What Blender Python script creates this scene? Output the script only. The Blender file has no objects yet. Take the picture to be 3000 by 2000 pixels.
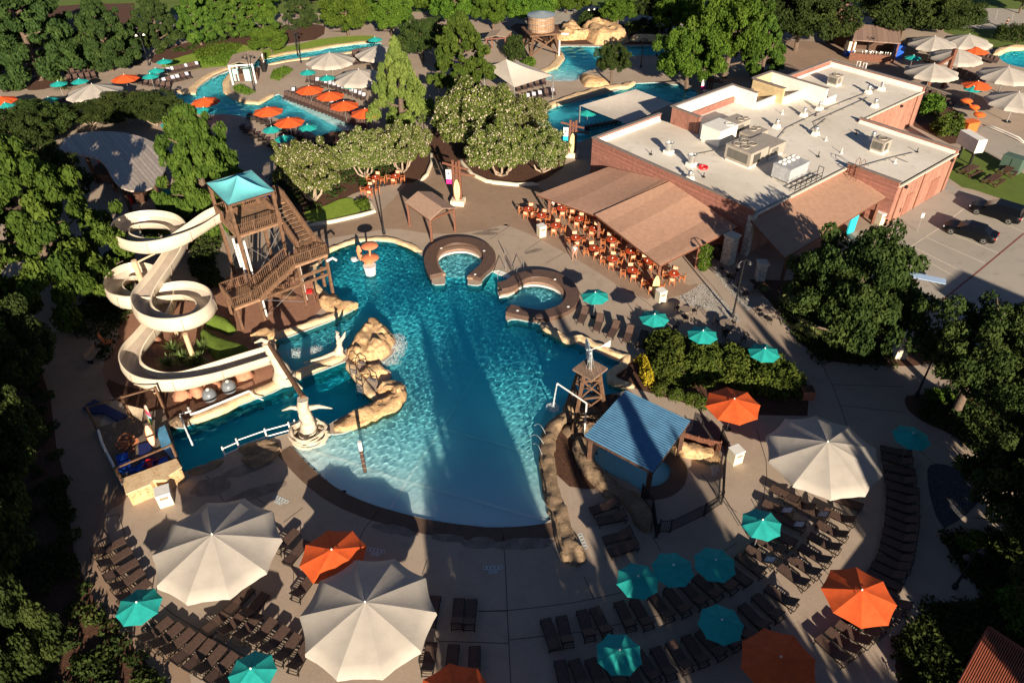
import bpy, bmesh, math, random
import numpy as np
from mathutils import Vector, Matrix, geometry, noise
R_ = math.radians
sc = bpy.context.scene
COL = sc.collection
random.seed(7)
# ------------------------------------------------------------------ camera
FPX, PITCH, ROLL, CH = 2180.0, R_(38.5), R_(-.65), 39.0
def cam_basis():
    cp, sp = math.cos(PITCH), math.sin(PITCH)
    r, f, u = np.array([1., 0, 0]), np.array([0, cp, -sp]), np.array([0, sp, cp])
    cr, sr = math.cos(ROLL), math.sin(ROLL)
    return np.stack([cr*r+sr*u, -sr*r+cr*u, -f], 1)
RB = cam_basis()
cd = bpy.data.cameras.new('camera'); cam = bpy.data.objects.new('camera', cd); COL.objects.link(cam)
cd.sensor_width = 36; cd.lens = 36*FPX/3000; cd.clip_end = 2000; cd.clip_start = .5
M4 = Matrix([list(RB[i])+[0] for i in range(3)]+[[0, 0, 0, 1]])
cam.matrix_world = Matrix.Translation((0, 0, CH)) @ M4
sc.camera = cam
# ------------------------------------------------------------------ light
SUN_EL, SUN_AZ = 18.0, 166.0
tosun = Vector((math.sin(R_(SUN_AZ))*math.cos(R_(SUN_EL)), math.cos(R_(SUN_AZ))*math.cos(R_(SUN_EL)), math.sin(R_(SUN_EL))))
sl = bpy.data.lights.new('sun', 'SUN'); sl.energy = 5.0; sl.angle = R_(.5); sl.color = (1, .85, .66)
sl.cycles.is_caustics_light = True
so = bpy.data.objects.new('sun', sl); COL.objects.link(so); so.rotation_euler = tosun.to_track_quat('Z', 'Y').to_euler()
W = bpy.data.worlds.new("World"); sc.world = W; W.use_nodes = True
wn = W.node_tree; bg = wn.nodes['Background']
sky = wn.nodes.new('ShaderNodeTexSky'); sky.sky_type = 'NISHITA'; sky.sun_disc = False
sky.sun_elevation = R_(SUN_EL); sky.sun_rotation = R_(SUN_AZ); sky.air_density = .4; sky.dust_density = .1
wn.links.new(sky.outputs[0], bg.inputs[0]); bg.inputs[1].default_value = .05
sc.view_settings.view_transform = 'Standard'; sc.view_settings.look = 'None'
sc.view_settings.exposure = .98; sc.view_settings.gamma = 1
sc.cycles.use_denoising = True; sc.cycles.max_bounces = 6; sc.cycles.transparent_max_bounces = 12
# ------------------------------------------------------------------ pixel -> ground helpers (surveying the photo)
def at(x, y, z=0.0):
    d = RB @ np.array([x-1500, 1000-y, -FPX]); t = (z-CH)/d[2]
    return Vector((d[0]*t, d[1]*t, z))
def pr(p):
    c = RB.T @ (np.array([p[0], p[1], p[2]-CH])); return 1500-FPX*c[0]/c[2], 1000+FPX*c[1]/c[2]
TX = {'0': 0, '1': 700, '2': 1400, '3': 2200}; TY = {'a': 0, 'b': 460, 'c': 960, 'd': 1460}
S = .34444
def T(tile, *pts):
    ox, oy = TX[tile[1]], TY[tile[0]]
    r = [(ox+p[0]*S, oy+p[1]*S) for p in pts]
    return r if len(r) > 1 else r[0]
def G(pts, z=0.0): return [at(p[0], p[1], z) for p in pts]
def hgt(b, ty):
    g = at(*b); lo, hi = 0., 36.
    for _ in range(40):
        m = (lo+hi)/2
        if pr((g.x, g.y, m))[1] > ty: lo = m
        else: hi = m
    return m
ORD = 'first second third fourth fifth sixth seventh eighth ninth tenth eleventh twelfth thirteenth fourteenth fifteenth sixteenth seventeenth eighteenth nineteenth twentieth'.split()
ORD += ['twenty-'+w for w in ORD[:9]]+['thirtieth']
# ------------------------------------------------------------------ materials
MATS = {}
def mat(name, col, rough=.8, var=.15, scale=3., bump=0., bscale=None, metal=0., coat=0., spec=None, kind='noise', col2=None, detail=4, trans=0.):
    if name in MATS: return MATS[name]
    m = bpy.data.materials.new(name); m.use_nodes = True; nt = m.node_tree; b = nt.nodes['Principled BSDF']
    b.inputs['Roughness'].default_value = rough; b.inputs['Metallic'].default_value = metal
    if spec is not None: b.inputs['Specular IOR Level'].default_value = spec
    if coat: b.inputs['Coat Weight'].default_value = coat; b.inputs['Coat Roughness'].default_value = .05
    tc = nt.nodes.new('ShaderNodeTexCoord')
    n = nt.nodes.new('ShaderNodeTexNoise'); n.inputs['Scale'].default_value = scale; n.inputs['Detail'].default_value = detail
    nt.links.new(tc.outputs['Object'], n.inputs['Vector'])
    cr = nt.nodes.new('ShaderNodeValToRGB'); e = cr.color_ramp.elements
    c2 = col2 or tuple(min(1, c*(1+var)) for c in col)
    c1 = tuple(c*(1-var) for c in col)
    e[0].position = .33; e[0].color = (*c1, 1); e[1].position = .67; e[1].color = (*c2, 1)
    nt.links.new(n.outputs[0], cr.inputs[0]); nt.links.new(cr.outputs[0], b.inputs['Base Color'])
    if bump:
        bn = nt.nodes.new('ShaderNodeBump'); bn.inputs['Strength'].default_value = bump; bn.inputs['Distance'].default_value = .05
        if kind == 'voronoi':
            v = nt.nodes.new('ShaderNodeTexVoronoi'); v.inputs['Scale'].default_value = bscale or scale
        else:
            v = nt.nodes.new('ShaderNodeTexNoise'); v.inputs['Scale'].default_value = bscale or scale*4; v.inputs['Detail'].default_value = 6
        nt.links.new(tc.outputs['Object'], v.inputs['Vector'])
        nt.links.new(v.outputs[0], bn.inputs['Height']); nt.links.new(bn.outputs[0], b.inputs['Normal'])
    if trans:
        tr = nt.nodes.new('ShaderNodeBsdfTranslucent'); nt.links.new(cr.outputs[0], tr.inputs[0])
        mx = nt.nodes.new('ShaderNodeMixShader'); mx.inputs[0].default_value = trans
        out = nt.nodes['Material Output']
        nt.links.new(b.outputs[0], mx.inputs[1]); nt.links.new(tr.outputs[0], mx.inputs[2]); nt.links.new(mx.outputs[0], out.inputs[0])
    MATS[name] = m; return m
def stripes(name, col, col2, axis, period, rough=.7, var=.1, bump=.6, duty=.5, sharp=.06, metal=0.):
    """boards / seams: a stripe pattern along a direction vector (object space)"""
    if name in MATS: return MATS[name]
    m = mat(name, col, rough, var, 2.5, metal=metal); nt = m.node_tree; b = nt.nodes['Principled BSDF']
    tc = [n for n in nt.nodes if n.type == 'TEX_COORD'][0]; cr = [n for n in nt.nodes if n.type == 'VALTORGB'][0]
    dt = nt.nodes.new('ShaderNodeVectorMath'); dt.operation = 'DOT_PRODUCT'; dt.inputs[1].default_value = axis
    nt.links.new(tc.outputs['Object'], dt.inputs[0])
    dv = nt.nodes.new('ShaderNodeMath'); dv.operation = 'DIVIDE'; dv.inputs[1].default_value = period; nt.links.new(dt.outputs['Value'], dv.inputs[0])
    fr = nt.nodes.new('ShaderNodeMath'); fr.operation = 'FRACT'; nt.links.new(dv.outputs[0], fr.inputs[0])
    rp = nt.nodes.new('ShaderNodeValToRGB'); e = rp.color_ramp.elements
    e[0].position = duty; e[0].color = (0, 0, 0, 1); e[1].position = min(.99, duty+sharp); e[1].color = (1, 1, 1, 1)
    nt.links.new(fr.outputs[0], rp.inputs[0])
    # board to board tone
    fl = nt.nodes.new('ShaderNodeMath'); fl.operation = 'FLOOR'; nt.links.new(dv.outputs[0], fl.inputs[0])
    wh = nt.nodes.new('ShaderNodeTexWhiteNoise'); wh.noise_dimensions = '1D'; nt.links.new(fl.outputs[0], wh.inputs['W'])
    mr = nt.nodes.new('ShaderNodeMapRange'); mr.inputs[3].default_value = .85; mr.inputs[4].default_value = 1.12; nt.links.new(wh.outputs['Value'], mr.inputs[0])
    ml = nt.nodes.new('ShaderNodeMix'); ml.data_type = 'RGBA'; ml.blend_type = 'MULTIPLY'; ml.inputs[0].default_value = 1
    nt.links.new(cr.outputs[0], ml.inputs[6]); nt.links.new(mr.outputs[0], ml.inputs[7])
    mx = nt.nodes.new('ShaderNodeMix'); mx.data_type = 'RGBA'; nt.links.new(rp.outputs[0], mx.inputs[0])
    nt.links.new(ml.outputs[2], mx.inputs[6]); mx.inputs[7].default_value = (*col2, 1)
    nt.links.new(mx.outputs[2], b.inputs['Base Color'])
    bn = nt.nodes.new('ShaderNodeBump'); bn.inputs['Strength'].default_value = bump; bn.inputs['Distance'].default_value = .03; bn.invert = True
    nt.links.new(rp.outputs[0], bn.inputs['Height']); nt.links.new(bn.outputs[0], b.inputs['Normal'])
    return m
def layered(name, base, layers, rough=.85, bump=.15, bscale=8):
    """base colour with several multiply/mix noise layers: (scale, lo, hi, colour, factor)"""
    if name in MATS: return MATS[name]
    m = bpy.data.materials.new(name); m.use_nodes = True; nt = m.node_tree; b = nt.nodes['Principled BSDF']
    b.inputs['Roughness'].default_value = rough; b.inputs['Specular IOR Level'].default_value = .3
    tc = nt.nodes.new('ShaderNodeTexCoord'); cur = None
    for (s, lo, hi, col, fac, typ) in layers:
        if typ == 'v':
            n = nt.nodes.new('ShaderNodeTexVoronoi'); n.inputs['Scale'].default_value = s; src = n.outputs['Distance']
        elif typ == 'e':
            n = nt.nodes.new('ShaderNodeTexVoronoi'); n.feature = 'DISTANCE_TO_EDGE'; n.inputs['Scale'].default_value = s; src = n.outputs['Distance']
        else:
            n = nt.nodes.new('ShaderNodeTexNoise'); n.inputs['Scale'].default_value = s; n.inputs['Detail'].default_value = 6; n.inputs['Roughness'].default_value = .62; src = n.outputs[0]
        nt.links.new(tc.outputs['Object'], n.inputs['Vector'])
        mr = nt.nodes.new('ShaderNodeMapRange'); mr.inputs[1].default_value = lo; mr.inputs[2].default_value = hi; mr.inputs[4].default_value = fac
        nt.links.new(src, mr.inputs[0])
        mx = nt.nodes.new('ShaderNodeMix'); mx.data_type = 'RGBA'; nt.links.new(mr.outputs[0], mx.inputs[0])
        if cur is None: mx.inputs[6].default_value = (*base, 1)
        else: nt.links.new(cur, mx.inputs[6])
        mx.inputs[7].default_value = (*col, 1); cur = mx.outputs[2]
    nt.links.new(cur, b.inputs['Base Color'])
    bn = nt.nodes.new('ShaderNodeBump'); bn.inputs['Strength'].default_value = bump; bn.inputs['Distance'].default_value = .04
    v = nt.nodes.new('ShaderNodeTexNoise'); v.inputs['Scale'].default_value = bscale; v.inputs['Detail'].default_value = 6
    nt.links.new(tc.outputs['Object'], v.inputs['Vector']); nt.links.new(v.outputs[0], bn.inputs['Height']); nt.links.new(bn.outputs[0], b.inputs['Normal'])
    MATS[name] = m; return m
deckM = layered('deck_concrete', (.42, .335, .265), [(.11, .42, .7, (.32, .25, .195), .8, 'n'), (.7, .5, .72, (.30, .24, .19), .6, 'n'), (6, .5, .75, (.55, .46, .38), .35, 'n'), (22, .55, .7, (.3, .24, .19), .3, 'n')])
pathM = layered('brown_concrete', (.33, .23, .165), [(.2, .4, .7, (.25, .17, .12), .8, 'n'), (1.5, .5, .75, (.2, .135, .1), .5, 'n'), (20, .5, .7, (.38, .29, .22), .3, 'n')])
parkM = layered('parking_concrete', (.40, .36, .31), [(.15, .4, .7, (.33, .3, .26), .8, 'n'), (.8, .55, .72, (.24, .21, .18), .6, 'n'), (14, .5, .75, (.46, .42, .36), .3, 'n')])
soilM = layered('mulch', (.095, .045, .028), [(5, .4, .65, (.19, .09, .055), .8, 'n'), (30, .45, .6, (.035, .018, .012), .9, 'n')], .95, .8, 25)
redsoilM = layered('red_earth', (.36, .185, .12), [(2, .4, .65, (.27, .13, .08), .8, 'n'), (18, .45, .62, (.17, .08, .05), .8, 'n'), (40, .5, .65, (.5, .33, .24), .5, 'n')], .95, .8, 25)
grassM = layered('lawn', (.10, .15, .022), [(.5, .4, .65, (.075, .115, .02), .8, 'n'), (25, .45, .6, (.16, .22, .04), .6, 'n')], .95, .6, 30)
limeM = layered('bright_lawn', (.21, .30, .03), [(1.5, .4, .65, (.13, .22, .02), .8, 'n'), (25, .45, .6, (.28, .38, .06), .6, 'n')], .95, .6, 30)
gravelM = layered('river_stones', (.07, .065, .06), [(7, .02, .16, (.66, .62, .56), 1, 'e'), (1.5, .45, .6, (.3, .25, .2), .4, 'n')], .8, .9, 14)
darkgravelM = layered('dark_stones', (.04, .04, .045), [(8, .05, .4, (.16, .16, .18), 1, 'e')], .8, .9, 14)
bandM = layered('brown_pavers', (.135, .085, .06), [(1.2, .4, .65, (.10, .063, .045), .8, 'n'), (14, .5, .7, (.19, .13, .095), .5, 'n')], .7, .2, 12)
rockM = layered('sandstone', (.64, .42, .22), [(.8, .4, .62, (.48, .28, .13), .8, 'n'), (2.2, .0, .09, (.64, .42, .22), .0, 'e'), (3.5, .5, .66, (.24, .13, .065), .8, 'n'), (9, .5, .7, (.78, .6, .4), .5, 'n')], .9, 1.0, 7)
copeM = layered('cream_coping', (.72, .54, .33), [(1.5, .45, .65, (.55, .36, .2), .7, 'n'), (8, .5, .7, (.4, .25, .13), .5, 'n')], .85, .7, 7)
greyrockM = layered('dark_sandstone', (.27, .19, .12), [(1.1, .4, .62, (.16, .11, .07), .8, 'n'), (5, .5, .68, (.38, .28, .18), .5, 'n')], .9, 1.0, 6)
driftM = layered('pale_driftwood', (.66, .57, .45), [(2, .45, .65, (.45, .36, .26), .7, 'n'), (9, .5, .68, (.28, .2, .14), .5, 'n')], .85, .8, 8)
whitewallM = layered('cream_wall', (.72, .64, .5), [(3, .45, .65, (.6, .5, .36), .6, 'n')], .85, .5, 8)
woodM = mat('weathered_wood', (.145, .077, .042), .8, .3, 4, .4, 20)
woodM2 = mat('stair_wood', (.22, .125, .07), .8, .3, 6, .4, 20)
darkwoodM = mat('dark_wood', (.085, .04, .024), .7, .3, 5, .3, 20)
redwoodM = mat('red_brown_wood', (.16, .062, .035), .7, .25, 5, .3, 20)
blackM = mat('black_metal', (.014, .014, .016), .45, .2, 5)
chairframeM = mat('dark_bronze_frame', (.016, .012, .01), .5, .2, 5)
slingM = mat('brown_sling', (.095, .055, .042), .75, .18, 7)
slingM2 = mat('dusk_brown_sling', (.10, .06, .05), .75, .2, 7)
whiteM = mat('white_paint', (.78, .77, .74), .5, .05, 4)
pvcM = mat('white_pipe', (.8, .78, .74), .35, .05, 4)
steelM = mat('galvanised_steel', (.62, .62, .6), .38, .12, 3, metal=.8)
chromeM = mat('stainless', (.75, .75, .75), .15, .05, 3, metal=1)
tealM = mat('teal_canvas', (.012, .40, .37), .8, .1, 3, .1, 40, trans=.15)
orangeM = mat('orange_canvas', (.80, .12, .022), .8, .1, 3, .1, 40, trans=.15)
canvasM = mat('off_white_canvas', (.46, .42, .37), .85, .05, 1.5, .15, 6, trans=.12)
sailM = mat('white_shade_cloth', (.62, .56, .49), .85, .05, 1.5, .1, 8, trans=.12)
turqM = mat('turquoise_canvas', (.15, .56, .60), .7, .06, 2, .1, 10)
navyM = mat('navy_vinyl', (.012, .02, .11), .6, .1, 3)
blueM = mat('blue_plastic', (.01, .09, .50), .4, .1, 3)
redM = mat('red_plastic', (.70, .02, .025), .4, .1, 3)
yellowM = mat('pale_yellow_board', (.78, .70, .33), .4, .05, 3)
slideM = mat('cream_fibreglass', (.66, .575, .45), .38, .05, 1.2)
slideinM = mat('shade_grey_channel', (.42, .35, .29), .3, .08, 1.5)  # grey colour stands for the shade inside the chute
awnM = stripes('terracotta_awning', (.48, .28, .19), (.40, .225, .15), (.625, -.78, 0), 1.9, .85, .09, .25, .965, .02)
greyroofM = stripes('grey_ribbed_roof', (.42, .36, .31), (.3, .26, .22), (.8, .6, 0), .42, .5, .12, .5, .8, .1)
skinM = mat('skin', (.5, .28, .19), .6, .05, 3)
waterlineM = mat('pool_tile', (.35, .42, .42), .4, .2, 12)
plasterM = layered('pool_plaster', (.78, .90, .93), [(.25, .4, .65, (.72, .86, .90), .8, 'n'), (2, .5, .7, (.82, .92, .94), .5, 'n')], .9, .05, 5)
# ------------------------------------------------------------------ object helpers
def tag(o, label=None, cat=None, group=None, kind=None):
    if label: o['label'] = label
    if cat: o['category'] = cat
    if group: o['group'] = group
    if kind: o['kind'] = kind
    return o
def thing(name, label, cat, loc=(0, 0, 0), rz=0., group=None):
    o = bpy.data.objects.new(name, None); COL.objects.link(o); o.empty_display_size = .2
    o.location = loc; o.rotation_euler = (0, 0, rz); return tag(o, label, cat, group)
def kids(o): return [c for c in ALLP.get(o.name, [])]
ALLP = {}
def setp(c, p):
    c.parent = p; ALLP.setdefault(p.name, []).append(c)
def dup(root, loc, rz=0., label=None, group=None, scale=None):
    def cp(o, par):
        c = o.copy(); COL.objects.link(c)
        if par is not None: setp(c, par)
        for ch in kids(o): cp(ch, c)
        return c
    r = cp(root, None); r.location = loc; r.rotation_euler = (0, 0, rz)
    if scale is not None: r.scale = scale
    if label: r['label'] = label
    if group: r['group'] = group
    return r
class MB:
    def __init__(s): s.v = []; s.f = []
    def add(s, vs, fs):
        n = len(s.v); s.v += [tuple(v) for v in vs]; s.f += [tuple(i+n for i in f) for f in fs]; return s
    def box(s, c, d, rz=0., m=None):
        x, y, z = d[0]/2, d[1]/2, d[2]/2
        vs = [Vector((i*x, j*y, k*z)) for k in (-1, 1) for i, j in ((-1, -1), (1, -1), (1, 1), (-1, 1))]
        mm = Matrix.Translation(c) @ Matrix.Rotation(rz, 4, 'Z')
        if m is not None: mm = Matrix.Translation(c) @ m
        return s.add([mm @ v for v in vs], [(3, 2, 1, 0), (4, 5, 6, 7), (0, 1, 5, 4), (1, 2, 6, 5), (2, 3, 7, 6), (3, 0, 4, 7)])
    def bar(s, a, b, w, h=None, up=(0, 0, 1)):
        a, b = Vector(a), Vector(b); d = b-a; L = d.length
        if L < 1e-6: return s
        x = d/L; u = Vector(up)
        if abs(x.dot(u)) > .98: u = Vector((0, 1, 0))
        y = u.cross(x).normalized(); z = x.cross(y)
        m = Matrix((x, y, z)).transposed().to_4x4()
        return s.box((a+b)/2, (L, w, h or w), m=m)
    def tube(s, pts, r, n=8, close=True):
        pts = [Vector(p) for p in pts]; k = len(pts); rs = r if isinstance(r, (list, tuple)) else [r]*k
        vs = []
        for i, p in enumerate(pts):
            d = (pts[min(i+1, k-1)]-pts[max(i-1, 0)]).normalized()
            u = Vector((0, 0, 1)) if abs(d.z) < .95 else Vector((0, 1, 0))
            a = u.cross(d).normalized(); b = d.cross(a)
            vs += [p+(a*math.cos(t)+b*math.sin(t))*rs[i] for t in [2*math.pi*j/n for j in range(n)]]
        fs = [(i*n+j, i*n+(j+1) % n, (i+1)*n+(j+1) % n, (i+1)*n+j) for i in range(k-1) for j in range(n)]
        if close: fs += [tuple(range(n))[::-1], tuple((k-1)*n+j for j in range(n))]
        return s.add(vs, fs)
    def lathe(s, prof, n=16, c=(0, 0, 0)):
        c = Vector(c); vs = [c+Vector((r*math.cos(2*math.pi*j/n), r*math.sin(2*math.pi*j/n), z)) for r, z in prof for j in range(n)]
        fs = [(i*n+j, i*n+(j+1) % n, (i+1)*n+(j+1) % n, (i+1)*n+j) for i in range(len(prof)-1) for j in range(n)]
        fs += [tuple(range(n))[::-1], tuple((len(prof)-1)*n+j for j in range(n))]
        return s.add(vs, fs)
    def prism(s, poly, z0, z1):
        n = len(poly); ar = sum(poly[i][0]*poly[(i+1) % n][1]-poly[(i+1) % n][0]*poly[i][1] for i in range(n))
        if ar < 0: poly = poly[::-1]
        vs = [(p[0], p[1], z0) for p in poly]+[(p[0], p[1], z1) for p in poly]
        tr = geometry.tessellate_polygon([[Vector((p[0], p[1], 0)) for p in poly]])
        fs = [(i, (i+1) % n, n+(i+1) % n, n+i) for i in range(n)]
        for t in tr:
            a, b, c = t
            cr = (poly[b][0]-poly[a][0])*(poly[c][1]-poly[a][1])-(poly[b][1]-poly[a][1])*(poly[c][0]-poly[a][0])
            if cr < 0: b, c = c, b
            fs += [(n+a, n+b, n+c), (a, c, b)]
        return s.add(vs, fs)
    def quad(s, a, b, c, d): return s.add([a, b, c, d], [(0, 1, 2, 3)])
    def build(s, name, m, parent=None, smooth=False, bevel=0.):
        me = bpy.data.meshes.new(name); me.from_pydata(s.v, [], s.f); me.materials.append(m); me.validate()
        if smooth:
            me.polygons.foreach_set('use_smooth', [True]*len(me.polygons))
            try: me.set_sharp_from_angle(angle=R_(40))
            except Exception: pass
        o = bpy.data.objects.new(name, me); COL.objects.link(o)
        if parent is not None: setp(o, parent)
        if bevel:
            b = o.modifiers.new('b', 'BEVEL'); b.width = bevel; b.segments = 2; b.limit_method = 'ANGLE'
        return o
def build_parts(mb, name, m, parent):
    """each connected piece becomes a part of its own"""
    par = list(range(len(mb.v)))
    def f(i):
        while par[i] != i: par[i] = par[par[i]]; i = par[i]
        return i
    for fc in mb.f:
        for q in fc[1:]: par[f(q)] = f(fc[0])
    gr = {}
    for fc in mb.f: gr.setdefault(f(fc[0]), []).append(fc)
    for fs in gr.values():
        ids = sorted({i for fc in fs for i in fc}); ix = {v: k for k, v in enumerate(ids)}; q = MB(); q.add([mb.v[i] for i in ids], [tuple(ix[i] for i in fc) for fc in fs]); q.build(name, m, parent)
def npmesh(name, v, f, m, parent=None, smooth=False):
    me = bpy.data.meshes.new(name); v = np.asarray(v, np.float32); f = np.asarray(f, np.int32)
    me.vertices.add(len(v)); me.vertices.foreach_set('co', v.ravel())
    k = f.shape[1]; me.loops.add(f.size); me.loops.foreach_set('vertex_index', f.ravel())
    me.polygons.add(len(f)); me.polygons.foreach_set('loop_start', np.arange(0, f.size, k, dtype=np.int32))
    me.polygons.foreach_set('use_smooth', np.full(len(f), smooth)); me.update(calc_edges=True); me.materials.append(m)
    o = bpy.data.objects.new(name, me); COL.objects.link(o)
    if parent is not None: setp(o, parent)
    return o
def smooth_poly(p, it=2, closed=True):
    p = [Vector(q) for q in p]
    for _ in range(it):
        n = len(p); r = []
        rng = range(n) if closed else range(n-1)
        if not closed: r.append(p[0])
        for i in rng:
            a, b = p[i], p[(i+1) % n]
            r += [a*.75+b*.25, a*.25+b*.75]
        if not closed: r.append(p[-1])
        p = r
    return p
def sheet(name, poly, z, m, holes=(), **kw):
    loops = [[Vector((q[0], q[1], 0)) for q in poly]]+[[Vector((q[0], q[1], 0)) for q in h] for h in holes]
    tr = geometry.tessellate_polygon(loops); vs = [(q.x, q.y, z) for l in loops for q in l]; fs = []
    for a, b, c in tr:
        cr = (vs[b][0]-vs[a][0])*(vs[c][1]-vs[a][1])-(vs[b][1]-vs[a][1])*(vs[c][0]-vs[a][0])
        fs.append((a, b, c) if cr > 0 else (a, c, b))
    mb = MB(); mb.add(vs, fs); o = mb.build(name, m); return tag(o, **({'kind': 'structure'} | kw))
def offset_pts(p, d, closed=False):
    n = len(p); r = []
    for i in range(n):
        a = p[(i-1) % n] if closed or i > 0 else p[i]; b = p[(i+1) % n] if closed or i < n-1 else p[i]
        t = Vector((b[0]-a[0], b[1]-a[1], 0)); t.normalize(); r.append(Vector((p[i][0]-t.y*d, p[i][1]+t.x*d, 0)))
    return r
def sweep(mb, path, prof, closed=False, cap=True):
    """prof: list of (side offset, height) making a closed ring; path: list of Vectors (z used as base)"""
    n = len(path); k = len(prof); vs = []
    for i in range(n):
        a = path[(i-1) % n] if closed or i > 0 else path[i]; b = path[(i+1) % n] if closed or i < n-1 else path[i]
        t = Vector((b[0]-a[0], b[1]-a[1], 0)); t.normalize(); nx = Vector((-t.y, t.x, 0))
        vs += [Vector((path[i][0], path[i][1], path[i][2]))+nx*o+Vector((0, 0, h)) for o, h in prof]
    fs = []
    for i in range(n if closed else n-1):
        j = (i+1) % n
        fs += [(i*k+q, j*k+q, j*k+(q+1) % k, i*k+(q+1) % k) for q in range(k)]
    if cap and not closed: fs += [tuple(range(k)), tuple((n-1)*k+q for q in range(k))[::-1]]
    return mb.add(vs, fs)
def resample(p, step, closed=False):
    p = [Vector(q) for q in p]; q = p+[p[0]] if closed else p; out = [q[0]]; acc = 0
    for a, b in zip(q, q[1:]):
        L = (b-a).length
        k = max(1, int(round(L/step)))
        for i in range(1, k+1): out.append(a.lerp(b, i/k))
    return out[:-1] if closed else out
def rockwall(name, path, w, h, m, parent=None, amp=.18, seed=0, closed=False, step=.2, base=-.6, wf=None):
    """a rounded, lumpy rock wall swept along a path"""
    path = resample(path, step, closed); n = len(path); prof = []
    K = 17
    for q in range(K):
        t = q/(K-1); a = math.pi*t; c, s2 = math.cos(a), math.sin(a)
        prof.append((c, s2))
    vs = []
    for i in range(n):
        a = path[(i-1) % n] if closed or i > 0 else path[i]; b = path[(i+1) % n] if closed or i < n-1 else path[i]
        t = Vector((b[0]-a[0], b[1]-a[1], 0)); t.normalize(); nx = Vector((-t.y, t.x, 0))
        e = 1.0 if closed else min(1, .35+min(i, n-1-i)*step/max(w, .4))
        ww = w*(wf(i/(n-1)) if wf else 1)
        for c, s2 in prof:
            o = (abs(c)**.6)*(1 if c > 0 else -1)*ww/2*e; z = base+(h*e-base)*(s2**.45)
            p = Vector((path[i].x, path[i].y, 0))+nx*o+Vector((0, 0, z))
            d = noise.noise_vector(Vector((p.x*.9+seed, p.y*.9, p.z*1.6)))*amp+noise.noise_vector(Vector((p.x*2.6, p.y*2.6+seed, p.z*3)))*amp*.45
            ch = noise.cell(Vector((p.x*1.3+seed, p.y*1.3, 0)))*amp*.5*s2
            q_ = p+d+Vector((0, 0, ch))
            if h > .4: f_ = q_.z/.24-math.floor(q_.z/.24); q_ += nx*(o_ if 0 else (1 if c > 0 else -1))*(.07 if f_ > .5 else -.05)*min(1, abs(c)*2)
            vs.append(q_)
    k = K; fs = []
    for i in range(n if closed else n-1):
        j = (i+1) % n
        fs += [(i*k+q, j*k+q, j*k+q+1, i*k+q+1) for q in range(k-1)]
    if not closed: fs += [tuple(range(k)), tuple((n-1)*k+q for q in range(k))[::-1]]
    mb = MB(); mb.add(vs, fs); o = mb.build(name, m, parent, smooth=True)
    return o
def inpoly(X, Y, poly):
    P = np.array([(q[0], q[1]) for q in poly]); ins = np.zeros(X.shape, bool); j = len(P)-1
    for i in range(len(P)):
        xi, yi, xj, yj = P[i, 0], P[i, 1], P[j, 0], P[j, 1]
        if yi != yj:
            c = ((yi > Y) != (yj > Y)) & (X < (xj-xi)*(Y-yi)/(yj-yi)+xi); ins ^= c
        j = i
    return ins
def distpoly(X, Y, poly, closed=True):
    P = np.array([(q[0], q[1]) for q in poly]); D = np.full(X.shape, 1e9); n = len(P)
    for i in range(n if closed else n-1):
        a, b = P[i], P[(i+1) % n]; ab = b-a; L = max((ab**2).sum(), 1e-9)
        t = np.clip(((X-a[0])*ab[0]+(Y-a[1])*ab[1])/L, 0, 1)
        D = np.minimum(D, np.hypot(X-a[0]-t*ab[0], Y-a[1]-t*ab[1]))
    return D
def blob(name, poly, h, m, parent=None, res=.3, edge=1.0, amp=.3, freq=.8, z0=-.3, seed=0, power=.5, terr=0.):
    """a mound filling an outline: height rises from the edge; lumpy"""
    poly = [Vector(q) for q in poly]; xs = [q.x for q in poly]; ys = [q.y for q in poly]
    X, Y = np.meshgrid(np.arange(min(xs)-res, max(xs)+res*2, res), np.arange(min(ys)-res, max(ys)+res*2, res))
    ins = inpoly(X, Y, poly); D = distpoly(X, Y, poly); D[~ins] = 0
    t = np.clip(D/edge, 0, 1); Z = z0+(h-z0)*(1-(1-t)**2)**power
    nz = np.array([[noise.noise(Vector((x*freq+seed, y*freq, seed)))+.5*noise.noise(Vector((x*freq*2.7, y*freq*2.7, seed+5))) for x, y in zip(r1, r2)] for r1, r2 in zip(X, Y)])
    Z = Z+nz*amp*(t > 0)
    if terr:
        Q = Z+.10*np.sin(X*2.1+Y*1.3); f_ = Q/terr-np.floor(Q/terr); Z = Z+(np.clip(f_*3-1, 0, 1)-f_)*terr*.8+.03*np.sin(X*9+Y*5)*(t > 0)
    ny, nx = X.shape; I, J = np.meshgrid(np.arange(nx-1), np.arange(ny-1)); q = J*nx+I
    keep = (ins[:-1, :-1] | ins[1:, :-1] | ins[:-1, 1:] | ins[1:, 1:])
    F = np.stack([q, q+1, q+nx+1, q+nx], -1)[keep]
    u, inv = np.unique(F, return_inverse=True)
    V = np.stack([X, Y, Z], -1).reshape(-1, 3)[u]
    return npmesh(name, V, inv.reshape(-1, 4), m, parent, smooth=True)
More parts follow.
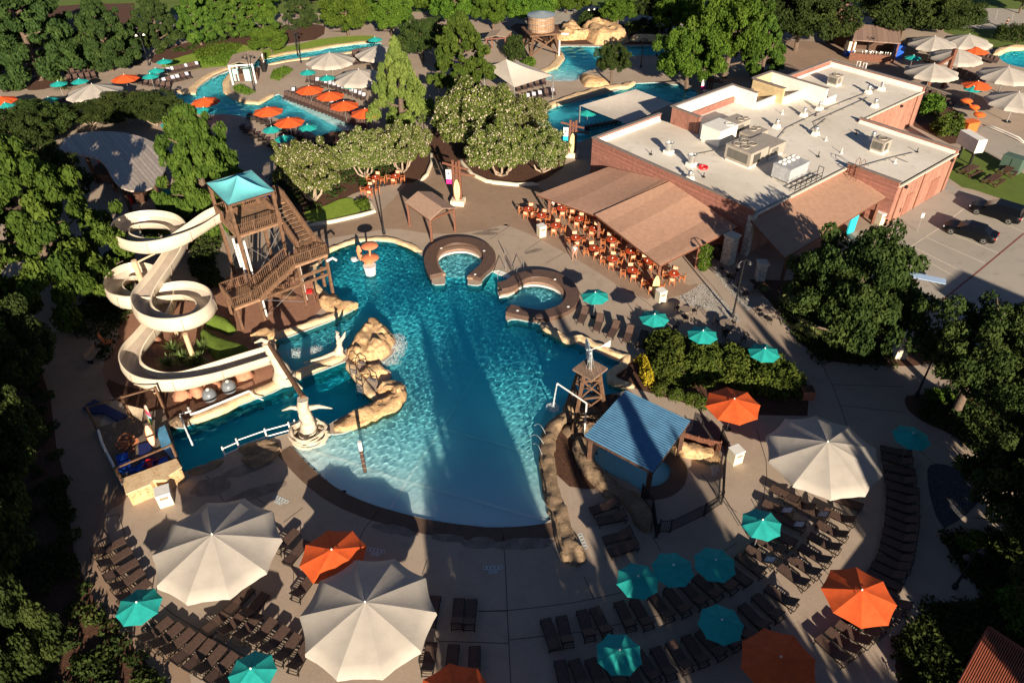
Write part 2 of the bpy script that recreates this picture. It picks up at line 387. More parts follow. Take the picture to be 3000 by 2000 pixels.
# ================================================================== POOLS AND GROUND
WL = -.10
spa1_in = T('b1', (1760, 1060), (1752, 1005), (1715, 960), (1680, 915), (1692, 870), (1740, 830), (1800, 808), (1880, 798), (1990, 818), (2045, 850), (2078, 890), (2070, 930), (2015, 970), (1955, 1000), (1945, 1060))
arc_px = [T('d2', (625, 203)), T('d2', (400, 236)), T('d2', (100, 246)), T('d1', (2000, 232)), T('d1', (1800, 210)), T('d1', (1600, 175)), T('d1', (1400, 128)), T('d1', (1200, 72)), T('d1', (1000, 0)), T('c1', (830, 1362)), T('c1', (700, 1262)), T('c1', (600, 1172)), T('c1', (510, 1075)), T('c1', (440, 1000))]
main_px = (T('b1', (1000, 1285), (1005, 1255), (940, 1225), (860, 1235), (765, 1200), (700, 1140), (650, 1080), (625, 1010), (640, 930), (690, 860), (760, 810), (850, 765), (1000, 722), (1180, 708), (1330, 726), (1450, 768), (1540, 820), (1600, 880), (1600, 980), (1640, 1030), (1640, 1085), (1745, 1085))
           + spa1_in + T('b1', (1945, 1085), (2063, 1092), (2075, 1035), (2180, 950), (2323, 1005)) + T('b2', (300, 1030), (165, 1085), (172, 1190), (280, 1182), (330, 1122), (420, 1087), (560, 1095), (680, 1140), (737, 1200), (730, 1255), (650, 1300), (540, 1325), (430, 1308), (330, 1278), (238, 1280), (235, 1402), (300, 1372), (430, 1398), (530, 1415), (570, 1450), (700, 1520))
           + T('c2', (650, 50), (760, 95), (900, 155), (1040, 212), (1150, 270), (1225, 290), (1160, 350), (1100, 410), (1120, 452), (1270, 500), (1260, 540), (1130, 560), (1050, 600), (980, 640), (840, 690), (720, 740), (630, 830), (575, 910), (548, 1000), (532, 1120), (543, 1260), (570, 1400), (605, 1560))
           + arc_px + T('c1', (480, 960), (560, 1010), (680, 985), (730, 900), (850, 905), (960, 870), (1110, 790), (1290, 705), (1370, 620), (1370, 540), (1330, 490), (1230, 480), (1300, 420), (1290, 360), (1190, 345), (1090, 330), (1180, 310), (1290, 250), (1350, 150), (1310, 40), (1170, -30), (1110, -20), (1010, 60), (950, 150), (850, 235), (700, 312), (560, 350), (460, 380), (390, 300), (300, 130), (310, 80))
           + T('b1', (330, 1560), (580, 1470), (830, 1375)))
rect_px = T('c1', (903, 285), (1155, 620), (1000, 690), (850, 770), (740, 835), (640, 830), (560, 840), (480, 880), (300, 930), (0, 1020)) + T('c0', (1915, 1090), (1700, 1180), (1560, 1225), (1540, 1160), (1480, 1000), (1405, 840), (1560, 850), (1640, 812), (1900, 710), (2323, 545)) + [T('c1', (450, 462))]
kid_px = T('c2', (1600, 1040), (1700, 1085), (1765, 1150), (1785, 1230), (1760, 1330), (1700, 1390), (1620, 1435), (1500, 1457), (1430, 1440), (1330, 1330), (1120, 1245), (1000, 1140), (985, 1060), (1080, 960), (1300, 930))
river_px = T('a1', (1215, 362), (1000, 378), (800, 403), (600, 440), (400, 468), (250, 500), (80, 530)) + T('a0', (2190, 545), (2060, 575), (1930, 610), (1820, 655), (1720, 715), (1660, 770), (1640, 800), (1500, 790), (1440, 830), (1560, 900), (1700, 985), (1950, 970)) + T('a1', (80, 1005), (250, 985), (480, 1055), (600, 1120), (700, 1190), (830, 1260), (880, 1345), (950, 1350), (1000, 1260), (1040, 1190), (1110, 1140), (1110, 1095), (990, 1040), (800, 950), (600, 880), (440, 835), (370, 820), (330, 795), (240, 850), (150, 868), (30, 850)) + T('a0', (2180, 862), (2060, 835), (1950, 790), (1930, 730), (1960, 660), (2050, 620)) + T('a1', (60, 600), (240, 545), (400, 508), (600, 485), (900, 445), (1120, 405), (1215, 385))
fall_px = T('a2', (690, 430), (660, 400), (760, 392), (900, 394), (1100, 400), (1250, 395), (1400, 390), (1650, 388), (1660, 460), (1500, 475), (1340, 470), (1150, 520), (1040, 570), (940, 605), (860, 640), (850, 690), (700, 692), (560, 688), (500, 640), (540, 600), (640, 555), (690, 500))
river2_px = T('a2', (470, 1010), (560, 950), (700, 895), (900, 850), (1100, 790), (1200, 765), (1400, 690), (1850, 740), (1880, 850), (1500, 900), (1250, 1060), (1000, 1160), (800, 1230), (640, 1190), (560, 1110))
farpool_px = T('a3', (2090, 470), (2130, 440), (2210, 425), (2330, 420), (2600, 430), (2650, 560), (2330, 580), (2230, 560), (2150, 530))
farpool2_px = T('a3', (2180, 690), (2330, 695), (2600, 700), (2600, 760), (2323, 725), (2220, 715))
mainP, rectP, kidP = (smooth_poly(G(p), 1) for p in (main_px, rect_px, kid_px))
rectP = G(rect_px)
riverP, fallP, river2P, far1P, far2P = (smooth_poly(G(p), 1) for p in (river_px, fall_px, river2_px, farpool_px, farpool2_px))
arcP = smooth_poly(G(arc_px), 2, closed=False)
POOLS = [mainP, rectP, kidP, riverP, fallP, river2P, far1P, far2P]
def water_mat():
    m = bpy.data.materials.new('water'); m.use_nodes = True; nt = m.node_tree; nt.nodes.clear()
    out = nt.nodes.new('ShaderNodeOutputMaterial'); r = nt.nodes.new('ShaderNodeBsdfGlass'); r.inputs['IOR'].default_value = 1.33; r.inputs['Roughness'].default_value = 0
    # transmission after the column of water below each point (absorption of real water, red first)
    at_ = nt.nodes.new('ShaderNodeAttribute'); at_.attribute_name = 'column'
    cc = nt.nodes.new('ShaderNodeCombineColor')
    for i, k in enumerate((1.15, .10, .02)):
        p = nt.nodes.new('ShaderNodeMath'); p.operation = 'MULTIPLY'; p.inputs[1].default_value = -k; nt.links.new(at_.outputs['Fac'], p.inputs[0])
        e = nt.nodes.new('ShaderNodeMath'); e.operation = 'EXPONENT'; nt.links.new(p.outputs[0], e.inputs[0]); nt.links.new(e.outputs[0], cc.inputs[i])
    nt.links.new(cc.outputs[0], r.inputs[0])
    nt.links.new(r.outputs[0], out.inputs[0]); return m
waterM = water_mat()
def make_pool(nm, poly, depthf, res, amp, lam, seed, floor_m=plasterM, fres=.5, caust=True):
    xs = [q.x for q in poly]; ys = [q.y for q in poly]
    def grid(rs, pad):
        X, Y = np.meshgrid(np.arange(min(xs)-pad, max(xs)+pad, rs), np.arange(min(ys)-pad, max(ys)+pad, rs))
        ins = inpoly(X, Y, poly); A = ins.copy()
        for _ in range(max(1, int(.25/rs))):
            B = A.copy(); B[1:] |= A[:-1]; B[:-1] |= A[1:]; B[:, 1:] |= A[:, :-1]; B[:, :-1] |= A[:, 1:]; A = B
        ny, nx = X.shape; I, J = np.meshgrid(np.arange(nx-1), np.arange(ny-1)); q = J*nx+I
        keep = A[:-1, :-1] & A[1:, :-1] & A[:-1, 1:] & A[1:, 1:]
        F = np.stack([q, q+1, q+nx+1, q+nx], -1)[keep]; u, inv = np.unique(F, return_inverse=True)
        return X, Y, u, inv.reshape(-1, 4)
    X, Y, u, F = grid(res, .6); x, y = X.ravel()[u], Y.ravel()[u]; z = np.zeros_like(x)
    rg = np.random.default_rng(seed)
    for _ in range(34):
        a = rg.uniform(0, 6.283); l = rg.uniform(lam[0], lam[1]); k = 2*math.pi/l
        z += np.cos(k*(x*math.cos(a)+y*math.sin(a))+rg.uniform(0, 6.283)+.6*np.sin(.35*x+.22*y+seed))*amp/k
    big = .55+.45*np.sin(.21*x+1.3)*np.cos(.17*y+.6+seed)+.25*np.sin(.5*x-.33*y)
    z *= np.clip(big+.35, .45, 1.3)
    o = npmesh(nm+'_water', np.stack([x, y, WL+z], -1), F, waterM, smooth=True); tag(o, kind='structure'); o.cycles.is_caustics_caster = caust
    d = depthf(x, y); at_ = o.data.attributes.new('column', 'FLOAT', 'POINT'); at_.data.foreach_set('value', d.astype(np.float32))
    X, Y, u, F = grid(fres, 1.2); x, y = X.ravel()[u], Y.ravel()[u]; d = depthf(x, y)
    f = npmesh(nm+'_floor', np.stack([x, y, WL-d], -1), F, floor_m, smooth=True); tag(f, kind='structure'); f.cycles.is_caustics_receiver = True
    mb = MB(); n = len(poly); P = resample(poly, .5, True); n = len(P)
    dd = depthf(np.array([p.x for p in P]), np.array([p.y for p in P]))
    vs = [(p.x, p.y, .012) for p in P]+[(p.x, p.y, WL-float(d_)-.15) for p, d_ in zip(P, dd)]
    mb.add(vs, [(i, (i+1) % n, n+(i+1) % n, n+i) for i in range(n)])
    w = mb.build(nm+'_wall', waterlineM); tag(w, kind='structure'); w.cycles.is_caustics_receiver = True
def dmain(x, y):
    d = distpoly(x, y, arcP, False); r = .03+.062*d
    r = np.minimum(r, 1.2)
    for c, rad in ((at(*T('b1', (1880, 900))), 2.6), (at(*T('b2', (540, 1205))), 3.1)):
        q = np.hypot(x-c.x, y-c.y); r = np.where(q < rad, np.minimum(r, .55), r)
    return r
make_pool('main_pool', mainP, dmain, .055, .021, (.28, .95), 3)
make_pool('channel_pool', rectP, lambda x, y: np.full(x.shape, 1.7), .075, .022, (.34, 1.1), 5)
make_pool('toddler_pool', kidP, lambda x, y: np.full(x.shape, .28), .09, .02, (.4, 1.1), 7)
def driver(x, y):
    d = np.full(x.shape, .85)
    sh = G(T('a1', (350, 800), (440, 835), (600, 880), (800, 950), (990, 1040), (1110, 1110), (1040, 1190), (860, 1090), (600, 960), (370, 850)))
    return np.where(inpoly(x, y, sh), .12, d)
make_pool('lazy_river', riverP, driver, .16, .02, (.9, 2.2), 9, caust=False)
def dfall(x, y):
    b = G(T('a2', (500, 640), (560, 688), (700, 692), (850, 690))); return np.minimum(.04+.11*distpoly(x, y, b, False), .95)
make_pool('waterfall_pool', fallP, dfall, .18, .02, (.9, 2.2), 11, caust=False)
make_pool('river_bend', river2P, lambda x, y: np.full(x.shape, .9), .16, .02, (.9, 2.2), 12, caust=False)
make_pool('adult_pool', far1P, lambda x, y: np.full(x.shape, 1.3), .25, .01, (.9, 2.2), 13, caust=False)
make_pool('adult_pool_ledge', far2P, lambda x, y: np.full(x.shape, 1.2), .25, .01, (.9, 2.2), 14, caust=False)
# ground: terrain sheet round the deck, deck with the pools cut out
dk = [Vector((-75, 5, 0)), Vector((90, 5, 0)), Vector((105, 150, 0)), Vector((-90, 150, 0))]
sheet('terrain', [(-600, -500, 0), (600, -500, 0), (600, 900, 0), (-600, 900, 0)], -.03, grassM, holes=[dk])
sheet('pool_deck', dk, 0, deckM, holes=POOLS)
# lines scored in the deck
mb = MB()
def line_on(mb, pts, w, z, h=.004): 
    P = [Vector((q[0], q[1], 0)) for q in pts]; a = offset_pts(P, w/2); b = offset_pts(P, -w/2)
    for i in range(len(P)-1): mb.quad((b[i].x, b[i].y, z), (b[i+1].x, b[i+1].y, z), (a[i+1].x, a[i+1].y, z), (a[i].x, a[i].y, z))
for l in (T('d2', (215, 300), (235, 600), (250, 950), (280, 1567)), T('d1', (2040, 955), (2280, 955)), T('d2', (0, 957), (250, 950), (500, 925), (800, 885), (1100, 825), (1230, 795)), T('d2', (905, 665), (990, 860)), T('d2', (1490, 330), (1560, 450)), T('c2', (1900, 1240), (2090, 1480), (2200, 1567)), T('d2', (2080, 0), (2220, 230)), T('c3', (590, 280), (690, 480), (760, 660), (830, 870)), T('c3', (50, 870), (90, 1000), (130, 1130), (135, 1280)), T('c3', (1430, 1040), (1560, 1150)), T('b2', (430, 640), (1000, 930), (1430, 1230), (1500, 1290)), T('b1', (2300, 240), (1980, 450)), T('b2', (0, 430), (320, 520), (700, 730)), T('b2', (100, 700), (300, 570), (360, 560)), T('b2', (400, 800), (560, 690)), T('b2', (580, 900), (760, 800)), T('c1', (230, 1500), (120, 1430)), T('c0', (1760, 1260), (1900, 1470)), T('d0', (1010, 130), (1060, 300)), T('d1', (1180, 110), (1070, 250)), T('d1', (380, 200), (545, 75)), T('d1', (1600, 520), (1560, 640)), T('b2', (1830, 920), (2000, 1100), (2200, 1370)), T('d0', (900, 560), (1500, 1000), (2100, 1350)), T('d2', (1230, 795), (1800, 620), (2200, 380)), T('d1', (1070, 250), (960, 480)), T('d0', (1010, 130), (600, 250)), T('c3', (760, 660), (1330, 720)), T('c3', (700, 480), (1300, 500)), T('d2', (260, 1200), (900, 1130), (1600, 980)), T('d1', (2290, 1230), (1700, 1210)), T('c3', (130, 1280), (90, 1567)), T('d3', (0, 0), (300, 560)), T('d3', (500, 450), (950, 1000))):
    line_on(mb, G(l), .05, .004)
tag(mb.build('deck_joint', mat('joint_dark', (.07, .06, .055), .9)), kind='structure')
# paver band round the beach entry and the toddler pool
def band(name, pts, w0, w1, z, m):
    P = smooth_poly(G(pts), 2, closed=False); a = offset_pts(P, w0); b = offset_pts(P, w1); mb = MB()
    for i in range(len(P)-1): mb.quad((b[i].x, b[i].y, z), (b[i+1].x, b[i+1].y, z), (a[i+1].x, a[i+1].y, z), (a[i].x, a[i].y, z))
    o = mb.build(name, m)
    if o.data.polygons[0].normal.z < 0: o.data.flip_normals()
    return tag(o, kind='structure')
band('beach_paver_band', arc_px, -.0, 1.15, .004, bandM)
band('toddler_paver_band', T('c2', (1640, 1050), (1710, 1090), (1775, 1150), (1795, 1230), (1770, 1335), (1710, 1400), (1625, 1450), (1500, 1470), (1400, 1460)), -.05, -1.2, .004, bandM)
# zones laid over the deck
def zone(name, pts, m, z=.008, sm=1): return sheet(name, smooth_poly(G(pts), sm) if sm else G(pts), z, m)
zone('walkway', T('b1', (1560, 30), (1640, 0), (1880, 20), (2000, 180), (2323, 240)) + T('b2', (330, 250), (560, 250), (760, 520), (1000, 760), (1300, 960), (1560, 1150), (1400, 1230), (900, 900), (500, 680), (200, 560)) + T('b1', (2323, 560), (2000, 640), (1650, 660), (1300, 600), (1100, 640), (760, 690), (560, 750), (600, 610), (1150, 510), (1350, 330)), pathM, .006)
zone('slide_bed', T('b0', (1020, 1290), (1200, 1200), (1560, 1050), (1850, 1120), (2050, 900), (2323, 1000)) + T('b1', (540, 700), (760, 720), (620, 900), (600, 1050), (700, 1160), (760, 1220), (600, 1400), (300, 1490), (100, 1540)) + T('c1', (120, 120), (330, 290), (400, 400), (60, 600)) + T('c0', (2100, 620), (1640, 780), (1350, 780), (1000, 640), (900, 520), (860, 300), (1000, 150)), redsoilM, .008)
zone('slide_bed_dark_mulch', T('c0', (880, 420), (1060, 500), (1500, 570), (2000, 500), (2180, 560), (1640, 780), (1400, 770), (980, 640)), soilM, .012)  # darker mulch sheet along the front of the slide bed
zone('paved_side_path', T('c0', (280, 60), (560, 20), (760, 90), (860, 300), (900, 500), (960, 620), (820, 860), (1060, 1340), (1100, 1460), (900, 1560)) + T('d0', (900, 200), (1000, 560), (1300, 1000), (1700, 1567), (1400, 1567), (850, 950), (640, 520), (570, 0)) + T('c0', (570, 1350), (480, 1000), (430, 600), (330, 300)), pathM, .0065)
zone('left_woodland_bed', T('c0', (-800, -400), (200, -300), (280, 60), (330, 300), (430, 600), (480, 1000), (570, 1350)) + T('d0', (570, 0), (640, 520), (850, 950), (1400, 1567), (1500, 2200), (-900, 2200)), soilM, .02, 0)
zone('hedge_bed', T('c2', (1290, 300), (1440, 250), (1500, 90), (1900, 200), (2323, 330)) + T('c3', (150, 330), (420, 450), (490, 620), (480, 750), (0, 740)) + T('c2', (1900, 680), (1350, 520), (1290, 480), (1130, 440), (1110, 400), (1230, 300)), soilM, .012, 0)
zone('oak_bed', T('b3', (-20, 1040), (150, 1220), (300, 1400), (400, 1567)) + T('c3', (490, 180), (580, 270), (800, 300), (1200, 325), (1380, 325), (1560, 300), (1740, 480), (1830, 560), (1900, 300), (1340, 90), (1200, -100)) + T('b3', (1380, 1330), (900, 950), (300, 1050)), soilM, .012, 0)
zone('corner_bed', T('c3', (1330, 565), (1800, 560), (2600, 600), (2600, 1200), (2150, 1260), (1900, 1050), (1700, 900), (1480, 810), (1380, 740), (1330, 690), (1300, 620)), soilM, .012)
zone('dark_stone_bed', T('c3', (1500, 1170), (1600, 1150), (1750, 1190), (2040, 1360), (1860, 1567), (1750, 1650), (1650, 1700), (1600, 1650), (1560, 1567), (1500, 1330)), darkgravelM, .012)
zone('right_planting', T('d3', (1600, 300), (1900, 330), (2700, 300), (2700, 1800), (1300, 1800), (1200, 1300), (1500, 900), (1850, 860), (2050, 890), (1750, 560)), soilM, .012)
zone('river_stone_bed', T('b2', (1690, 1190), (1790, 1150), (1920, 1060), (2010, 1140), (2130, 1260), (2240, 1370), (2220, 1410), (2130, 1400), (2000, 1310), (1800, 1270)), gravelM, .012)
zone('stone_bed_by_pillar', T('b2', (1990, 960), (2080, 950), (2323, 1200), (2323, 1340), (2200, 1220), (2080, 1080)), gravelM, .012)
pk = T('b3', (1200, 560), (1620, 170), (1740, 260), (1860, 300), (2240, 420), (3400, 780), (3400, 2200), (1900, 1567), (1850, 1400), (1600, 1240), (1350, 1230), (1250, 900))
zone('parking_lot', pk, parkM, .01, 0)
zone('service_lawn', T('a3', (1740, 1290), (1900, 1240), (2323, 1480), (3100, 1760), (3100, 2160)) + T('b3', (2700, 500), (2323, 420), (2200, 380), (1900, 280), (1800, 260), (1640, 150), (1720, -30)), grassM, .014, 0)
zone('service_drive', T('a3', (1880, 1130), (2000, 1060), (2323, 1190), (3100, 1500), (3100, 1700), (2323, 1440), (1980, 1280)), parkM, .016, 0)
zone('bright_lawn', T('b1', (540, 470), (700, 440), (900, 350), (990, 370), (1040, 440), (1020, 490), (800, 545), (600, 575)), limeM, .14)
zone('myrtle_bed', T('b1', (240, 200), (450, -100), (900, -250), (1560, -200), (1640, 20), (1560, 210), (1250, 240), (1000, 300), (900, 350), (600, 560), (400, 500)), soilM, .01)
zone('big_myrtle_bed', T('b2', (-500, -200), (0, -500), (700, -200), (790, 50), (520, 230), (300, 240), (0, 170), (-350, 60)), soilM, .03)
zone('terrace_band', T('b2', (240, 380), (540, 330), (1000, 560), (1600, 950), (1760, 1100), (1900, 1070), (1800, 1160), (1600, 1200), (1430, 1190), (900, 850), (600, 690), (330, 480)), pathM, .011)
# far areas
zone('river_mulch_bank', T('a0', (1280, 470), (1500, 380), (1900, 300), (2323, 230)) + T('a1', (0, 240), (200, 240), (740, 190), (720, 330), (430, 370), (100, 430)) + T('a0', (2100, 480), (1650, 500), (1300, 560)), soilM, .012)
zone('river_lawn', T('a0', (1300, 560), (1650, 450), (2030, 370), (2200, 420)) + T('a1', (150, 430), (450, 390), (740, 320), (1150, 300), (1180, 330), (800, 400), (300, 490)) + T('a0', (2000, 560), (1750, 580), (1600, 600)), limeM, .02)
zone('upper_left_bed', T('a0', (180, 700), (350, 640), (480, 650), (560, 700), (470, 740), (330, 770), (220, 770)), soilM, .02)
zone('upper_left_woodland', T('a0', (-1500, -300), (1100, -300), (1200, 560), (700, 590), (380, 620), (120, 680), (-300, 720), (-1500, 900)), soilM, .016, 0)
zone('far_road', T('a0', (450, 5), (1600, -20)) + T('a1', (520, -10), (700, -60)) + T('a0', (2000, -120), (400, -40)), parkM, .03, 0)
zone('far_verge', T('a0', (430, 60), (700, 40), (1600, 20), (1600, -15), (450, 8)), grassM, .024, 0)
zone('drive_by_waterfall', T('a2', (600, 210), (620, -60), (760, -60), (1000, 60), (1350, 130), (1700, 130), (1900, 160), (1650, 260), (1200, 170), (900, 170), (700, 210)), parkM, .02, 0)
zone('waterfall_bank', T('a2', (230, 200), (600, 210), (900, 190), (1250, 200), (1650, 260), (1640, 380), (1250, 380), (640, 380), (420, 350)), soilM, .014)
zone('entry_plaza', T('a3', (180, 340), (700, 360), (900, 480), (1300, 480), (1300, 590), (1450, 700), (700, 500), (330, 640), (120, 560)), pathM, .012, 0)
zone('far_parking', T('a3', (1630, 60), (2170, 75), (2400, 90), (2400, 260), (1600, 235)), parkM, .02, 0)
zone('far_lawn_strip', T('a3', (1600, 235), (2400, 262), (2400, 420), (2100, 430), (2000, 380), (1660, 280)), grassM, .022, 0)
zone('far_parking_lawn', T('a3', (1600, -20), (2400, -20), (2400, 90), (2170, 75), (1630, 58)), grassM, .022, 0)
zone('adult_pool_garden', T('a3', (1400, 860), (1560, 850), (1800, 960), (1830, 1100), (1760, 1260), (1500, 1130), (1350, 1060)), soilM, .02)
# painted lines on the parking
mb = MB()
for l in (T('b3', (1810, 440), (1610, 600), (1340, 775), (1260, 830)), T('b3', (1480, 680), (1990, 905)), T('b3', (1610, 610), (2130, 830)), T('b3', (1385, 770), (1800, 975)), T('b3', (1870, 440), (2323, 640)), T('b3', (1430, 850), (1720, 1010)), T('b3', (1580, 1140), (1850, 1330), (1900, 1400))):
    line_on(mb, G(l), .11, .018)
tag(mb.build('parking_line', mat('line_paint', (.62, .56, .46), .8, .2, 6)), kind='structure')
mb = MB(); line_on(mb, G(T('b3', (1440, 1370), (1700, 1160), (1950, 960), (2323, 650))), .16, .018)
tag(mb.build('fire_lane_line', mat('red_line_paint', (.22, .07, .06), .8, .2, 6)), kind='structure')
mb = MB()
for k in range(5):
    line_on(mb, G(T('a3', (1680+k*140, 75+k*3), (1660+k*140, 160+k*4))), .12, .026)
tag(mb.build('far_parking_line', MATS['line_paint']), kind='structure')
# pale joints on the floor of the beach entry
mb = MB()
def floor_line(pxs, w=.24):
    pts = []
    for p in pxs:
        g = at(*p); 
        for _ in range(3):
            d = float(dmain(np.array([g.x]), np.array([g.y]))[0]); g = at(p[0], p[1], WL-.72*d)
        pts.append(g)
    P = resample(pts, .5); a = offset_pts(P, w/2); b = offset_pts(P, -w/2)
    for q in (a, b):
        for v in q: v.z = WL-float(dmain(np.array([v.x]), np.array([v.y]))[0])+.035
    for i in range(len(P)-1): mb.quad(b[i], b[i+1], a[i+1], a[i])
for l in ((T('d1', (1285, 90)), T('c1', (1480, 1225)), T('c1', (1740, 840)), T('c1', (2070, 330))), (T('c1', (480, 1005)), T('c1', (900, 1130)), T('c1', (1420, 1310)), T('c1', (1900, 1440)), T('c1', (2323, 1560)), T('d2', (615, 195))), (T('c1', (1600, 815)), T('c1', (2100, 970)), T('c2', (10, 940)), T('c2', (520, 1100))), (T('c1', (1600, 270)), T('c1', (2070, 325)), T('c2', (520, 400)), T('c2', (1060, 470))), (T('c2', (500, 190)), T('c2', (780, 205)), T('c2', (900, 180)))):
    floor_line(l)
o = mb.build('pool_floor_joint', mat('joint_white', (.96, .96, .96), .8, 0.)); tag(o, kind='structure'); o.cycles.is_caustics_receiver = True
# ================================================================== POOL EDGES, ROCKS, SPAS
def gl(tile, *pts, z=0): return G(T(tile, *pts) if len(pts) > 1 else [T(tile, *pts)], z)
def px(*segs, z=0):
    r = []
    for s in segs: r += G(T(s[0], *s[1:]) if len(s) > 2 else [T(s[0], s[1])], z)
    return r
rk = rockwall('stone_coping', px(('b1', (760, 1190), (690, 1140), (635, 1070), (615, 1000), (630, 925), (690, 845), (760, 795), (860, 750), (1000, 708), (1180, 692), (1330, 708), (1450, 750), (1550, 805))), .75, .16, copeM, amp=.06, seed=1)
tag(rk, 'curved cream stone coping round the lagoon with the mushroom fountain', 'pool coping')
rk = rockwall('rock_ledge', px(('b1', (720, 1170), (800, 1260), (860, 1300), (960, 1270), (990, 1255))), 1.7, .55, rockM, amp=.22, seed=2)
tag(rk, 'flat tan rock ledge ending in a blunt tip beside the red chair', 'rock')
rk = rockwall('stone_coping', px(('b1', (930, 1300), (840, 1345), (580, 1435), (330, 1525), (160, 1590))), .7, .3, copeM, amp=.1, seed=3)
tag(rk, 'straight cream stone coping between slide tower earth and channel pool', 'pool coping')
rk = rockwall('rock_ledge', px(('b1', (160, 1570)), ('c1', (140, 100), (230, 90), (330, 40))), 1.3, .6, rockM, amp=.25, seed=4)
tag(rk, 'tan rock lump beside the end of the cream slide', 'rock')
rk = blob('waterfall_boulder', px(('c1', (905, 230), (960, 120), (1010, 50), (1100, -45), (1190, -60), (1290, 20), (1340, 110), (1290, 230), (1180, 300), (1060, 320), (960, 310))), 1.0, rockM, res=.1, edge=1.0, amp=.34, freq=.7, z0=-.9, seed=3, terr=.34)
tag(rk, 'large tan boulder with a hollow, water spilling off its right side', 'rock')
rk = rockwall('rock_ledge', px(('c1', (1030, 400), (1130, 385), (1260, 370))), 1.25, .5, rockM, amp=.2, seed=6)
tag(rk, 'small flat tan rock between the two pool ladders', 'rock')
rk = rockwall('rock_ledge', px(('c1', (1170, 560), (1270, 520), (1345, 530), (1350, 600), (1290, 660), (1130, 740), (1020, 780), (900, 830), (820, 860))), 1.35, .6, rockM, amp=.22, seed=7)
tag(rk, 'long curved tan rock wall between channel pool and beach entry', 'rock')
rk = rockwall('stone_bench', px(('c1', (905, 235), (700, 320), (470, 415), (250, 520), (0, 620)), ('c0', (1900, 690), (1600, 800))), .95, .34, copeM, amp=.05, seed=8)
tag(rk, 'long cream stone wall dividing channel pool from slide end', 'low wall')
rk = rockwall('stone_wall', px(('c1', (925, 290), (1000, 400), (1090, 520), (1160, 610))), .8, .3, copeM, amp=.06, seed=9)
tag(rk, 'short stone wall crossed by the two pool ladders', 'low wall')
rk = rockwall('rock_coping', px(('b2', (540, 1432), (640, 1490), (760, 1560)), ('c2', (880, 100), (1040, 170), (1230, 250), (1270, 250), (1230, 330), (1130, 400), (1140, 450), (1270, 495), (1330, 510))), .75, .3, copeM, amp=.12, seed=10)
tag(rk, 'cream stone edge running past the loungers to the windmill', 'pool coping')
rk = rockwall('rock_wall', px(('c2', (840, 740), (720, 790), (630, 870), (590, 980), (590, 1120), (610, 1300), (660, 1540)), ('d2', (690, 120), (740, 320), (790, 450), (880, 560))), 1.2, .6, greyrockM, amp=.13, seed=11, wf=lambda t: .85+.7*max(0, (t-.75)*4)**2)
tag(rk, 'long dark rock wall right of the beach ending in a rounded knob', 'rock wall')
rk = rockwall('rock_wall', px(('c2', (890, 940), (860, 1050), (900, 1160), (1010, 1290), (1150, 1410), (1300, 1480), (1380, 1567)), ('d2', (1400, 170), (1440, 290))), 1.1, .65, greyrockM, amp=.16, seed=12)
tag(rk, 'dark rock wall curving under the blue roof to the black fence', 'rock wall')
rk = rockwall('rock_wall', px(('c2', (1620, 1020), (1740, 1060), (1900, 1100), (2060, 1130))), .9, .9, rockM, amp=.12, seed=13)
tag(rk, 'sunlit tan rock wall behind the toddler pool', 'rock wall')
zone('windmill_island', T('c2', (1040, 590), (1130, 560), (1250, 590), (1100, 800), (960, 900), (880, 960), (860, 1080), (920, 1200), (1080, 1390), (680, 1340), (640, 1000), (700, 900), (800, 750), (920, 660)), soilM, .05)
IS = random.Random(4)
for k in range(26):
    c = at(*T('c2', (IS.uniform(780, 1060), IS.uniform(650, 900)))); r = IS.uniform(.3, .7)
    P = [Vector((c.x+r*math.cos(a)*IS.uniform(.7, 1.2), c.y+r*math.sin(a)*IS.uniform(.7, 1.2), 0)) for a in [i*6.283/9 for i in range(9)]]
    o = blob('island_rock', P, IS.uniform(.25, .7), greyrockM, res=.12, edge=.35, amp=.08, freq=1.5, z0=0, seed=k)
    tag(o, ['dark rock heaped round the foot of the windmill tower'][0], 'rock', 'dark rocks heaped under the windmill')
# river edges and far rocks
def coping(pts, w, label, h=.14, m=copeM, amp=.04, seed=1, cat='pool coping'):
    o = rockwall('stone_coping', pts, w, h, m, amp=amp, seed=seed, step=.8, base=-.3); tag(o, label, cat)
coping(px(('a1', (1200, 350), (1000, 365), (800, 390), (600, 425), (400, 455), (250, 487))), 1.3, 'straight cream coping along the far bank of the river')
coping(px(('a0', (2000, 565), (1900, 590), (1790, 635), (1690, 700), (1630, 760), (1640, 790), (1500, 770))), 1.4, 'curved cream coping on the left bank of the river')
coping(px(('a0', (1970, 625), (1920, 700), (1930, 780), (2000, 830), (2100, 865), (2200, 875)), ('a1', (190, 860), (290, 800))), 1.1, 'cream coping round the river island hut')
coping(px(('a1', (250, 552), (420, 520), (600, 497), (900, 458), (1120, 415))), .8, 'thin cream coping on the near bank behind the white umbrellas')
coping(px(('a2', (450, 940), (560, 920), (700, 870), (860, 815), (1060, 760), (1150, 745), (1250, 740), (1330, 700))), 1.5, 'cream rock coping between the lower loungers and river bend', h=.3, amp=.12)
coping(px(('a2', (690, 440), (700, 500), (640, 570), (540, 610), (470, 640))), 1.6, 'cream coping curving below the water tower')
o = rockwall('waterfall_rock', px(('a2', (640, 330), (760, 330), (900, 320), (1000, 310))), 2.6, 1.5, rockM, amp=.45, seed=21, step=.5); tag(o, 'tan rock cliff behind the far waterfall pool', 'rock')
o = blob('waterfall_rock', px(('a2', (900, 330), (870, 270), (950, 230), (1060, 230), (1150, 240), (1240, 300), (1290, 360), (1200, 385), (1000, 385))), 1.9, rockM, res=.25, terr=.6, edge=2.0, amp=.6, freq=.4, z0=-.2, seed=22); tag(o, 'highest tan rock outcrop above the far waterfall', 'rock')
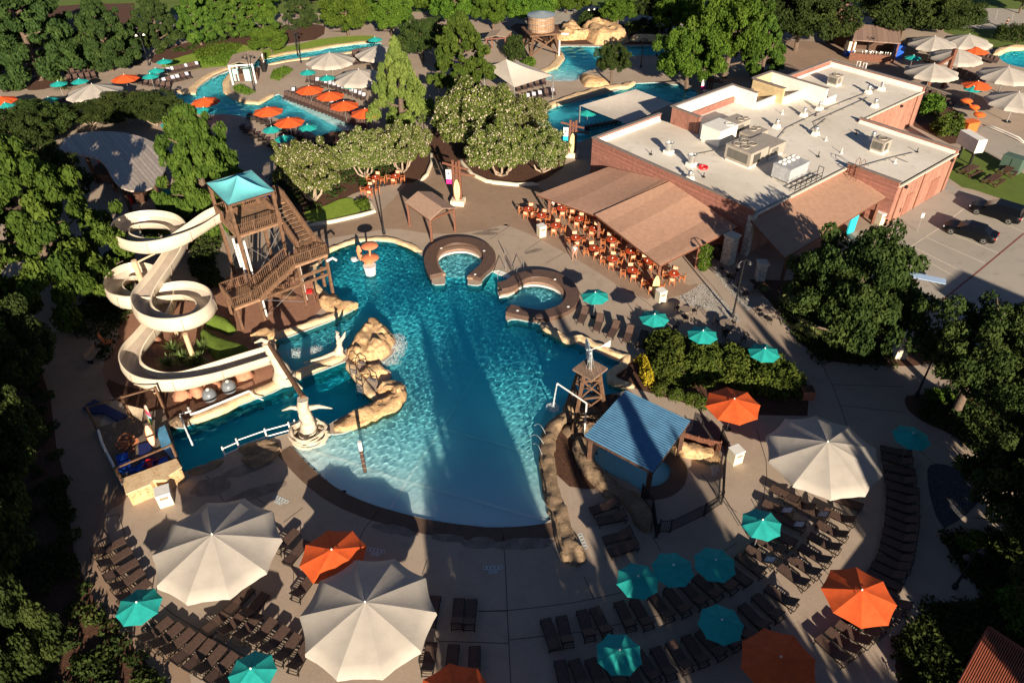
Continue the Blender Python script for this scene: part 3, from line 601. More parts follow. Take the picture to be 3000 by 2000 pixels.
o = blob('waterfall_rock', px(('a2', (700, 240), (760, 215), (830, 230), (900, 270), (840, 300), (720, 290))), 1.4, rockM, res=.25, terr=.5, edge=2, amp=.5, freq=.4, z0=-.2, seed=23); tag(o, 'tan rock outcrop beside the barrel tower spout', 'rock')
o = rockwall('stone_wall', px(('a2', (1290, 350), (1450, 350), (1640, 350))), .6, 1.1, copeM, amp=.06, seed=24, step=.8); tag(o, 'pale stone wall behind the far pool under oaks', 'low wall')
o = blob('island_rock', px(('a2', (865, 640), (920, 650), (1090, 690), (1130, 730), (1050, 750), (900, 740), (870, 700))), .9, rockM, res=.3, edge=1.5, amp=.25, freq=.6, seed=25); tag(o, 'rounded tan rock under the small round tree', 'rock')
o = rockwall('adult_pool_coping', px(('a3', (2070, 470), (2130, 430), (2210, 415), (2400, 410))), 1.5, .4, copeM, amp=.15, seed=26, step=.8); tag(o, 'cream rock edge of the far right blue pool', 'pool coping')
# spas
ringM = mat('dark_brown_tile', (.115, .07, .052), .45, .18, 6); ring2M = mat('light_brown_tile', (.30, .19, .135), .6, .15, 6); rimM = mat('white_rim', (.8, .76, .68), .5, .05, 5)
def spa(label, outer, inner, rim, lights):
    t = thing('spa_ring', label, 'spa', outer[0])
    base = t.location.copy()
    P = smooth_poly(outer, 2, False); mb = MB()
    sweep(mb, [p-base for p in P], [(-.62, -1.0), (.62, -1.0), (.62, .42), (-.62, .42)]); mb.build('ring_top', ringM, t, bevel=.03)
    P = smooth_poly(inner, 2, False); mb = MB()
    sweep(mb, [p-base for p in P], [(-.28, -1.0), (.28, -1.0), (.28, .2), (-.28, .2)]); mb.build('ring_step', ring2M, t)
    P = smooth_poly(rim, 2, False); mb = MB()
    sweep(mb, [p-base for p in P], [(-.07, -1.0), (.07, -1.0), (.07, .05), (-.07, .05)]); mb.build('rim', rimM, t)
    for q in lights:
        p = at(*q, .43)-base; mb = MB(); mb.lathe([(.13, 0), (.13, .02), (.05, .05), (.001, .05)], 10, p); mb.build('light_cap', whiteM, t)
spa('first round spa ring nearest the wooden kiosk', px(('b1', (1680, 1025), (1640, 960), (1625, 880), (1660, 800), (1760, 745), (1880, 730), (2000, 745), (2100, 795), (2140, 870), (2110, 950), (2040, 1010), (2005, 1045)), z=0),
    px(('b1', (1735, 1010), (1690, 960), (1668, 900), (1680, 850), (1740, 805), (1880, 775), (2010, 800), (2080, 850), (2100, 905), (2060, 960), (1985, 1000), (1965, 1040))),
    px(('b1', (1752, 1000), (1700, 950), (1682, 900), (1695, 865), (1750, 825), (1880, 800), (1990, 818), (2060, 860), (2078, 905), (2040, 950), (1965, 995))),
    T('b1', (1720, 775), (2085, 797), (2008, 997)))
spa('second round spa ring nearest the teal umbrella row', px(('b2', (185, 1125), (270, 1105), (330, 1060), (420, 1020), (560, 1015), (690, 1050), (780, 1120), (815, 1210), (760, 1300), (650, 1350), (540, 1370), (400, 1350), (260, 1315))),
    px(('b2', (185, 1170), (285, 1150), (340, 1100), (430, 1062), (560, 1065), (690, 1108), (755, 1190), (745, 1260), (660, 1315), (540, 1338), (420, 1325), (260, 1290))),
    px(('b2', (180, 1188), (282, 1172), (335, 1118), (425, 1085), (560, 1092), (680, 1135), (738, 1200), (730, 1250), (650, 1298), (540, 1322), (430, 1308), (240, 1276))),
    T('b2', (655, 1040), (768, 1272), (337, 1305)))
# pool steps with rails, and ladders
def handrail(mb, a, b, h=.9, r=.03):
    a, b = Vector(a), Vector(b); mb.tube([a, a+Vector((0, 0, h)), b+Vector((0, 0, h*.6)), b+Vector((0, 0, -.3))], r, 6)
t = thing('pool_steps', 'pale steps with steel rails between the two spas', 'steps', at(*T('b1', (2240, 960)))); b0 = t.location
stp = G(T('b1', (2180, 945), (2330, 1010))); dn = G(T('b1', (2080, 1090), (2290, 1190)))
mb = MB()
for i in range(5):
    f0, f1 = i/5, (i+1)/5; z = -.04-.16*i
    a, b_, c, d = stp[0].lerp(dn[0], f0), stp[1].lerp(dn[1], f0), stp[1].lerp(dn[1], f1), stp[0].lerp(dn[0], f1)
    mb.prism([(v-b0)[:2] for v in (a, b_, c, d)], -1.2, z)
o = mb.build('steps', whiteM, t); o.cycles.is_caustics_receiver = True
mb = MB()
for q0, q1 in ((T('b1', (2270, 960)), T('b1', (2200, 1050))), (T('b2', (390, 950)), T('b2', (330, 1000))), (T('b2', (230, 830)), T('b2', (310, 980)))):
    handrail(mb, at(*q0)-b0, at(*q1)-b0)
mb.build('handrail', steelM, t)
for i, (p, q) in enumerate(((T('c1', (1010, 380)), T('c1', (1075, 290))), (T('c1', (1080, 520)), T('c1', (1170, 440))))):
    a, b_ = at(*p), at(*q); t = thing('pool_ladder', ['upper black pool ladder beside the waterfall boulder', 'lower black pool ladder beside the long curved rock wall'][i], 'ladder', a, 0, 'two pool ladders over the stone wall')
    d = (b_-a); d.z = 0; d.normalize(); s_ = Vector((-d.y, d.x, 0)); mb = MB()
    for s2 in (-.3, .3):
        o_ = s_*s2; mb.tube([o_-d*.7+Vector((0, 0, -.6)), o_-d*.55+Vector((0, 0, .9)), o_-d*.2+Vector((0, 0, 1.25)), o_+d*.3+Vector((0, 0, 1.2)), o_+d*1.0+Vector((0, 0, .7)), o_+d*1.3+Vector((0, 0, -.6))], .035, 6)
    mb.build('rail', blackM, t); mb = MB()
    for k in range(4): mb.box(d*(.75+.17*k)+Vector((0, 0, .45-.28*k)), (.62, .16, .04), rz=math.atan2(s_.y, s_.x))
    for k in range(3): mb.box(-d*.6+Vector((0, 0, .2+.28*k)), (.62, .12, .04), rz=math.atan2(s_.y, s_.x))
    build_parts(mb, 'tread', steelM, t)
# ================================================================== RESTAURANT BUILDING
AZ = R_(-51.3); BA = Vector((math.cos(AZ), math.sin(AZ), 0)); BB = Vector((-math.sin(AZ), math.cos(AZ), 0)); BO = at(1735.8, 401.3, 5.1); BO.z = 0
brickM = stripes('red_board_siding', (.33, .145, .108), (.2, .075, .05), (0, 0, 1), .22, .8, .18, .6, .82, .08)
brickVM = stripes('vertical_board_siding', (.31, .14, .10), (.2, .08, .055), (1, 0, 0), .35, .8, .15, .6, .85, .06)
brickWM = stripes('vertical_side_siding', (.37, .18, .125), (.25, .11, .075), (0, 1, 0), .5, .8, .15, .4, .9, .05)
roofM = layered('membrane_roof', (.78, .73, .65), [(.12, .4, .68, (.58, .52, .43), .8, 'n'), (.9, .55, .75, (.45, .39, .31), .5, 'n'), (5, .6, .75, (.5, .44, .35), .3, 'n')], .8, .08, 3)
paraM = mat('white_parapet', (.80, .76, .69), .7, .05, 1.5); capM = mat('grey_brown_coping_metal', (.23, .19, .165), .5, .1, 3)
tanM = stripes('tan_block', (.60, .46, .25), (.42, .31, .17), (0, 0, 1), .2, .85, .1, .4, .9, .08)
bl = thing('restaurant_building', 'low red-brown restaurant with white flat roof beside the parking lot', 'building', BO, AZ)
# local coordinates: x = a (towards the parking), y = b (away from the pool)
OUT = [(0, 0), (21.7, 0), (21.7, 16), (27.4, 16), (27.4, 28.5), (15.8, 28.5), (15.8, 43.5), (2.2, 43.5), (2.2, 11), (0, 11)]
mb = MB()
def wall(mb, p, q, z0, z1, th=.3):
    p, q = Vector((*p, 0)), Vector((*q, 0)); d = (q-p).normalized(); n = Vector((d.y, -d.x, 0))
    mb.prism([p[:2], q[:2], (q-n*th)[:2], (p-n*th)[:2]], z0, z1)
wall(mb, (0, 0), (21.7, 0), 0, 5.0); wall(mb, (21.72, 16), (27.4, 16), 0, 4.85); wall(mb, (15.82, 28.5), (15.5, 28.5), 0, 4.4)
wall(mb, (2.2, 43.2), (2.2, 11), 0, 5.0); wall(mb, (0, 11), (0, .3), 0, 5.0); build_parts(mb, 'wall', brickM, bl)
mb = MB(); wall(mb, (21.7, .3), (21.7, 16), 0, 4.3); wall(mb, (27.4, 16.3), (27.4, 28.2), 0, 4.3); wall(mb, (15.8, 28.8), (15.8, 43.2), 0, 4.3); build_parts(mb, 'wall', brickWM, bl)
mb = MB(); wall(mb, (27.4, 28.5), (15.8, 28.5), 0, 4.75, .3); wall(mb, (15.8, 43.5), (2.2, 43.5), 0, 5.0, .3); build_parts(mb, 'wall', brickVM, bl)
mb = MB(); RP = [(.3, .3), (21.55, .3), (21.55, 16.15), (27.3, 16.3), (27.3, 28.3), (15.7, 28.4), (15.7, 43.3), (2.4, 43.3), (2.4, 11.2), (.3, 10.9)]
mb.prism(RP, 4.05, 4.3); mb.build('roof', roofM, bl)
mb = MB()   # inner faces of the parapets
for p, q, z in (((.32, .33), (21.4, .33), 4.85), ((.33, 10.7), (.33, .35), 4.85), ((2.43, 43.1), (2.43, 22.5), 4.85), ((15.6, 43.18), (2.5, 43.18), 4.85), ((27.2, 28.17), (15.9, 28.17), 4.6)):
    wall(mb, p, q, 4.3, z, .06)
    wall(mb, p, q, 4.3, 4.5, .25)
# tall open box
wall(mb, (1.85, 22.3), (1.85, 11.3), 4.3, 6.3, .25); wall(mb, (5.4, 22.3), (1.85, 22.3), 4.3, 6.3, .25)
wall(mb, (1.9, 11.25), (5.8, 11.25), 4.3, 6.25, .12)
wall(mb, (10.1, 30.0), (2.2, 30.0), 4.3, 6.3, .25)
wall(mb, (5.4, 26.0), (5.4, 22.4), 4.3, 5.1, .25); wall(mb, (6.6, 29.6), (6.6, 26.2), 4.3, 5.2, .25); wall(mb, (10.1, 32), (10.1, 30.0), 4.3, 5.1, .2)
mb.build('parapet', paraM, bl)
mb = MB(); wall(mb, (1.8, 11.0), (5.9, 11.0), 4.2, 6.3, .24); build_parts(mb, 'wall', brickVM, bl)
mb = MB(); wall(mb, (2.0, 26.0), (6.6, 26.0), 4.2, 6.3, .25); wall(mb, (2.0, 29.9), (2.0, 26.1), 4.2, 6.3, .25); build_parts(mb, 'wall', tanM, bl)
mb = MB()
def cap(p, q, z, w=.42):
    p, q = Vector((*p, z)), Vector((*q, z)); mb.bar(p, q, w, .07)
cap((-.1, .12), (21.8, .12), 5.03); cap((.12, .3), (.12, 11.1), 5.035); cap((21.6, 16.12), (27.5, 16.12), 4.88); cap((27.5, 28.4), (15.7, 28.4), 4.78, .3)
cap((2.3, 43.38), (15.9, 43.38), 5.03); cap((2.3, 22.4), (2.3, 43.3), 5.035); cap((1.68, 10.95), (1.68, 22.45), 6.33); cap((1.5, 22.2), (5.5, 22.2), 6.335); cap((1.7, 11.1), (6.0, 11.1), 6.34)
cap((1.9, 26.0), (6.75, 26.0), 6.33); cap((1.95, 26.1), (1.95, 30.1), 6.335); cap((2.1, 29.9), (10.2, 29.9), 6.34)
mb.build('coping', capM, bl)
mb = MB()
for p, q in (((21.72, .5), (21.72, 15.9)), ((27.45, 16.2), (27.45, 28.3)), ((15.85, 28.7), (15.85, 43.3))):
    mb.bar(Vector((*p, 4.33)), Vector((*q, 4.33)), .22, .12)
build_parts(mb, 'gutter', mat('cream_gutter', (.7, .64, .52), .6, .05, 3), bl)
mb = MB()
for b_ in (17.0, 21.5, 27.6): mb.bar((27.44, b_, 0), (27.44, b_, 4.25), .12, .1)
for b_ in (30.5, 42): mb.bar((15.84, b_, 0), (15.84, b_, 4.25), .12, .1)
build_parts(mb, 'downspout', redwoodM, bl)
mb = MB(); mb.box((27.43, 19.5, 1.25), (.1, 1.1, 2.4)); mb.box((27.43, 25.0, 1.25), (.1, 1.8, 2.4)); build_parts(mb, 'door', mat('faded_red_door', (.3, .13, .09), .6, .1, 3), bl)
mb = MB(); mb.box((27.5, 17.6, 3.9), (.35, .3, .25)); mb.box((27.5, 27.2, 3.9), (.35, .3, .25)); mb.box((15.9, 38, 3.8), (.35, .3, .25)); build_parts(mb, 'wall_light', blackM, bl)
mb = MB(); wall(mb, (21.9, -.05), (21.9, .55), 0, 4.4, .6); mb.build('stone_pier', mat('pale_stone_pier', (.55, .5, .42), .9, .35, 4, .8, 7), bl)
# rooftop ducts and pipe runs are fixed to the roof: parts
mb = MB()
def gas(pts, z=4.42, r=.035):
    mb.tube([Vector((*p, z)) for p in pts], r, 5)
    for i in range(len(pts)-1):
        a, b_ = Vector((*pts[i], 0)), Vector((*pts[i+1], 0)); n = int((b_-a).length/2.2)
        for k in range(n): q = a.lerp(b_, (k+.5)/n); mb.box((q.x, q.y, 4.35), (.22, .12, .1))
gas([(9.2, 5.6), (10.4, 9.4), (10.9, 10.6)]); gas([(13.4, 14.9), (11.6, 20), (11.2, 30), (11.6, 40)]); gas([(14.6, 21.8), (12.6, 24), (12.5, 36)]); gas([(15.5, 20.5), (13.8, 21.6), (13.0, 26)]); gas([(22.5, 17.0), (23.6, 22.0), (24.4, 24.8)]); gas([(23.6, 22.2), (25.2, 22.0)])
mb.build('gas_pipe', mat('pipe_grey', (.22, .2, .17), .6, .1, 3), bl)
# access ladder
mb = MB()
for s2 in (-.28, .28): mb.tube([(22.9+s2, 15.75, .3), (22.9+s2, 15.75, 5.6), (22.9+s2, 16.2, 5.75), (22.9+s2, 16.6, 5.5), (22.9+s2, 16.6, 4.3)], .035, 6)
for k in range(16): mb.bar((22.62, 15.75, .5+.3*k), (23.18, 15.75, .5+.3*k), .03)
for k in range(4):
    z = 2.6+.8*k; mb.tube([(22.6, 15.7, z), (22.45, 15.3, z), (22.9, 14.95, z), (23.35, 15.3, z), (23.2, 15.7, z)], .03, 5)
for q in ((22.45, 15.3), (22.9, 14.95), (23.35, 15.3)): mb.bar((*q, 2.6), (*q, 5.1), .03)
mb.build('access_ladder', redwoodM, bl)
mb = MB()
for a_ in (1.9, 2.8): mb.tube([(4.3+a_, 43.3, 4.6), (4.3+a_, 43.2, 5.8), (4.3+a_, 44.1, 5.6), (4.3+a_, 44.1, .3)], .07, 6)
mb.build('roof_ladder', whiteM, bl)
# rooftop machines
def B2(a_, b_, z=4.3): return BO+BA*a_+BB*b_+Vector((0, 0, z))
acM = mat('beige_unit_metal', (.42, .37, .31), .55, .1, 2, metal=.2); acwM = mat('white_unit_metal', (.78, .76, .7), .5, .06, 2); grillM = stripes('fin_grille', (.16, .15, .13), (.03, .03, .03), (1, 0, 0), .09, .6, .05, .8, .5, .2)
galvM = layered('galvanised_sheet', (.38, .39, .40), [(2, .45, .6, (.5, .51, .52), .8, 'n'), (9, .5, .65, (.26, .27, .28), .6, 'n')], .45, .1, 8)
def fan(mb_r, mb_d, c, r):
    mb_r.lathe([(r+.05, 0), (r+.05, .09), (r, .09), (r, .02)], 20, c); mb_d.lathe([(r, .01), (r, .03), (.001, .03)], 20, c)
    for k in range(5):
        a = k*1.2566; mb_r.box(Vector(c)+Vector((math.cos(a)*r*.5, math.sin(a)*r*.5, .055)), (r, .035, .02), rz=a)
def ac(label, a_, b_, dims, m, fans, grp='air conditioning units on the white roof', side=True, curb=True):
    t = thing('air_conditioner', label, 'air conditioner', B2(a_, b_), AZ, grp); x, y, z = dims
    mb = MB()
    if curb: mb.box((0, 0, .12), (x*.92, y*.92, .24)); mb.build('curb', paraM, t); mb = MB()
    mb.box((0, 0, .24+z/2), (x, y, z)); mb.box((0, 0, .24+z+.03), (x+.08, y+.08, .06)); mb.build('housing', m, t, bevel=.03)
    if side:
        mb = MB(); mb.box((0, -y/2-.012, .24+z*.5), (x*.78, .03, z*.66)); mb.box((x/2+.012, -y*.15, .24+z*.5), (.03, y*.4, z*.66)); mb.build('grille', grillM, t)
    for fx, fy, fr in fans:
        r1, r2 = MB(), MB(); fan(r1, r2, (fx, fy, .24+z+.06), fr); o = r1.build('fan_guard', m, t); r2.build('fan_well', blackM, o)
    return t
ac('white boxy rooftop unit with one fan beside the tall parapet', 8.6, 11.2, (2.6, 3.0, 1.65), acwM, [(.6, .8, .38)], side=False)
ac('beige unit behind the white one, with two fans', 8.3, 14.6, (2.0, 2.6, 1.3), acM, [(.4, .2, .36), (.4, 1.0, .3)])
ac('largest beige rooftop unit with four fans at the front', 13.7, 9.4, (3.3, 3.0, 1.5), acM, [(-.8, -.7, .42), (.2, -.7, .42), (-.8, .5, .42), (.2, .5, .42)])
ac('beige duct section joined behind the four-fan unit', 13.9, 12.6, (2.9, 2.8, 1.15), acM, [])
ac('second beige unit with two dark fans behind the four-fan one', 11.2, 14.0, (1.7, 2.9, 1.0), acM, [(-.3, .2, .4), (-.3, 1.0, .34)])
ac('small beige condenser on its own near the right eave', 21.6, 22.5, (1.5, 1.5, 1.15), acM, [(0, 0, .45)])
ac('small beige condenser at the far end of the roof', 7.0, 37.0, (1.4, 1.4, 1.0), acM, [(0, 0, .42)])
t = ac('large galvanised cooler on legs with a row of pale caps', 19.0, 9.6, (2.1, 3.2, 1.35), galvM, [], side=False, curb=False)
mb = MB()
for i in range(2):
    for j in range(4): mb.lathe([(.24, 0), (.24, .12), (.15, .2), (.001, .22)], 10, (-.75+.45*i, -.9+.75*j, 1.62))
mb.build('cap', acwM, t); mb = MB()
for x_ in (-.9, .9):
    for y_ in (-1.4, 1.4): mb.box((x_, y_, .12), (.14, .14, .24))
mb.build('foot', steelM, t)
t = thing('pipe_rack', 'black steel pipe rack beside the galvanised cooler', 'pipe rack', B2(20.9, 9.4), AZ); mb = MB()
for x_ in (0, .55): mb.bar((x_, -2.4, .35), (x_, 2.4, .35), .06); mb.bar((x_, -1.9, .8), (x_, 2.2, .8), .04)
for k in range(6):
    y_ = -2.3+.92*k; mb.bar((0, y_, .35), (.55, y_, .35), .05)
    for x_ in (0, .55): mb.bar((x_, y_, 0), (x_, y_, .8), .04)
    if k < 5: mb.bar((0, y_, .8), (.0, y_+.9, .35), .03)
mb.bar((0, 2.3, .3), (0, 2.3, 1.3), .05); mb.bar((.55, 2.3, .3), (.55, 2.3, 1.3), .05); mb.bar((0, 2.3, 1.3), (.55, 2.3, 1.3), .05)
mb.build('frame', blackM, t)
def vent(label, a_, b_, s_=1., big=False):
    t = thing('roof_vent', label, 'roof vent', B2(a_, b_), AZ, 'round metal vents on the white roof'); mb = MB()
    if big:
        mb.box((0, 0, .18), (.85, .85, .36)); mb.build('curb', paraM, t); mb = MB()
        mb.lathe([(.34, .36), (.36, .7), (.42, .9), (.46, 1.05), (.46, 1.25), (.40, 1.25), (.38, 1.1), (.001, 1.1)], 20); mb.build('stack', steelM, t, smooth=True)
    else:
        mb.add(*frustum(.38, .26, 0, .42)); mb.build('curb', paraM, t); mb = MB()
        mb.lathe([(.17, .42), (.17, .6), (.26, .62), (.26, .72), (.19, .74), (.19, .86), (.25, .88), (.22, .98), (.001, 1.02)], 14); mb.build('stack', steelM, t, smooth=True)
def frustum(r0, r1, z0, z1):
    v = [(sx*r, sy*r, z) for r, z in ((r0, z0), (r1, z1)) for sx, sy in ((-1, -1), (1, -1), (1, 1), (-1, 1))]
    return v, [(3, 2, 1, 0), (4, 5, 6, 7), (0, 1, 5, 4), (1, 2, 6, 5), (2, 3, 7, 6), (3, 0, 4, 7)]
vent('largest exhaust fan near the front corner of the roof', 7.2, 4.6, big=True); vent('exhaust fan to the right of the largest one', 10.8, 4.1, big=True)
VL = ['roof vent just behind the fan units, first in the long row', 'second roof vent in the long row over the restaurant', 'third roof vent in the row, below the open white wall', 'roof vent alone right of the fan units', 'roof vent beside the looped pipe near the far eave', 'roof vent behind the lone condenser near the right parapet', 'roof vent left of the four near the far parapet', 'roof vent right of the four near the far parapet', 'low metal vent beside the front parapet near the float ring']
for (a_, b_), l in zip(((10.6, 19.4), (10.6, 24.8), (10.7, 27.9), (14.7, 21.0), (14.5, 33.9), (19.6, 24.6), (11.5, 37.5), (12.0, 39.8), (12.9, 1.4)), VL): vent(l, a_, b_)
SP = random.Random(3)
for i, (a_, b_) in enumerate(((6.2, 2.9), (12.2, 2.6), (13.4, 3.0), (8.6, 23.4), (11.4, 26.0), (16.3, 20.6), (17.5, 24.8), (19.3, 18.9), (24.4, 25.4), (24.3, 21.0), (18.2, 16.2))):
    o = MB().lathe([(.2, 0), (.1, .12), (.045, .14), (.045, .45+.15*SP.random()), (.001, .5)], 8).build('vent_pipe', acwM if i % 2 else blackM); o.location = B2(a_, b_)
    tag(o, 'thin plumbing vent pipe standing on the white roof', 'vent pipe', 'thin vent pipes on the white roof')
o = MB().tube([(.42*math.cos(a), .42*math.sin(a), .1) for a in [i*6.2832/18 for i in range(19)]], .13, 8).build('float_ring', redM, smooth=True); o.location = B2(12.0, 4.6)
tag(o, 'red ring lying on the white roof near the front parapet', 'float ring')
# ================================================================== AWNINGS
def canopy_quad(mb, c, n=10, sag=0., th=.03, over=.0):
    """c: 4 corners back-left, back-right, front-right, front-left; a sagging sheet with thickness and hem"""
    vs = []
    for j in range(n+1):
        for i in range(n+1):
            u, v = i/n, j/n
            p = (c[0]*(1-u)+c[1]*u)*(1-v)+(c[3]*(1-u)+c[2]*u)*v
            vs.append(p-Vector((0, 0, sag*16*u*(1-u)*v*(1-v))))
    N = len(vs); vs += [v-Vector((0, 0, th)) for v in vs]; fs = []
    for j in range(n):
        for i in range(n):
            a = j*(n+1)+i; q = (a, a+1, a+n+2, a+n+1); fs += [q[::-1], tuple(k+N for k in q)]
    ring = [i for i in range(n+1)]+[j*(n+1)+n for j in range(1, n+1)]+[n*(n+1)+i for i in range(n-1, -1, -1)]+[j*(n+1) for j in range(n-1, 0, -1)]
    fs += [(ring[k], ring[(k+1) % len(ring)], ring[(k+1) % len(ring)]+N, ring[k]+N) for k in range(len(ring))]
    mb.add(vs, fs)
def post_under(mb, p, r=.12, z1=None, base=(0, 0, 0)):
    p = Vector(p)-Vector(base); mb.bar((p.x, p.y, 0), (p.x, p.y, (z1 or p.z)-.05), r*2)
def awning(label, corners, m, posts, sag=.15):
    t = thing('patio_awning', label, 'awning', (corners[3].x, corners[3].y, 0)); b0 = t.location
    C = [c-b0 for c in corners]; mb = MB(); canopy_quad(mb, C, 12, sag); mb.build('canopy', m, t, smooth=True)
    for i in range(4):
        mb = MB(); mb.bar(C[i]-Vector((0, 0, .1)), C[(i+1) % 4]-Vector((0, 0, .1)), .1, .14); mb.build('beam', redwoodM, t)
    for (u, v) in posts:
        p = (C[0]*(1-u)+C[1]*u)*(1-v)+(C[3]*(1-u)+C[2]*u)*v; mb = MB(); mb.bar((p.x, p.y, 0), (p.x, p.y, p.z-.15), .26)
        mb.build('post', redwoodM, t)
    return t
awning('left of two terracotta patio awnings over the dining tables', [at(1782, 489, 2.9), at(1955, 529, 4.0), at(1741, 629, 3.1), at(1572, 570, 2.6)], awnM, [(.14, .93), (.97, .90), (.1, .1)])
awning('right, larger terracotta patio awning over the dining tables', [at(1961, 531, 4.05), at(2161, 664, 3.1), at(1934, 777, 2.75), at(1743, 628, 3.25)], awnM, [(.97, .97), (.95, .45), (.93, .05)])
awnSM = stripes('seamed_terracotta_awning', (.45, .25, .17), (.52, .30, .2), (.627, -.779, 0), 1.05, .8, .07, .2, .94, .04)
awning('terracotta awning along the side wall, mottled by oak shade', [at(2200, 645, 4.0), at(2475, 494, 4.0), at(2596, 577, 3.0), at(2300, 754, 2.9)], awnM, [(.05, .95), (.5, .95), (.96, .95)], .08)
# ================================================================== SLIDE TOWER
TD = at(668, 586, 9.8); TD.z = 0; TAZ = R_(37.0)
tw = thing('slide_tower', 'wooden slide tower with turquoise canopy and zigzag stairs', 'slide tower', TD, TAZ)
# local frame: x = away to the right (u), y = away to the left/back; -y = right/front (v)
U, V_ = 3.8, 4.85
ZD = 6.3
def rail(mb, a, b, h=1.05, sp=.17, z0=.0):
    a, b = Vector(a), Vector(b); L = (b-a).length; up = Vector((0, 0, 1))
    mb.bar(a+up*h, b+up*h, .12, .06); mb.bar(a+up*.12, b+up*.12, .06, .09)
    n = max(1, int(L/sp))
    for i in range(n+1):
        p = a.lerp(b, i/n); mb.bar(p+up*z0, p+up*h, .07 if i % 9 else .12, .04 if i % 9 else .12, up=(b-a).normalized())
def deckbox(mb, x0, x1, y0, y1, z, th=.22): mb.box(((x0+x1)/2, (y0+y1)/2, z-th/2), (x1-x0, y1-y0, th))
plankM = stripes('deck_planks', (.33, .19, .11), (.12, .06, .03), (0, 1, 0), .16, .8, .2, .5, .88, .05)
mb = MB(); deckbox(mb, -.1, U+.3, -.0, V_+.2, ZD); mb.build('deck', plankM, tw)
for x_ in (0, U):
    for y_ in (0, V_):
        mb = MB(); mb.bar((x_, y_, 0), (x_, y_, 9.35), .26); mb.build('post', woodM, tw)
mb = MB(); rail(mb, (0, 0, ZD), (U+.2, 0, ZD)); mb.build('railing', woodM, tw)
mb = MB(); rail(mb, (U+.2, V_, ZD), (0, V_, ZD)); mb.build('railing', woodM, tw)
mb = MB(); rail(mb, (0, 0, ZD), (0, 1.2, ZD)); mb.build('railing', woodM, tw)
mb = MB(); rail(mb, (0, V_-1.6, ZD), (0, V_, ZD)); mb.build('railing', woodM, tw)
mb = MB(); rail(mb, (U+.2, 0, ZD), (U+.2, 3.0, ZD)); mb.build('railing', woodM, tw)
mb = MB()
for a, b in (((0, 0), (U, 0)), ((U, 0), (U, V_)), ((U, V_), (0, V_)), ((0, V_), (0, 0))): mb.bar((*a, 9.3), (*b, 9.3), .14, .24)
mb.build('roof_beam', woodM, tw)
mb = MB(); o_ = .18; r4 = [Vector((-o_, -o_, 9.45)), Vector((U+o_, -o_, 9.45)), Vector((U+o_, V_+o_, 9.45)), Vector((-o_, V_+o_, 9.45))]; ap = Vector((U/2, V_/2, 10.5))
vs = []; 
for i in range(4):
    a, b = r4[i], r4[(i+1) % 4]; n = 8; base = len(mb.v)
    pts = []
    for j in range(n+1):
        t_ = j/n
        for k in range(n+1):
            s2 = k/n; e = a.lerp(b, s2)-Vector((0, 0, 0))+(ap-a.lerp(b, s2))*0
            p = e.lerp(ap, t_); p.z -= .28*math.sin(math.pi*t_)*math.sin(math.pi*s2)*.8+.18*math.sin(math.pi*t_); pts.append(p)
    mb.add(pts, [(j*(n+1)+k, j*(n+1)+k+1, (j+1)*(n+1)+k+1, (j+1)*(n+1)+k) for j in range(n) for k in range(n)])
o = mb.build('canopy', turqM, tw, smooth=True)
mb = MB()
for i in range(4): mb.bar(r4[i]-Vector((0, 0, .04)), r4[(i+1) % 4]-Vector((0, 0, .04)), .06, .1)
mb.build('canopy_edge', darkwoodM, tw)
# stairs: flight one comes down beside the deck, towards the camera
X1, X2 = U+.35, U+2.1
ZL1 = 4.3; Y1s, Y1e = 3.4, -3.3
mb = MB(); deckbox(mb, U+.3, X2, 3.4, V_+.2, ZD); mb.build('deck', plankM, tw)
mb = MB(); rail(mb, (X2, V_+.2, ZD), (X2, 3.4, ZD)); rail(mb, (U, V_+.2, ZD), (X2, V_+.2, ZD)); mb.build('railing', woodM, tw)
def flight(a, b, w, side):
    """a top, b bottom (centre line), w width"""
    a, b = Vector(a), Vector(b); n = max(3, int(abs(a.z-b.z)/.18)); d = (b-a); h = Vector((d.x, d.y, 0)).normalized(); s_ = Vector((-h.y, h.x, 0)); rz = math.atan2(h.y, h.x)
    mb = MB(); st = MB()
    for i in range(n):
        p = a.lerp(b, (i+.5)/n); mb.box((p.x, p.y, p.z-.02), (math.hypot(d.x, d.y)/n+.05, w, .06), rz=rz)
    mb.build('stair_treads', woodM2, tw)
    mb = MB()
    for k in (-1, 1): mb.bar(a+s_*k*w/2-Vector((0, 0, .15)), b+s_*k*w/2-Vector((0, 0, .15)), .08, .34)
    mb.build('stringer', woodM, tw)
    for k in side:
        mb = MB(); rail(mb, a+s_*k*w/2, b+s_*k*w/2, sp=.2); mb.build('railing', woodM, tw)
flight((U+1.25, 3.3, ZD), (U+1.25, -2.4, ZL1), 1.6, (-1, 1))
LX0, LX1, LY0, LY1 = U-.9, U+2.2, -4.3, -2.45
mb = MB(); deckbox(mb, LX0+.0, LX1, LY0, LY1, ZL1); mb.build('landing', plankM, tw)
mb = MB(); rail(mb, (LX0, LY0, ZL1), (LX1, LY0, ZL1)); rail(mb, (LX1, LY0, ZL1), (LX1, LY1, ZL1)); mb.build('railing', woodM, tw)
for x_, y_ in ((LX1-.15, LY0+.15), (LX0+.3, LY0+.2), (LX1-.15, LY1)):
    mb = MB(); mb.bar((x_, y_, 0), (x_, y_, ZL1-.2), .24); mb.build('post', woodM, tw)
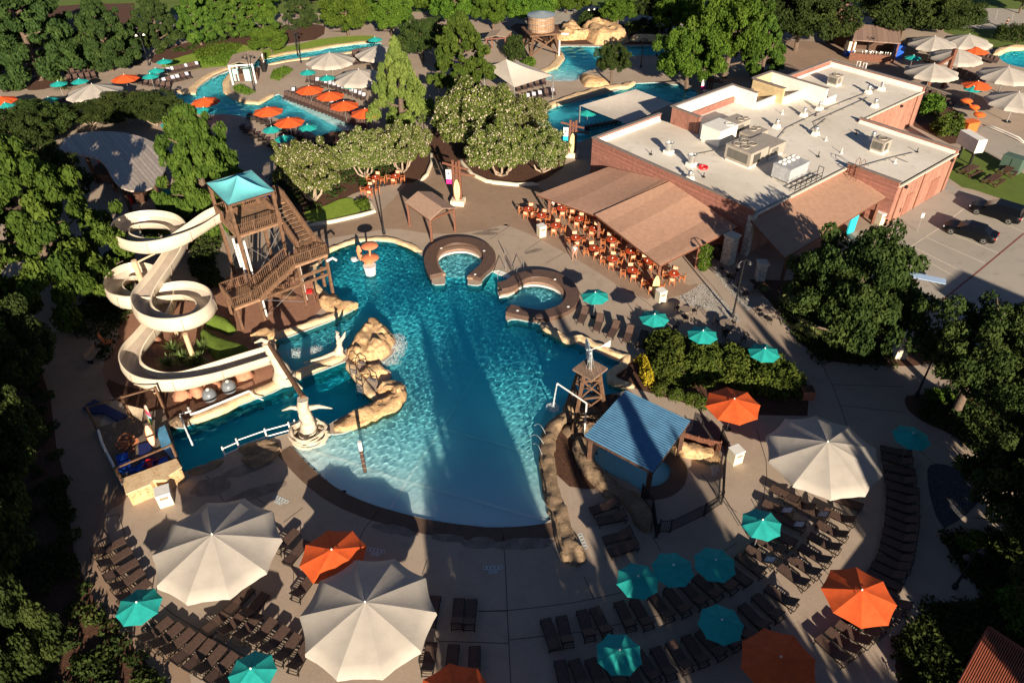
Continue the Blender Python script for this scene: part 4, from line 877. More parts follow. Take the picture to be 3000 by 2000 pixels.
# flight two goes down to the left, in front of the tower, to the low landing
L2 = tw.matrix_basis.inverted()
loc = Matrix.Translation(-TD); inv = Matrix.Rotation(-TAZ, 4, 'Z') @ loc
def tl(x, y, z): return inv @ at(x, y, z)
q1 = tl(736, 845, 2.5); q2 = tl(664, 868, 2.5)
ZL2 = 2.4; lx1 = q1.x; lx0 = q2.x-.1; ly0 = (q1.y+q2.y)/2
flight((LX0, -3.4, ZL1), (lx1, -3.4, ZL2), 1.6, (-1, 1))
mb = MB(); deckbox(mb, lx0, lx1, LY0, -1.5, ZL2); mb.build('landing', plankM, tw)
mb = MB(); rail(mb, (lx0, LY0, ZL2), (lx1, LY0, ZL2)); mb.build('railing', woodM, tw)
mb = MB(); rail(mb, (lx0, LY0, ZL2), (lx0, -1.5, ZL2)); rail(mb, (lx0, -1.5, ZL2), (lx1, -1.5, ZL2)); mb.build('railing', woodM, tw)
flight((lx1, -1.9, ZL2), (lx1+3.6, -1.9, .1), 1.3, (1,))
for x_, y_ in ((lx0+.2, LY0+.2), (lx1, LY0+.2), (lx0+.2, -1.6), (lx1+.3, -2.5)):
    mb = MB(); mb.bar((x_, y_, 0), (x_, y_, ZL2-.2), .22); mb.build('post', woodM, tw)
# cross cables, braces and white pump pipes
mb = MB()
for a, b in (((0, 0, 1), (U, 0, 5.8)), ((U, 0, 1), (0, 0, 5.8)), ((0, 0, 1), (0, V_, 5.8)), ((0, V_, 1), (0, 0, 5.8)), ((lx1, LY0+.2, .2), (LX1-.2, LY0+.2, 3.9)), ((LX0+.3, LY0+.2, .3), (lx1, LY0+.2, 2.2)), ((U, 0, 1), (U, V_, 5.8))): mb.tube([a, b], .025, 5)
mb.build('brace_cable', steelM, tw)
mb = MB()
for p in ([(.3, -.3, 5.9), (.3, -.3, 1.2)], [(-.35, .5, 6.0), (-.35, .3, 3.2)], [(LX0+.5, LY0+.4, 4.0), (LX0+.5, LY0+.4, .3)], [(-.2, .1, 5.6), (-.2, -.1, 1.0)], [(lx1+.3, LY0+.4, 2.2), (lx1+.3, LY0+.4, .2)]): mb.tube(p, .1, 8)
mb.tube([(LX1-.3, LY0-.2, 3.8), (LX1+.3, LY0-.2, 3.9), (LX1+.6, LY0-.3, 3.6)], .11, 8)
mb.build('white_pipe', pvcM, tw)
mb = MB(); mb.bar((LX0-.2, LY0+.2, 2.9), (LX1, LY0+.2, 2.9), .12, .3); mb.bar((lx1, LY0+.2, 2.2), (LX1, LY0+.2, 2.2), .12, .25); mb.build('cross_beam', woodM, tw)
mb = MB(); mb.box((U+1.0, V_-.3, ZD+1.0), (.9, .5, .9)); mb.build('navy_mat', navyM, tw)
# ================================================================== WATER SLIDE
SL = [(650, 628, 6.2), (618, 645, 6.0), (585, 667, 5.75), (530, 702, 5.45), (470, 724, 5.2), (400, 722, 5.05), (352, 700, 4.95), (362, 668, 4.85), (430, 650, 4.75), (500, 656, 4.62), (535, 683, 4.5), (526, 720, 4.35), (500, 765, 4.1), (470, 808, 3.9), (437, 850, 3.72), (413, 890, 3.55), (430, 930, 3.42), (490, 952, 3.33), (560, 944, 3.25), (606, 915, 3.15), (606, 880, 3.05), (560, 860, 2.95), (500, 862, 2.85), (440, 878, 2.75), (385, 888, 2.68), (343, 870, 2.6), (333, 842, 2.5), (362, 812, 2.4), (415, 802, 2.3), (468, 822, 2.2), (494, 865, 2.1), (485, 910, 2.02), (455, 955, 1.95), (420, 998, 1.85), (388, 1038, 1.75), (382, 1075, 1.65), (412, 1106, 1.56), (470, 1124, 1.48), (540, 1120, 1.38), (620, 1098, 1.2), (700, 1073, 1.0), (790, 1045, .8)]
sp = [at(*p) for p in SL]
def catmull(P, k=6):
    r = []; n = len(P)
    for i in range(n-1):
        p0, p1, p2, p3 = P[max(i-1, 0)], P[i], P[i+1], P[min(i+2, n-1)]
        for j in range(k):
            t = j/k; r.append(.5*((2*p1)+(p2-p0)*t+(2*p0-5*p1+4*p2-p3)*t*t+(3*p1-p0-3*p2+p3)*t**3))
    r.append(P[-1]); return r
CP = catmull(sp)
for _ in range(3): CP = [CP[0]]+[(CP[i-1]+CP[i]*2+CP[i+1])/4 for i in range(1, len(CP)-1)]+[CP[-1]]
t = thing('water_slide', 'cream spiral water slide winding down from the wooden tower', 'water slide', (CP[0].x, CP[0].y, 0)); b0 = t.location.copy()
P = [p-b0 for p in CP]
outer = [(-.72, .62), (-.79, .57), (-.77, .45), (-.72, .05), (-.57, -.34), (-.3, -.5), (0, -.54), (.3, -.5), (.57, -.34), (.72, .05), (.77, .45), (.79, .57), (.72, .62)]
inner = [(.67, .58), (.63, .05), (.46, -.2), (.28, -.34), (0, -.38), (-.28, -.34), (-.46, -.2), (-.63, .05), (-.67, .58)]
bank = []
for i in range(len(P)):
    a, b, c = P[max(i-3, 0)], P[i], P[min(i+3, len(P)-1)]; d1 = (b-a); d2 = (c-b)
    bank.append((d1.x*d2.y-d1.y*d2.x)/max(1e-6, d1.length*d2.length))
bank = np.convolve(np.array(bank), np.ones(7)/7, 'same')
def chute(prof, closed_ring, name, m, parent, rng=None):
    vs = []; k = len(prof); n = len(P)
    for i in range(n):
        a = P[max(i-1, 0)]; b = P[min(i+1, n-1)]; tt = (b-a).normalized(); nx = Vector((-tt.y, tt.x, 0)).normalized()
        th = -max(-.32, min(.32, bank[i]*.9)); nn = nx*math.cos(th)+Vector((0, 0, 1))*math.sin(th); uu = -nx*math.sin(th)+Vector((0, 0, 1))*math.cos(th)
        hi = 1+min(.3, abs(bank[i])*.9)
        for o_, h in prof:
            out = (o_ > 0) == (bank[i] < 0)
            vs.append(P[i]+nn*o_+uu*(h*(hi if out and h > 0 else 1)))
    m_ = MB(); fs = [(i*k+q, (i+1)*k+q, (i+1)*k+(q+1) % k, i*k+(q+1) % k) for i in range(n-1) for q in range(k if closed_ring else k-1)]
    if closed_ring: fs += [tuple(range(k))[::-1], tuple((n-1)*k+q for q in range(k))]
    m_.add(vs, fs); return m_.build(name, m, parent, smooth=True)
shell = outer+inner
chute(shell, True, 'chute', slideM, t)
chute([(.62, .04), (.45, -.195), (.28, -.335), (0, -.375), (-.28, -.335), (-.45, -.195), (-.62, .04)], False, 'channel', slideinM, t)  # inner skin that carries the painted shade of the chute
for i in range(6, len(P)-4, 10):      # flange joints
    a = P[i-1]; b = P[i+1]; tt = (b-a).normalized(); nx = Vector((-tt.y, tt.x, 0)).normalized(); th = -max(-.32, min(.32, bank[i]*.9)); nn = nx*math.cos(th)+Vector((0, 0, 1))*math.sin(th); uu = -nx*math.sin(th)+Vector((0, 0, 1))*math.cos(th)
    mb = MB(); mb.tube([P[i]+nn*o_*1.03+uu*(h-.01)*1.05 for o_, h in outer[1:-1]], .028, 5); mb.build('flange', mat('flange_grey', (.30, .24, .18), .5, .1, 4), t)
for (x, y, z0, z1, r) in ((572, 1063, 0, 3.0, .2), (440, 890, 0, 4.6, .24), (520, 985, 0, 2.5, .16), (455, 1150, 0, 1.2, .13), (600, 1120, 0, .9, .13), (700, 1088, 0, .7, .13)):
    g = at(x, y)-b0; mb = MB(); mb.tube([(g.x, g.y, 0), (g.x, g.y, z1)], r, 12); mb.build('support_column', mat('tan_column', (.6, .43, .27), .5, .08, 2), t)
mb = MB(); g = at(440, 890)-b0
for tgt in (9, 60): mb.tube([(g.x, g.y, 4.3), P[tgt]-Vector((0, 0, .4))], .08, 8)
mb.build('arm', MATS['tan_column'], t)
# ================================================================== FAKE TREES, LOG, BASKET
def trunk(label, base, top, r0, r1, name='driftwood_post', bend=.3, horns=None, bowl=False):
    b = at(*base); h = hgt(base, top[1]); tp = at(*top, h)-b
    t = thing(name, label, 'sculpture', b); mb = MB(); pts = []; rs = []
    for i in range(12):
        s_ = i/11; p = tp*s_; p += Vector((math.sin(s_*5)*bend*.3, math.cos(s_*4)*bend*.3-bend*.3, 0))
        pts.append(p); rs.append(r1+(r0-r1)*(1-s_)**2.2+.05*math.sin(i*2.3))
    mb.tube(pts, rs, 14); o = mb.build('trunk', driftM, t, smooth=True)
    for v in o.data.vertices:
        v.co += noise.noise_vector(Vector(v.co)*2.2)*.16
    return t, tp, h
t1, tp1, h1 = trunk('pale fake tree trunk at the slide end, holding the brown log', (835, 1112), (786, 1003), 1.0, .28)
mb = MB(); mb.tube([tp1, tp1+Vector((-.5, .1, .2)), tp1+Vector((-1.1, .1, -.1))], [.2, .15, .05], 8); mb.tube([tp1*.3, tp1*.3+Vector((.5, -.4, -.3)), Vector((1.6, -1.0, -.2))], [.3, .2, .1], 8); mb.build('branch', driftM, t1, smooth=True)
t2, tp2, h2 = trunk('pale driftwood post with two side horns standing on the pool wall', (905, 1275), (889, 1165), .75, .38)
mb = MB(); q = tp2*.72
mb.tube([q+Vector((-1.7, .1, -.25)), q+Vector((-1.0, .1, .05)), q, q+Vector((1.0, .1, .12)), q+Vector((1.9, .1, -.1))], [.04, .14, .24, .15, .03], 10); mb.build('horn', driftM, t2, smooth=True)
mb = MB(); a, b = t1.location+tp1*.98, t2.location+tp2
mb.tube([a.lerp(b, s_) for s_ in (-.03, .25, .5, .75, 1.0)], [.17, .18, .19, .19, .2], 12); o = mb.build('log_beam', woodM, None, smooth=True); tag(o, 'brown log beam spanning the channel between the two pale trunks', 'beam')
bc = at(*T('c1', (605, 940))); t = thing('driftwood_basket', 'pale round driftwood basket at the foot of the horned post', 'sculpture', bc)
for k in range(7):
    mb = MB(); r = 1.25+.08*math.sin(k*2); n = 22
    mb.tube([(r*(1+.07*math.sin(5*a+k))*math.cos(a), r*(1+.07*math.cos(4*a+k))*math.sin(a)*.9, .1+.14*k+.08*math.sin(3*a+k*1.7)) for a in [i*6.2832/n for i in range(n+1)]], [.09+.04*math.sin(i*1.3+k) for i in range(n+1)], 7); mb.build('woven_branch', driftM, t, smooth=True)
t3, tp3, h3 = trunk('jagged pale tree stump between channel pool and boulder', (992, 1040), (992, 968), .55, .14, 'tree_stump')
mb = MB(); mb.tube([tp3*.5, tp3*.75+Vector((.4, 0, 0)), tp3*.9+Vector((.55, 0, .1))], [.2, .14, .03], 8); mb.tube([Vector((0, 0, .3)), Vector((-1.2, -.7, .25)), Vector((-2.6, -1.2, .2))], [.25, .18, .07], 8); mb.build('branch', driftM, t3, smooth=True)
# white splash foam
foamM = mat('water_foam', (.80, .88, .9), .9, .12, 12, .8, 30, trans=.35)
def foam(label, cx, cy, rx, ry, n, seed, z=-.06, s=.09):
    rg = random.Random(seed); c = at(cx, cy); mb = MB()
    for k in range(n):
        a = rg.uniform(0, 6.283); r = rg.random()**.6; x, y = rx*r*math.cos(a), ry*r*math.sin(a); q = s*rg.uniform(.3, 1.0)*(1.2-r*.7)
        mb.lathe([(q*.6, -q*.2), (q, q*.1), (q*.5, q*.5), (.001, q*.6)], 6, (x, y, z+rg.uniform(0, .08)*(1-r)))
    o = mb.build('splash_foam', foamM, None, smooth=True); o.location = c; tag(o, label, 'foam', kind='stuff')
foam('white foam where water falls off the boulder', *T('c1', (1330, 160)), 1.0, 1.9, 1500, 1, s=.06); foam('white foam below the boulder', *T('c1', (1230, 290)), 1.5, .5, 600, 8, s=.05)
foam('white foam streak in the channel pool', *T('c1', (490, 210)), 1.9, .7, 900, 2, s=.05); foam('second white foam patch in the channel pool', *T('c1', (650, 180)), .7, .6, 320, 3, s=.05)
foam('white foam below the white spout pipe', *T('c2', (640, 670)), .55, .55, 260, 4)
# ================================================================== FURNITURE PROTOTYPES
def umbrella_proto(kind, R, H, n, m, valance=0., sagf=.10, poleM=steelM, peak=None, seed=0):
    t = thing(kind, 'x', 'umbrella'); peak = peak or R*.42; mb = MB(); K = 6; A = 6; vs = []; fs = []; rg = random.Random(seed)
    N = n*A
    for j in range(K+1):
        r = j/K
        for i in range(N):
            k = i % A; s_ = k/A; mid = math.sin(math.pi*s_); a = 2*math.pi*i/N
            a0 = 2*math.pi*(i//A)/n; a1 = a0+2*math.pi/n
            p = Vector((math.cos(a0), math.sin(a0), 0)).lerp(Vector((math.cos(a1), math.sin(a1), 0)), s_)
            rr = R*r*(1-sagf*.9*mid*r)
            z = H+peak*(1-r**1.12)-.022*R*mid*r*(1-r*.35)
            vs.append((p.x*rr, p.y*rr, z))
    for j in range(K):
        for i in range(N): fs.append((j*N+i, (j+1)*N+i, (j+1)*N+(i+1) % N, j*N+(i+1) % N))
    if valance:
        for i in range(N):
            x, y, z = vs[K*N+i]; vs.append((x*1.012, y*1.012, z-valance*(1+.12*math.sin(i*2.1))))
        for i in range(N): fs.append((K*N+i, (K+1)*N+i, (K+1)*N+(i+1) % N, K*N+(i+1) % N))
    mb.add(vs, fs); o = mb.build('canopy', m, t, smooth=False)
    # smooth inside a panel, crease at the ribs
    sm = []; 
    for p in o.data.polygons: p.use_smooth = True
    for e in o.data.edges:
        a, b = e.vertices
        if (a % N) % A == 0 and (b % N) % A == 0 and a//N != b//N: e.use_edge_sharp = True
    if R < 2.4:      # small double-tier vent cap
        mb = MB(); N2 = n; q = .2*R; mb.add([(q*math.cos(2*math.pi*i/N2), q*math.sin(2*math.pi*i/N2), H+peak*.84+.03) for i in range(N2)]+[(0, 0, H+peak+.06)], [(i, (i+1) % N2, N2) for i in range(N2)]); mb.build('vent_cap', m, t)
    mb = MB(); mb.lathe([(.001, 0), (.05, 0), (.06, .05), (.03, .1), (.001, .14)], 8, (0, 0, H+peak+.02)); mb.build('finial', whiteM, t)
    mb = MB(); mb.tube([(0, 0, .06), (0, 0, H+peak-.02)], .035 if R < 2.4 else .06, 8); mb.build('pole', poleM, t)
    mb = MB(); mb.lathe([(.28 if R < 2.4 else .5, 0), (.28 if R < 2.4 else .5, .06), (.06, .1), (.001, .1)], 16); mb.build('base', blackM, t)
    mb = MB()
    for i in range(n):
        a = 2*math.pi*i/n; ca, sa = math.cos(a), math.sin(a); mb.bar((.04*ca, .04*sa, H+peak*.94), (R*ca*.99, R*sa*.99, H-.03), .03); mb.bar((.05*ca, .05*sa, H+peak*.1-.25), (R*ca*.5, R*sa*.5, H+peak*.5), .02)
    mb.build('rib', poleM, t)
    return t
UP = {}
def umb(kind, c, label, group=None, rot=None, R=None, H=None):
    base_R = {'w': 3.65, 'o': 1.98, 't': 1.24}[kind]; HH = {'w': 2.75, 'o': 2.35, 't': 2.15}[kind]; pk = {'w': 1.15, 'o': .62, 't': .42}[kind]
    g = at(c[0], c[1], HH+pk*.95); loc_ = Vector((g.x, g.y, 0))
    if kind not in UP:
        UP[kind] = umbrella_proto({'w': 'market_umbrella', 'o': 'patio_umbrella', 't': 'patio_umbrella'}[kind], base_R, HH, {'w': 10, 'o': 8, 't': 8}[kind], {'w': canvasM, 'o': orangeM, 't': tealM}[kind], {'w': .26, 'o': 0, 't': 0}[kind], {'w': .035, 'o': .025, 't': .03}[kind], peak=pk); t = UP[kind]
        t.location = loc_; t['label'] = label
    else: t = dup(UP[kind], loc_, 0, label)
    t.rotation_euler = (0, 0, rot if rot is not None else random.uniform(0, 6.28))
    s_ = (R/base_R) if R else 1; t.scale = (s_, s_, 1 if not H else H)
    t['group'] = group or {'w': 'large off-white umbrellas over the loungers', 'o': 'orange octagonal umbrellas', 't': 'small teal umbrellas'}[kind]
    return t
umb('w', (622, 1567), 'large off-white umbrella at lower left, a lamp-post shadow across it', rot=.15)
umb('w', (1070, 1765), 'largest off-white umbrella at the bottom edge below the beach', rot=.02)
umb('w', (2424, 1296), 'large off-white umbrella over loungers right of the toddler pool', rot=.12)
umb('o', (972, 1611), 'orange umbrella between the two large off-white umbrellas', rot=.35)
umb('o', (2151, 1170), 'orange umbrella beside the blue roofed shade and hedge', rot=.0)
umb('o', (2524, 1729), 'orange umbrella alone at lower right', rot=.5)
umb('o', (2287, 1925), 'orange umbrella cut by the bottom edge, lower right', rot=.1)
umb('o', (1330, 2035), 'orange umbrella barely in view at bottom centre', rot=.2)
for c, l in (((401, 1765), 'teal umbrella at lower left below the off-white one'), ((735, 1959), 'teal umbrella at the bottom edge left of the largest off-white one'), ((1870, 1689), 'leftmost of three teal umbrellas touching in the arc'), ((1973, 1656), 'middle of three teal umbrellas touching in the arc'), ((2097, 1641), 'rightmost of three teal umbrellas touching in the arc'), ((2115, 1816), 'teal umbrella with a sunlit streak below the three in the arc'), ((1815, 1904), 'teal umbrella in full shade nearest the bottom centre'), ((2234, 1524), 'teal umbrella half in sun left of the lounger cluster'), ((2675, 1270), 'teal umbrella in shade at the head of the right lounger row'), ((2241, 1022), 'teal umbrella behind the right end of the hedge'), ((1744, 858), 'teal umbrella beside the second spa ring'), ((1918, 922), 'teal umbrella next from the one beside the spa'), ((2060, 970), 'teal umbrella behind the middle of the hedge')):
    umb('t', c, l)
far_t = [((479, 174), 'far teal umbrella nearest the mulch bank'), ((455, 201), 'upper of two overlapping far teal umbrellas'), ((439, 217), 'lower of two overlapping far teal umbrellas'), ((169, 239), 'far teal umbrella beside the mulch bed edge'), ((231, 232), 'far teal umbrella behind the low off-white umbrella'), ((141, 286), 'far teal umbrella above the dark shrub at left'), ((14, 302), 'teal umbrella cut by the left edge'), ((596, 316), 'teal umbrella hidden behind the tall tree left of the river'), ((496, 356), 'teal umbrella right of the broad multi-stem tree'), ((1098, 110), 'teal umbrella at the far river bank'), ((900, 206), 'teal umbrella on the plaza beside the oval bed'), ((957, 222), 'teal umbrella second from the oval bed'), ((1027, 244), 'teal umbrella third from the oval bed'), ((795, 372), 'shaded teal umbrella left of the river beach'), ((900, 366), 'teal umbrella over the river edge'), ((831, 398), 'teal umbrella lit on dark loungers near the river'), ((1722, 323), 'teal umbrella under the white shade sail'), ((2677, 163), 'teal umbrella by the blue-fronted bar'), ((2853, 254), 'teal umbrella beside the orange one at upper right')]
for c, l in far_t: umb('t', c, l)
for c, l in (((363, 220), 'far orange umbrella left of the teal pair'), ((599, 287), 'orange umbrella beside the left river bank'), ((0, 284), 'orange umbrella cut by the left edge'), ((783, 315), 'left of two orange umbrellas over the river water'), ((845, 346), 'right of two orange umbrellas over the river water'), ((905, 253), 'first orange umbrella in the riverside row'), ((965, 270), 'second orange umbrella in the riverside row'), ((1007, 298), 'third orange umbrella in the riverside row'), ((1069, 320), 'fourth orange umbrella in the riverside row'), ((2861, 139), 'orange umbrella behind the off-white group, upper right'), ((2866, 239), 'orange umbrella above the teal one at upper right')):
    umb('o', c, l)
for c, l in (((269, 248), 'off-white umbrella above the broad multi-stem tree'), ((965, 156), 'widest off-white umbrella on the river plaza'), ((1051, 205), 'off-white umbrella partly behind the pale green tree'), ((1108, 135), 'off-white umbrella at the back of the river plaza'), ((2740, 108), 'off-white umbrella nearest the dark oak, upper right'), ((2840, 102), 'off-white umbrella farthest back, upper right'), ((2810, 146), 'off-white umbrella in the middle of the upper right group'), ((2737, 188), 'off-white umbrella behind the rusty timber frame'), ((2955, 198), 'off-white umbrella beside the adult pool'), ((2985, 272), 'off-white umbrella cut by the right edge')):
    umb('w', c, l)
# ---- loungers
def lounger_proto(m, legs=True, ang=33):
    t = thing('sun_lounger', 'x', 'sun lounger')
    mb = MB()
    for s_ in (-.31, .31): mb.bar((-1.0, s_, .33), (.95, s_, .33), .05, .06)
    for x_ in (-1.0, -.35, .25, .95): mb.bar((x_, -.31, .33), (x_, .31, .33), .04)
    for k in range(4): mb.bar((.4+.13*k, -.29, .31), (.4+.13*k, .29, .31), .03, .02)
    mb.build('frame', chairframeM, t)
    mb = MB(); mb.box((-.4, 0, .375), (1.2, .58, .03)); mb.build('seat', m, t)
    a = R_(ang); L = .78; mb = MB(); c = Vector((.2+math.cos(a)*L/2, 0, .375+math.sin(a)*L/2)); mb.box(c, (L, .58, .03), m=Matrix.Rotation(-a, 4, 'Y')); mb.build('backrest', m, t)
    mb = MB(); e = Vector((.2+math.cos(a)*L, 0, .375+math.sin(a)*L))
    for s_ in (-.31, .31): mb.bar((.2, s_, .36), (e.x, s_, e.z), .045)
    mb.bar((e.x, -.33, e.z), (e.x, .33, e.z), .045); mb.bar((e.x*.8, -.25, e.z*.8), (.75, -.25, .33), .025); mb.bar((e.x*.8, .25, e.z*.8), (.75, .25, .33), .025)
    mb.build('back_frame', chairframeM, t)
    if legs:
        for x_ in (-.9, .85):
            for s_ in (-.31, .31): mb = MB(); mb.bar((x_, s_, 0), (x_, s_, .33), .045); mb.build('leg', chairframeM, t)
    return t
LP = {}
def place(kind, maker, loc_, rz, label, group):
    if kind not in LP: LP[kind] = maker(); t = LP[kind]; t.location = loc_; t.rotation_euler = (0, 0, rz); t['label'] = label; t['group'] = group; return t
    return dup(LP[kind], loc_, rz, label, group)
towelM = mat('blue_white_towel', (.36, .42, .62), .95, .3, 9, .3, 20, col2=(.75, .75, .78))
LC = {'near': lambda: lounger_proto(slingM), 'far': lambda: lounger_proto(slingM2, False)}
C0 = at(1400, 1050)
RG = random.Random(11)
LC['near_flat'] = lambda: lounger_proto(slingM, True, 10)
def loungers(pts, heading, desc, grp, kind='near', towel=0.):
    """heading: 'out' (head away from the pool) or an image vector"""
    n = len(pts)
    for i, p in enumerate(pts):
        g = at(*p, .35); g.z = 0
        if heading == 'out': d = g-C0
        else: d = at(p[0]+heading[0], p[1]+heading[1], .35)-at(*p, .35)
        rz = math.atan2(d.y, d.x)+RG.uniform(-.09, .09)
        kd = 'near_flat' if kind == 'near' and RG.random() < .16 else kind
        t = place(kd, LC[kd], g, rz, f'{ORD[i]} brown lounger {desc}', grp)
        if RG.random() < towel and kd != 'near_flat':
            mb = MB(); a = R_(33); w_ = RG.uniform(.4, .55); mb.box((.2+math.cos(a)*.4, 0, .4+math.sin(a)*.4), (.62, w_, .035), m=Matrix.Rotation(-a, 4, 'Y'))
            o = mb.build('towel', towelM); o.location = g; o.rotation_euler = (0, 0, rz); tag(o, f'towel on lounger {i+1}, {desc}'.replace('from the left ', ''), 'towel', 'blue and white towels on the loungers')
def poly_pts(pxs, n):
    P = [Vector((*p, 0)) for p in pxs]; L = [0]
    for a, b in zip(P, P[1:]): L.append(L[-1]+(b-a).length)
    r = []
    for i in range(n):
        s_ = L[-1]*i/max(1, n-1)
        for k in range(len(P)-1):
            if s_ <= L[k+1]+1e-6: q = P[k].lerp(P[k+1], (s_-L[k])/max(1e-6, L[k+1]-L[k])); r.append((q.x, q.y)); break
    return r
loungers([(1268, 1790), (1342, 1797), (1378, 1800), (1612, 1858), (1655, 1850), (1717, 1832), (1762, 1822), (1832, 1805), (1880, 1800), (1938, 1780), (1985, 1765), (2032, 1742), (2074, 1722), (2118, 1702), (2158, 1680)], 'out', 'from the left in the arc nearest the beach', 'loungers in the arc nearest the beach')
loungers([(2200, 1655), (2230, 1630), (2262, 1600), (2288, 1570), (2315, 1530), (2280, 1490), (2300, 1448), (2345, 1478), (2385, 1500)], 'out', 'from the bottom in the sunlit curve beside the toddler pool', 'loungers curving past the toddler pool', towel=.25)
loungers([(2325, 1690), (2358, 1662), (2388, 1628), (2416, 1592), (2438, 1556), (2460, 1515), (2480, 1470)], 'out', 'from the bottom in the second curve under the off-white umbrella', 'loungers in the second curve under the umbrella')
loungers(poly_pts([(1258, 1930), (1330, 1938), (1390, 1942)], 3)+poly_pts([(1650, 1985), (1790, 1975), (1940, 1945), (2080, 1890), (2170, 1840), (2290, 1750)], 15), 'out', 'from the left in the shaded outer arc at the bottom', 'loungers in the shaded outer arc')
loungers(poly_pts([(2625, 1322), (2645, 1440), (2645, 1530), (2625, 1640), (2590, 1700)], 15), 'out', 'from the top in the long right-hand row', 'loungers in the long right-hand row')
loungers(poly_pts([(2440, 1905), (2540, 1830), (2620, 1760)], 7), 'out', 'from the left in the outermost row below the orange umbrella', 'loungers in the outermost row')
loungers(poly_pts([(318, 1605), (392, 1735)], 5), 'out', 'from the top in the shaded row at lower left', 'loungers at lower left')
loungers(poly_pts([(455, 1850), (560, 1905), (680, 1975)], 8), 'out', 'from the left below the teal umbrella at lower left', 'loungers below the lower left teal umbrella')
loungers(poly_pts([(640, 1815), (760, 1850), (880, 1925)], 7), 'out', 'from the left between the two off-white umbrellas, front row', 'front row of loungers between the umbrellas')
loungers([(838, 1585), (868, 1618), (700, 1760), (745, 1778), (890, 1720)], 'out', 'in the sunny gap beside the near orange umbrella', 'loungers in the gap beside the orange umbrella')
loungers(T('d2', (1080, 70), (1140, 170), (1195, 325), (1240, 425)), (60, -14), 'from the top between the two dark rock walls', 'four loungers between the rock walls')
loungers(T('b2', (895, 1350), (1025, 1415), (1155, 1470), (1280, 1510), (1400, 1545)), (28, -60), 'from the left in the row beside the second spa', 'row of loungers beside the second spa')
UPV = (18, -60)
loungers(poly_pts(T('a1', (400, 820), (700, 930), (1080, 1075)), 24), (12, -34), 'from the left in the front riverside row', 'front riverside row of loungers', 'far')
loungers(poly_pts(T('a1', (460, 785), (700, 845), (1060, 1000)), 14), (12, -34), 'from the left in the second riverside row', 'second riverside row of loungers', 'far', .7)
loungers(poly_pts(T('a1', (590, 680), (820, 740), (1060, 830)), 14), (12, -34), 'from the left in the third riverside row', 'third riverside row of loungers', 'far', .7)
loungers(poly_pts(T('a1', (690, 575), (1120, 515)), 13), (0, -30), 'from the left in the row under the widest plaza umbrella', 'loungers under the plaza umbrella', 'far')
loungers(poly_pts(T('a1', (980, 462), (1100, 440)), 5), (0, -30), 'from the left in the short row by the far river bank', 'short lounger row by the far bank', 'far')
loungers(poly_pts(T('a1', (90, 985), (420, 1115), (680, 1235)), 16), (-12, 30), 'from the left on the shaded river bank, upper row', 'upper lounger row on the shaded bank', 'far')
loungers(poly_pts(T('a1', (30, 1080), (280, 1230), (420, 1330)), 11), (-12, 30), 'from the left on the shaded river bank, lower row', 'lower lounger row on the shaded bank', 'far')
loungers(poly_pts(T('a0', (1440, 610), (1680, 560)), 9), (-20, -25), 'from the left in the row on the left river bank', 'lounger row on the left river bank', 'far', .5)
loungers(poly_pts(T('a0', (1400, 700), (1600, 650)), 6), (-20, -25), 'from the left in the second row on the left bank', 'second lounger row on the left bank', 'far', .4)
loungers(poly_pts(T('a0', (570, 625), (850, 595)), 7), (-6, -25), 'from the left in the far row below the dark conifers', 'far lounger row below the conifers', 'far')
loungers(poly_pts(T('a0', (590, 675), (800, 650)), 5), (-6, -25), 'from the left in the row behind the low off-white umbrella', 'lounger row behind the low umbrella', 'far')
loungers(poly_pts(T('a0', (40, 765), (150, 745)), 3), (-15, -20), 'from the left by the left photo edge', 'three loungers by the left edge', 'far')
loungers(poly_pts(T('a0', (470, 900), (580, 870)), 4), (20, -20), 'from the left beside the palm plant', 'loungers beside the palm', 'far')
loungers(poly_pts(T('a0', (1140, 690), (1430, 740)), 7), (10, -25), 'from the left right of the far orange umbrella', 'loungers by the far orange umbrella', 'far')
loungers(poly_pts(T('a2', (345, 755), (560, 700)), 5), (-10, -35), 'from the left in the back row below the peaked shade', 'back lounger row below the peaked shade', 'far')
loungers(poly_pts(T('a2', (375, 850), (640, 790)), 6), (-10, -35), 'from the left in the front row below the peaked shade', 'front lounger row below the peaked shade', 'far', .7)
loungers(poly_pts(T('a3', (1500, 790), (1700, 900)), 6), (15, -20), 'from the left at the dark upper right terrace', 'loungers on the upper right terrace', 'far')
loungers(poly_pts(T('a3', (1760, 620), (1930, 700)), 5), (15, -20), 'from the left below the central off-white umbrella, upper right', 'loungers below the upper right umbrellas', 'far')
loungers(poly_pts(T('a3', (1950, 480), (2080, 520)), 5), (15, -20), 'from the left beside the adult pool edge', 'loungers beside the adult pool', 'far')
loungers(poly_pts(T('a2', (930, 1090), (1200, 1040)), 8), (-8, 25), 'from the left in shade under the big shade sail', 'loungers under the shade sail', 'far')
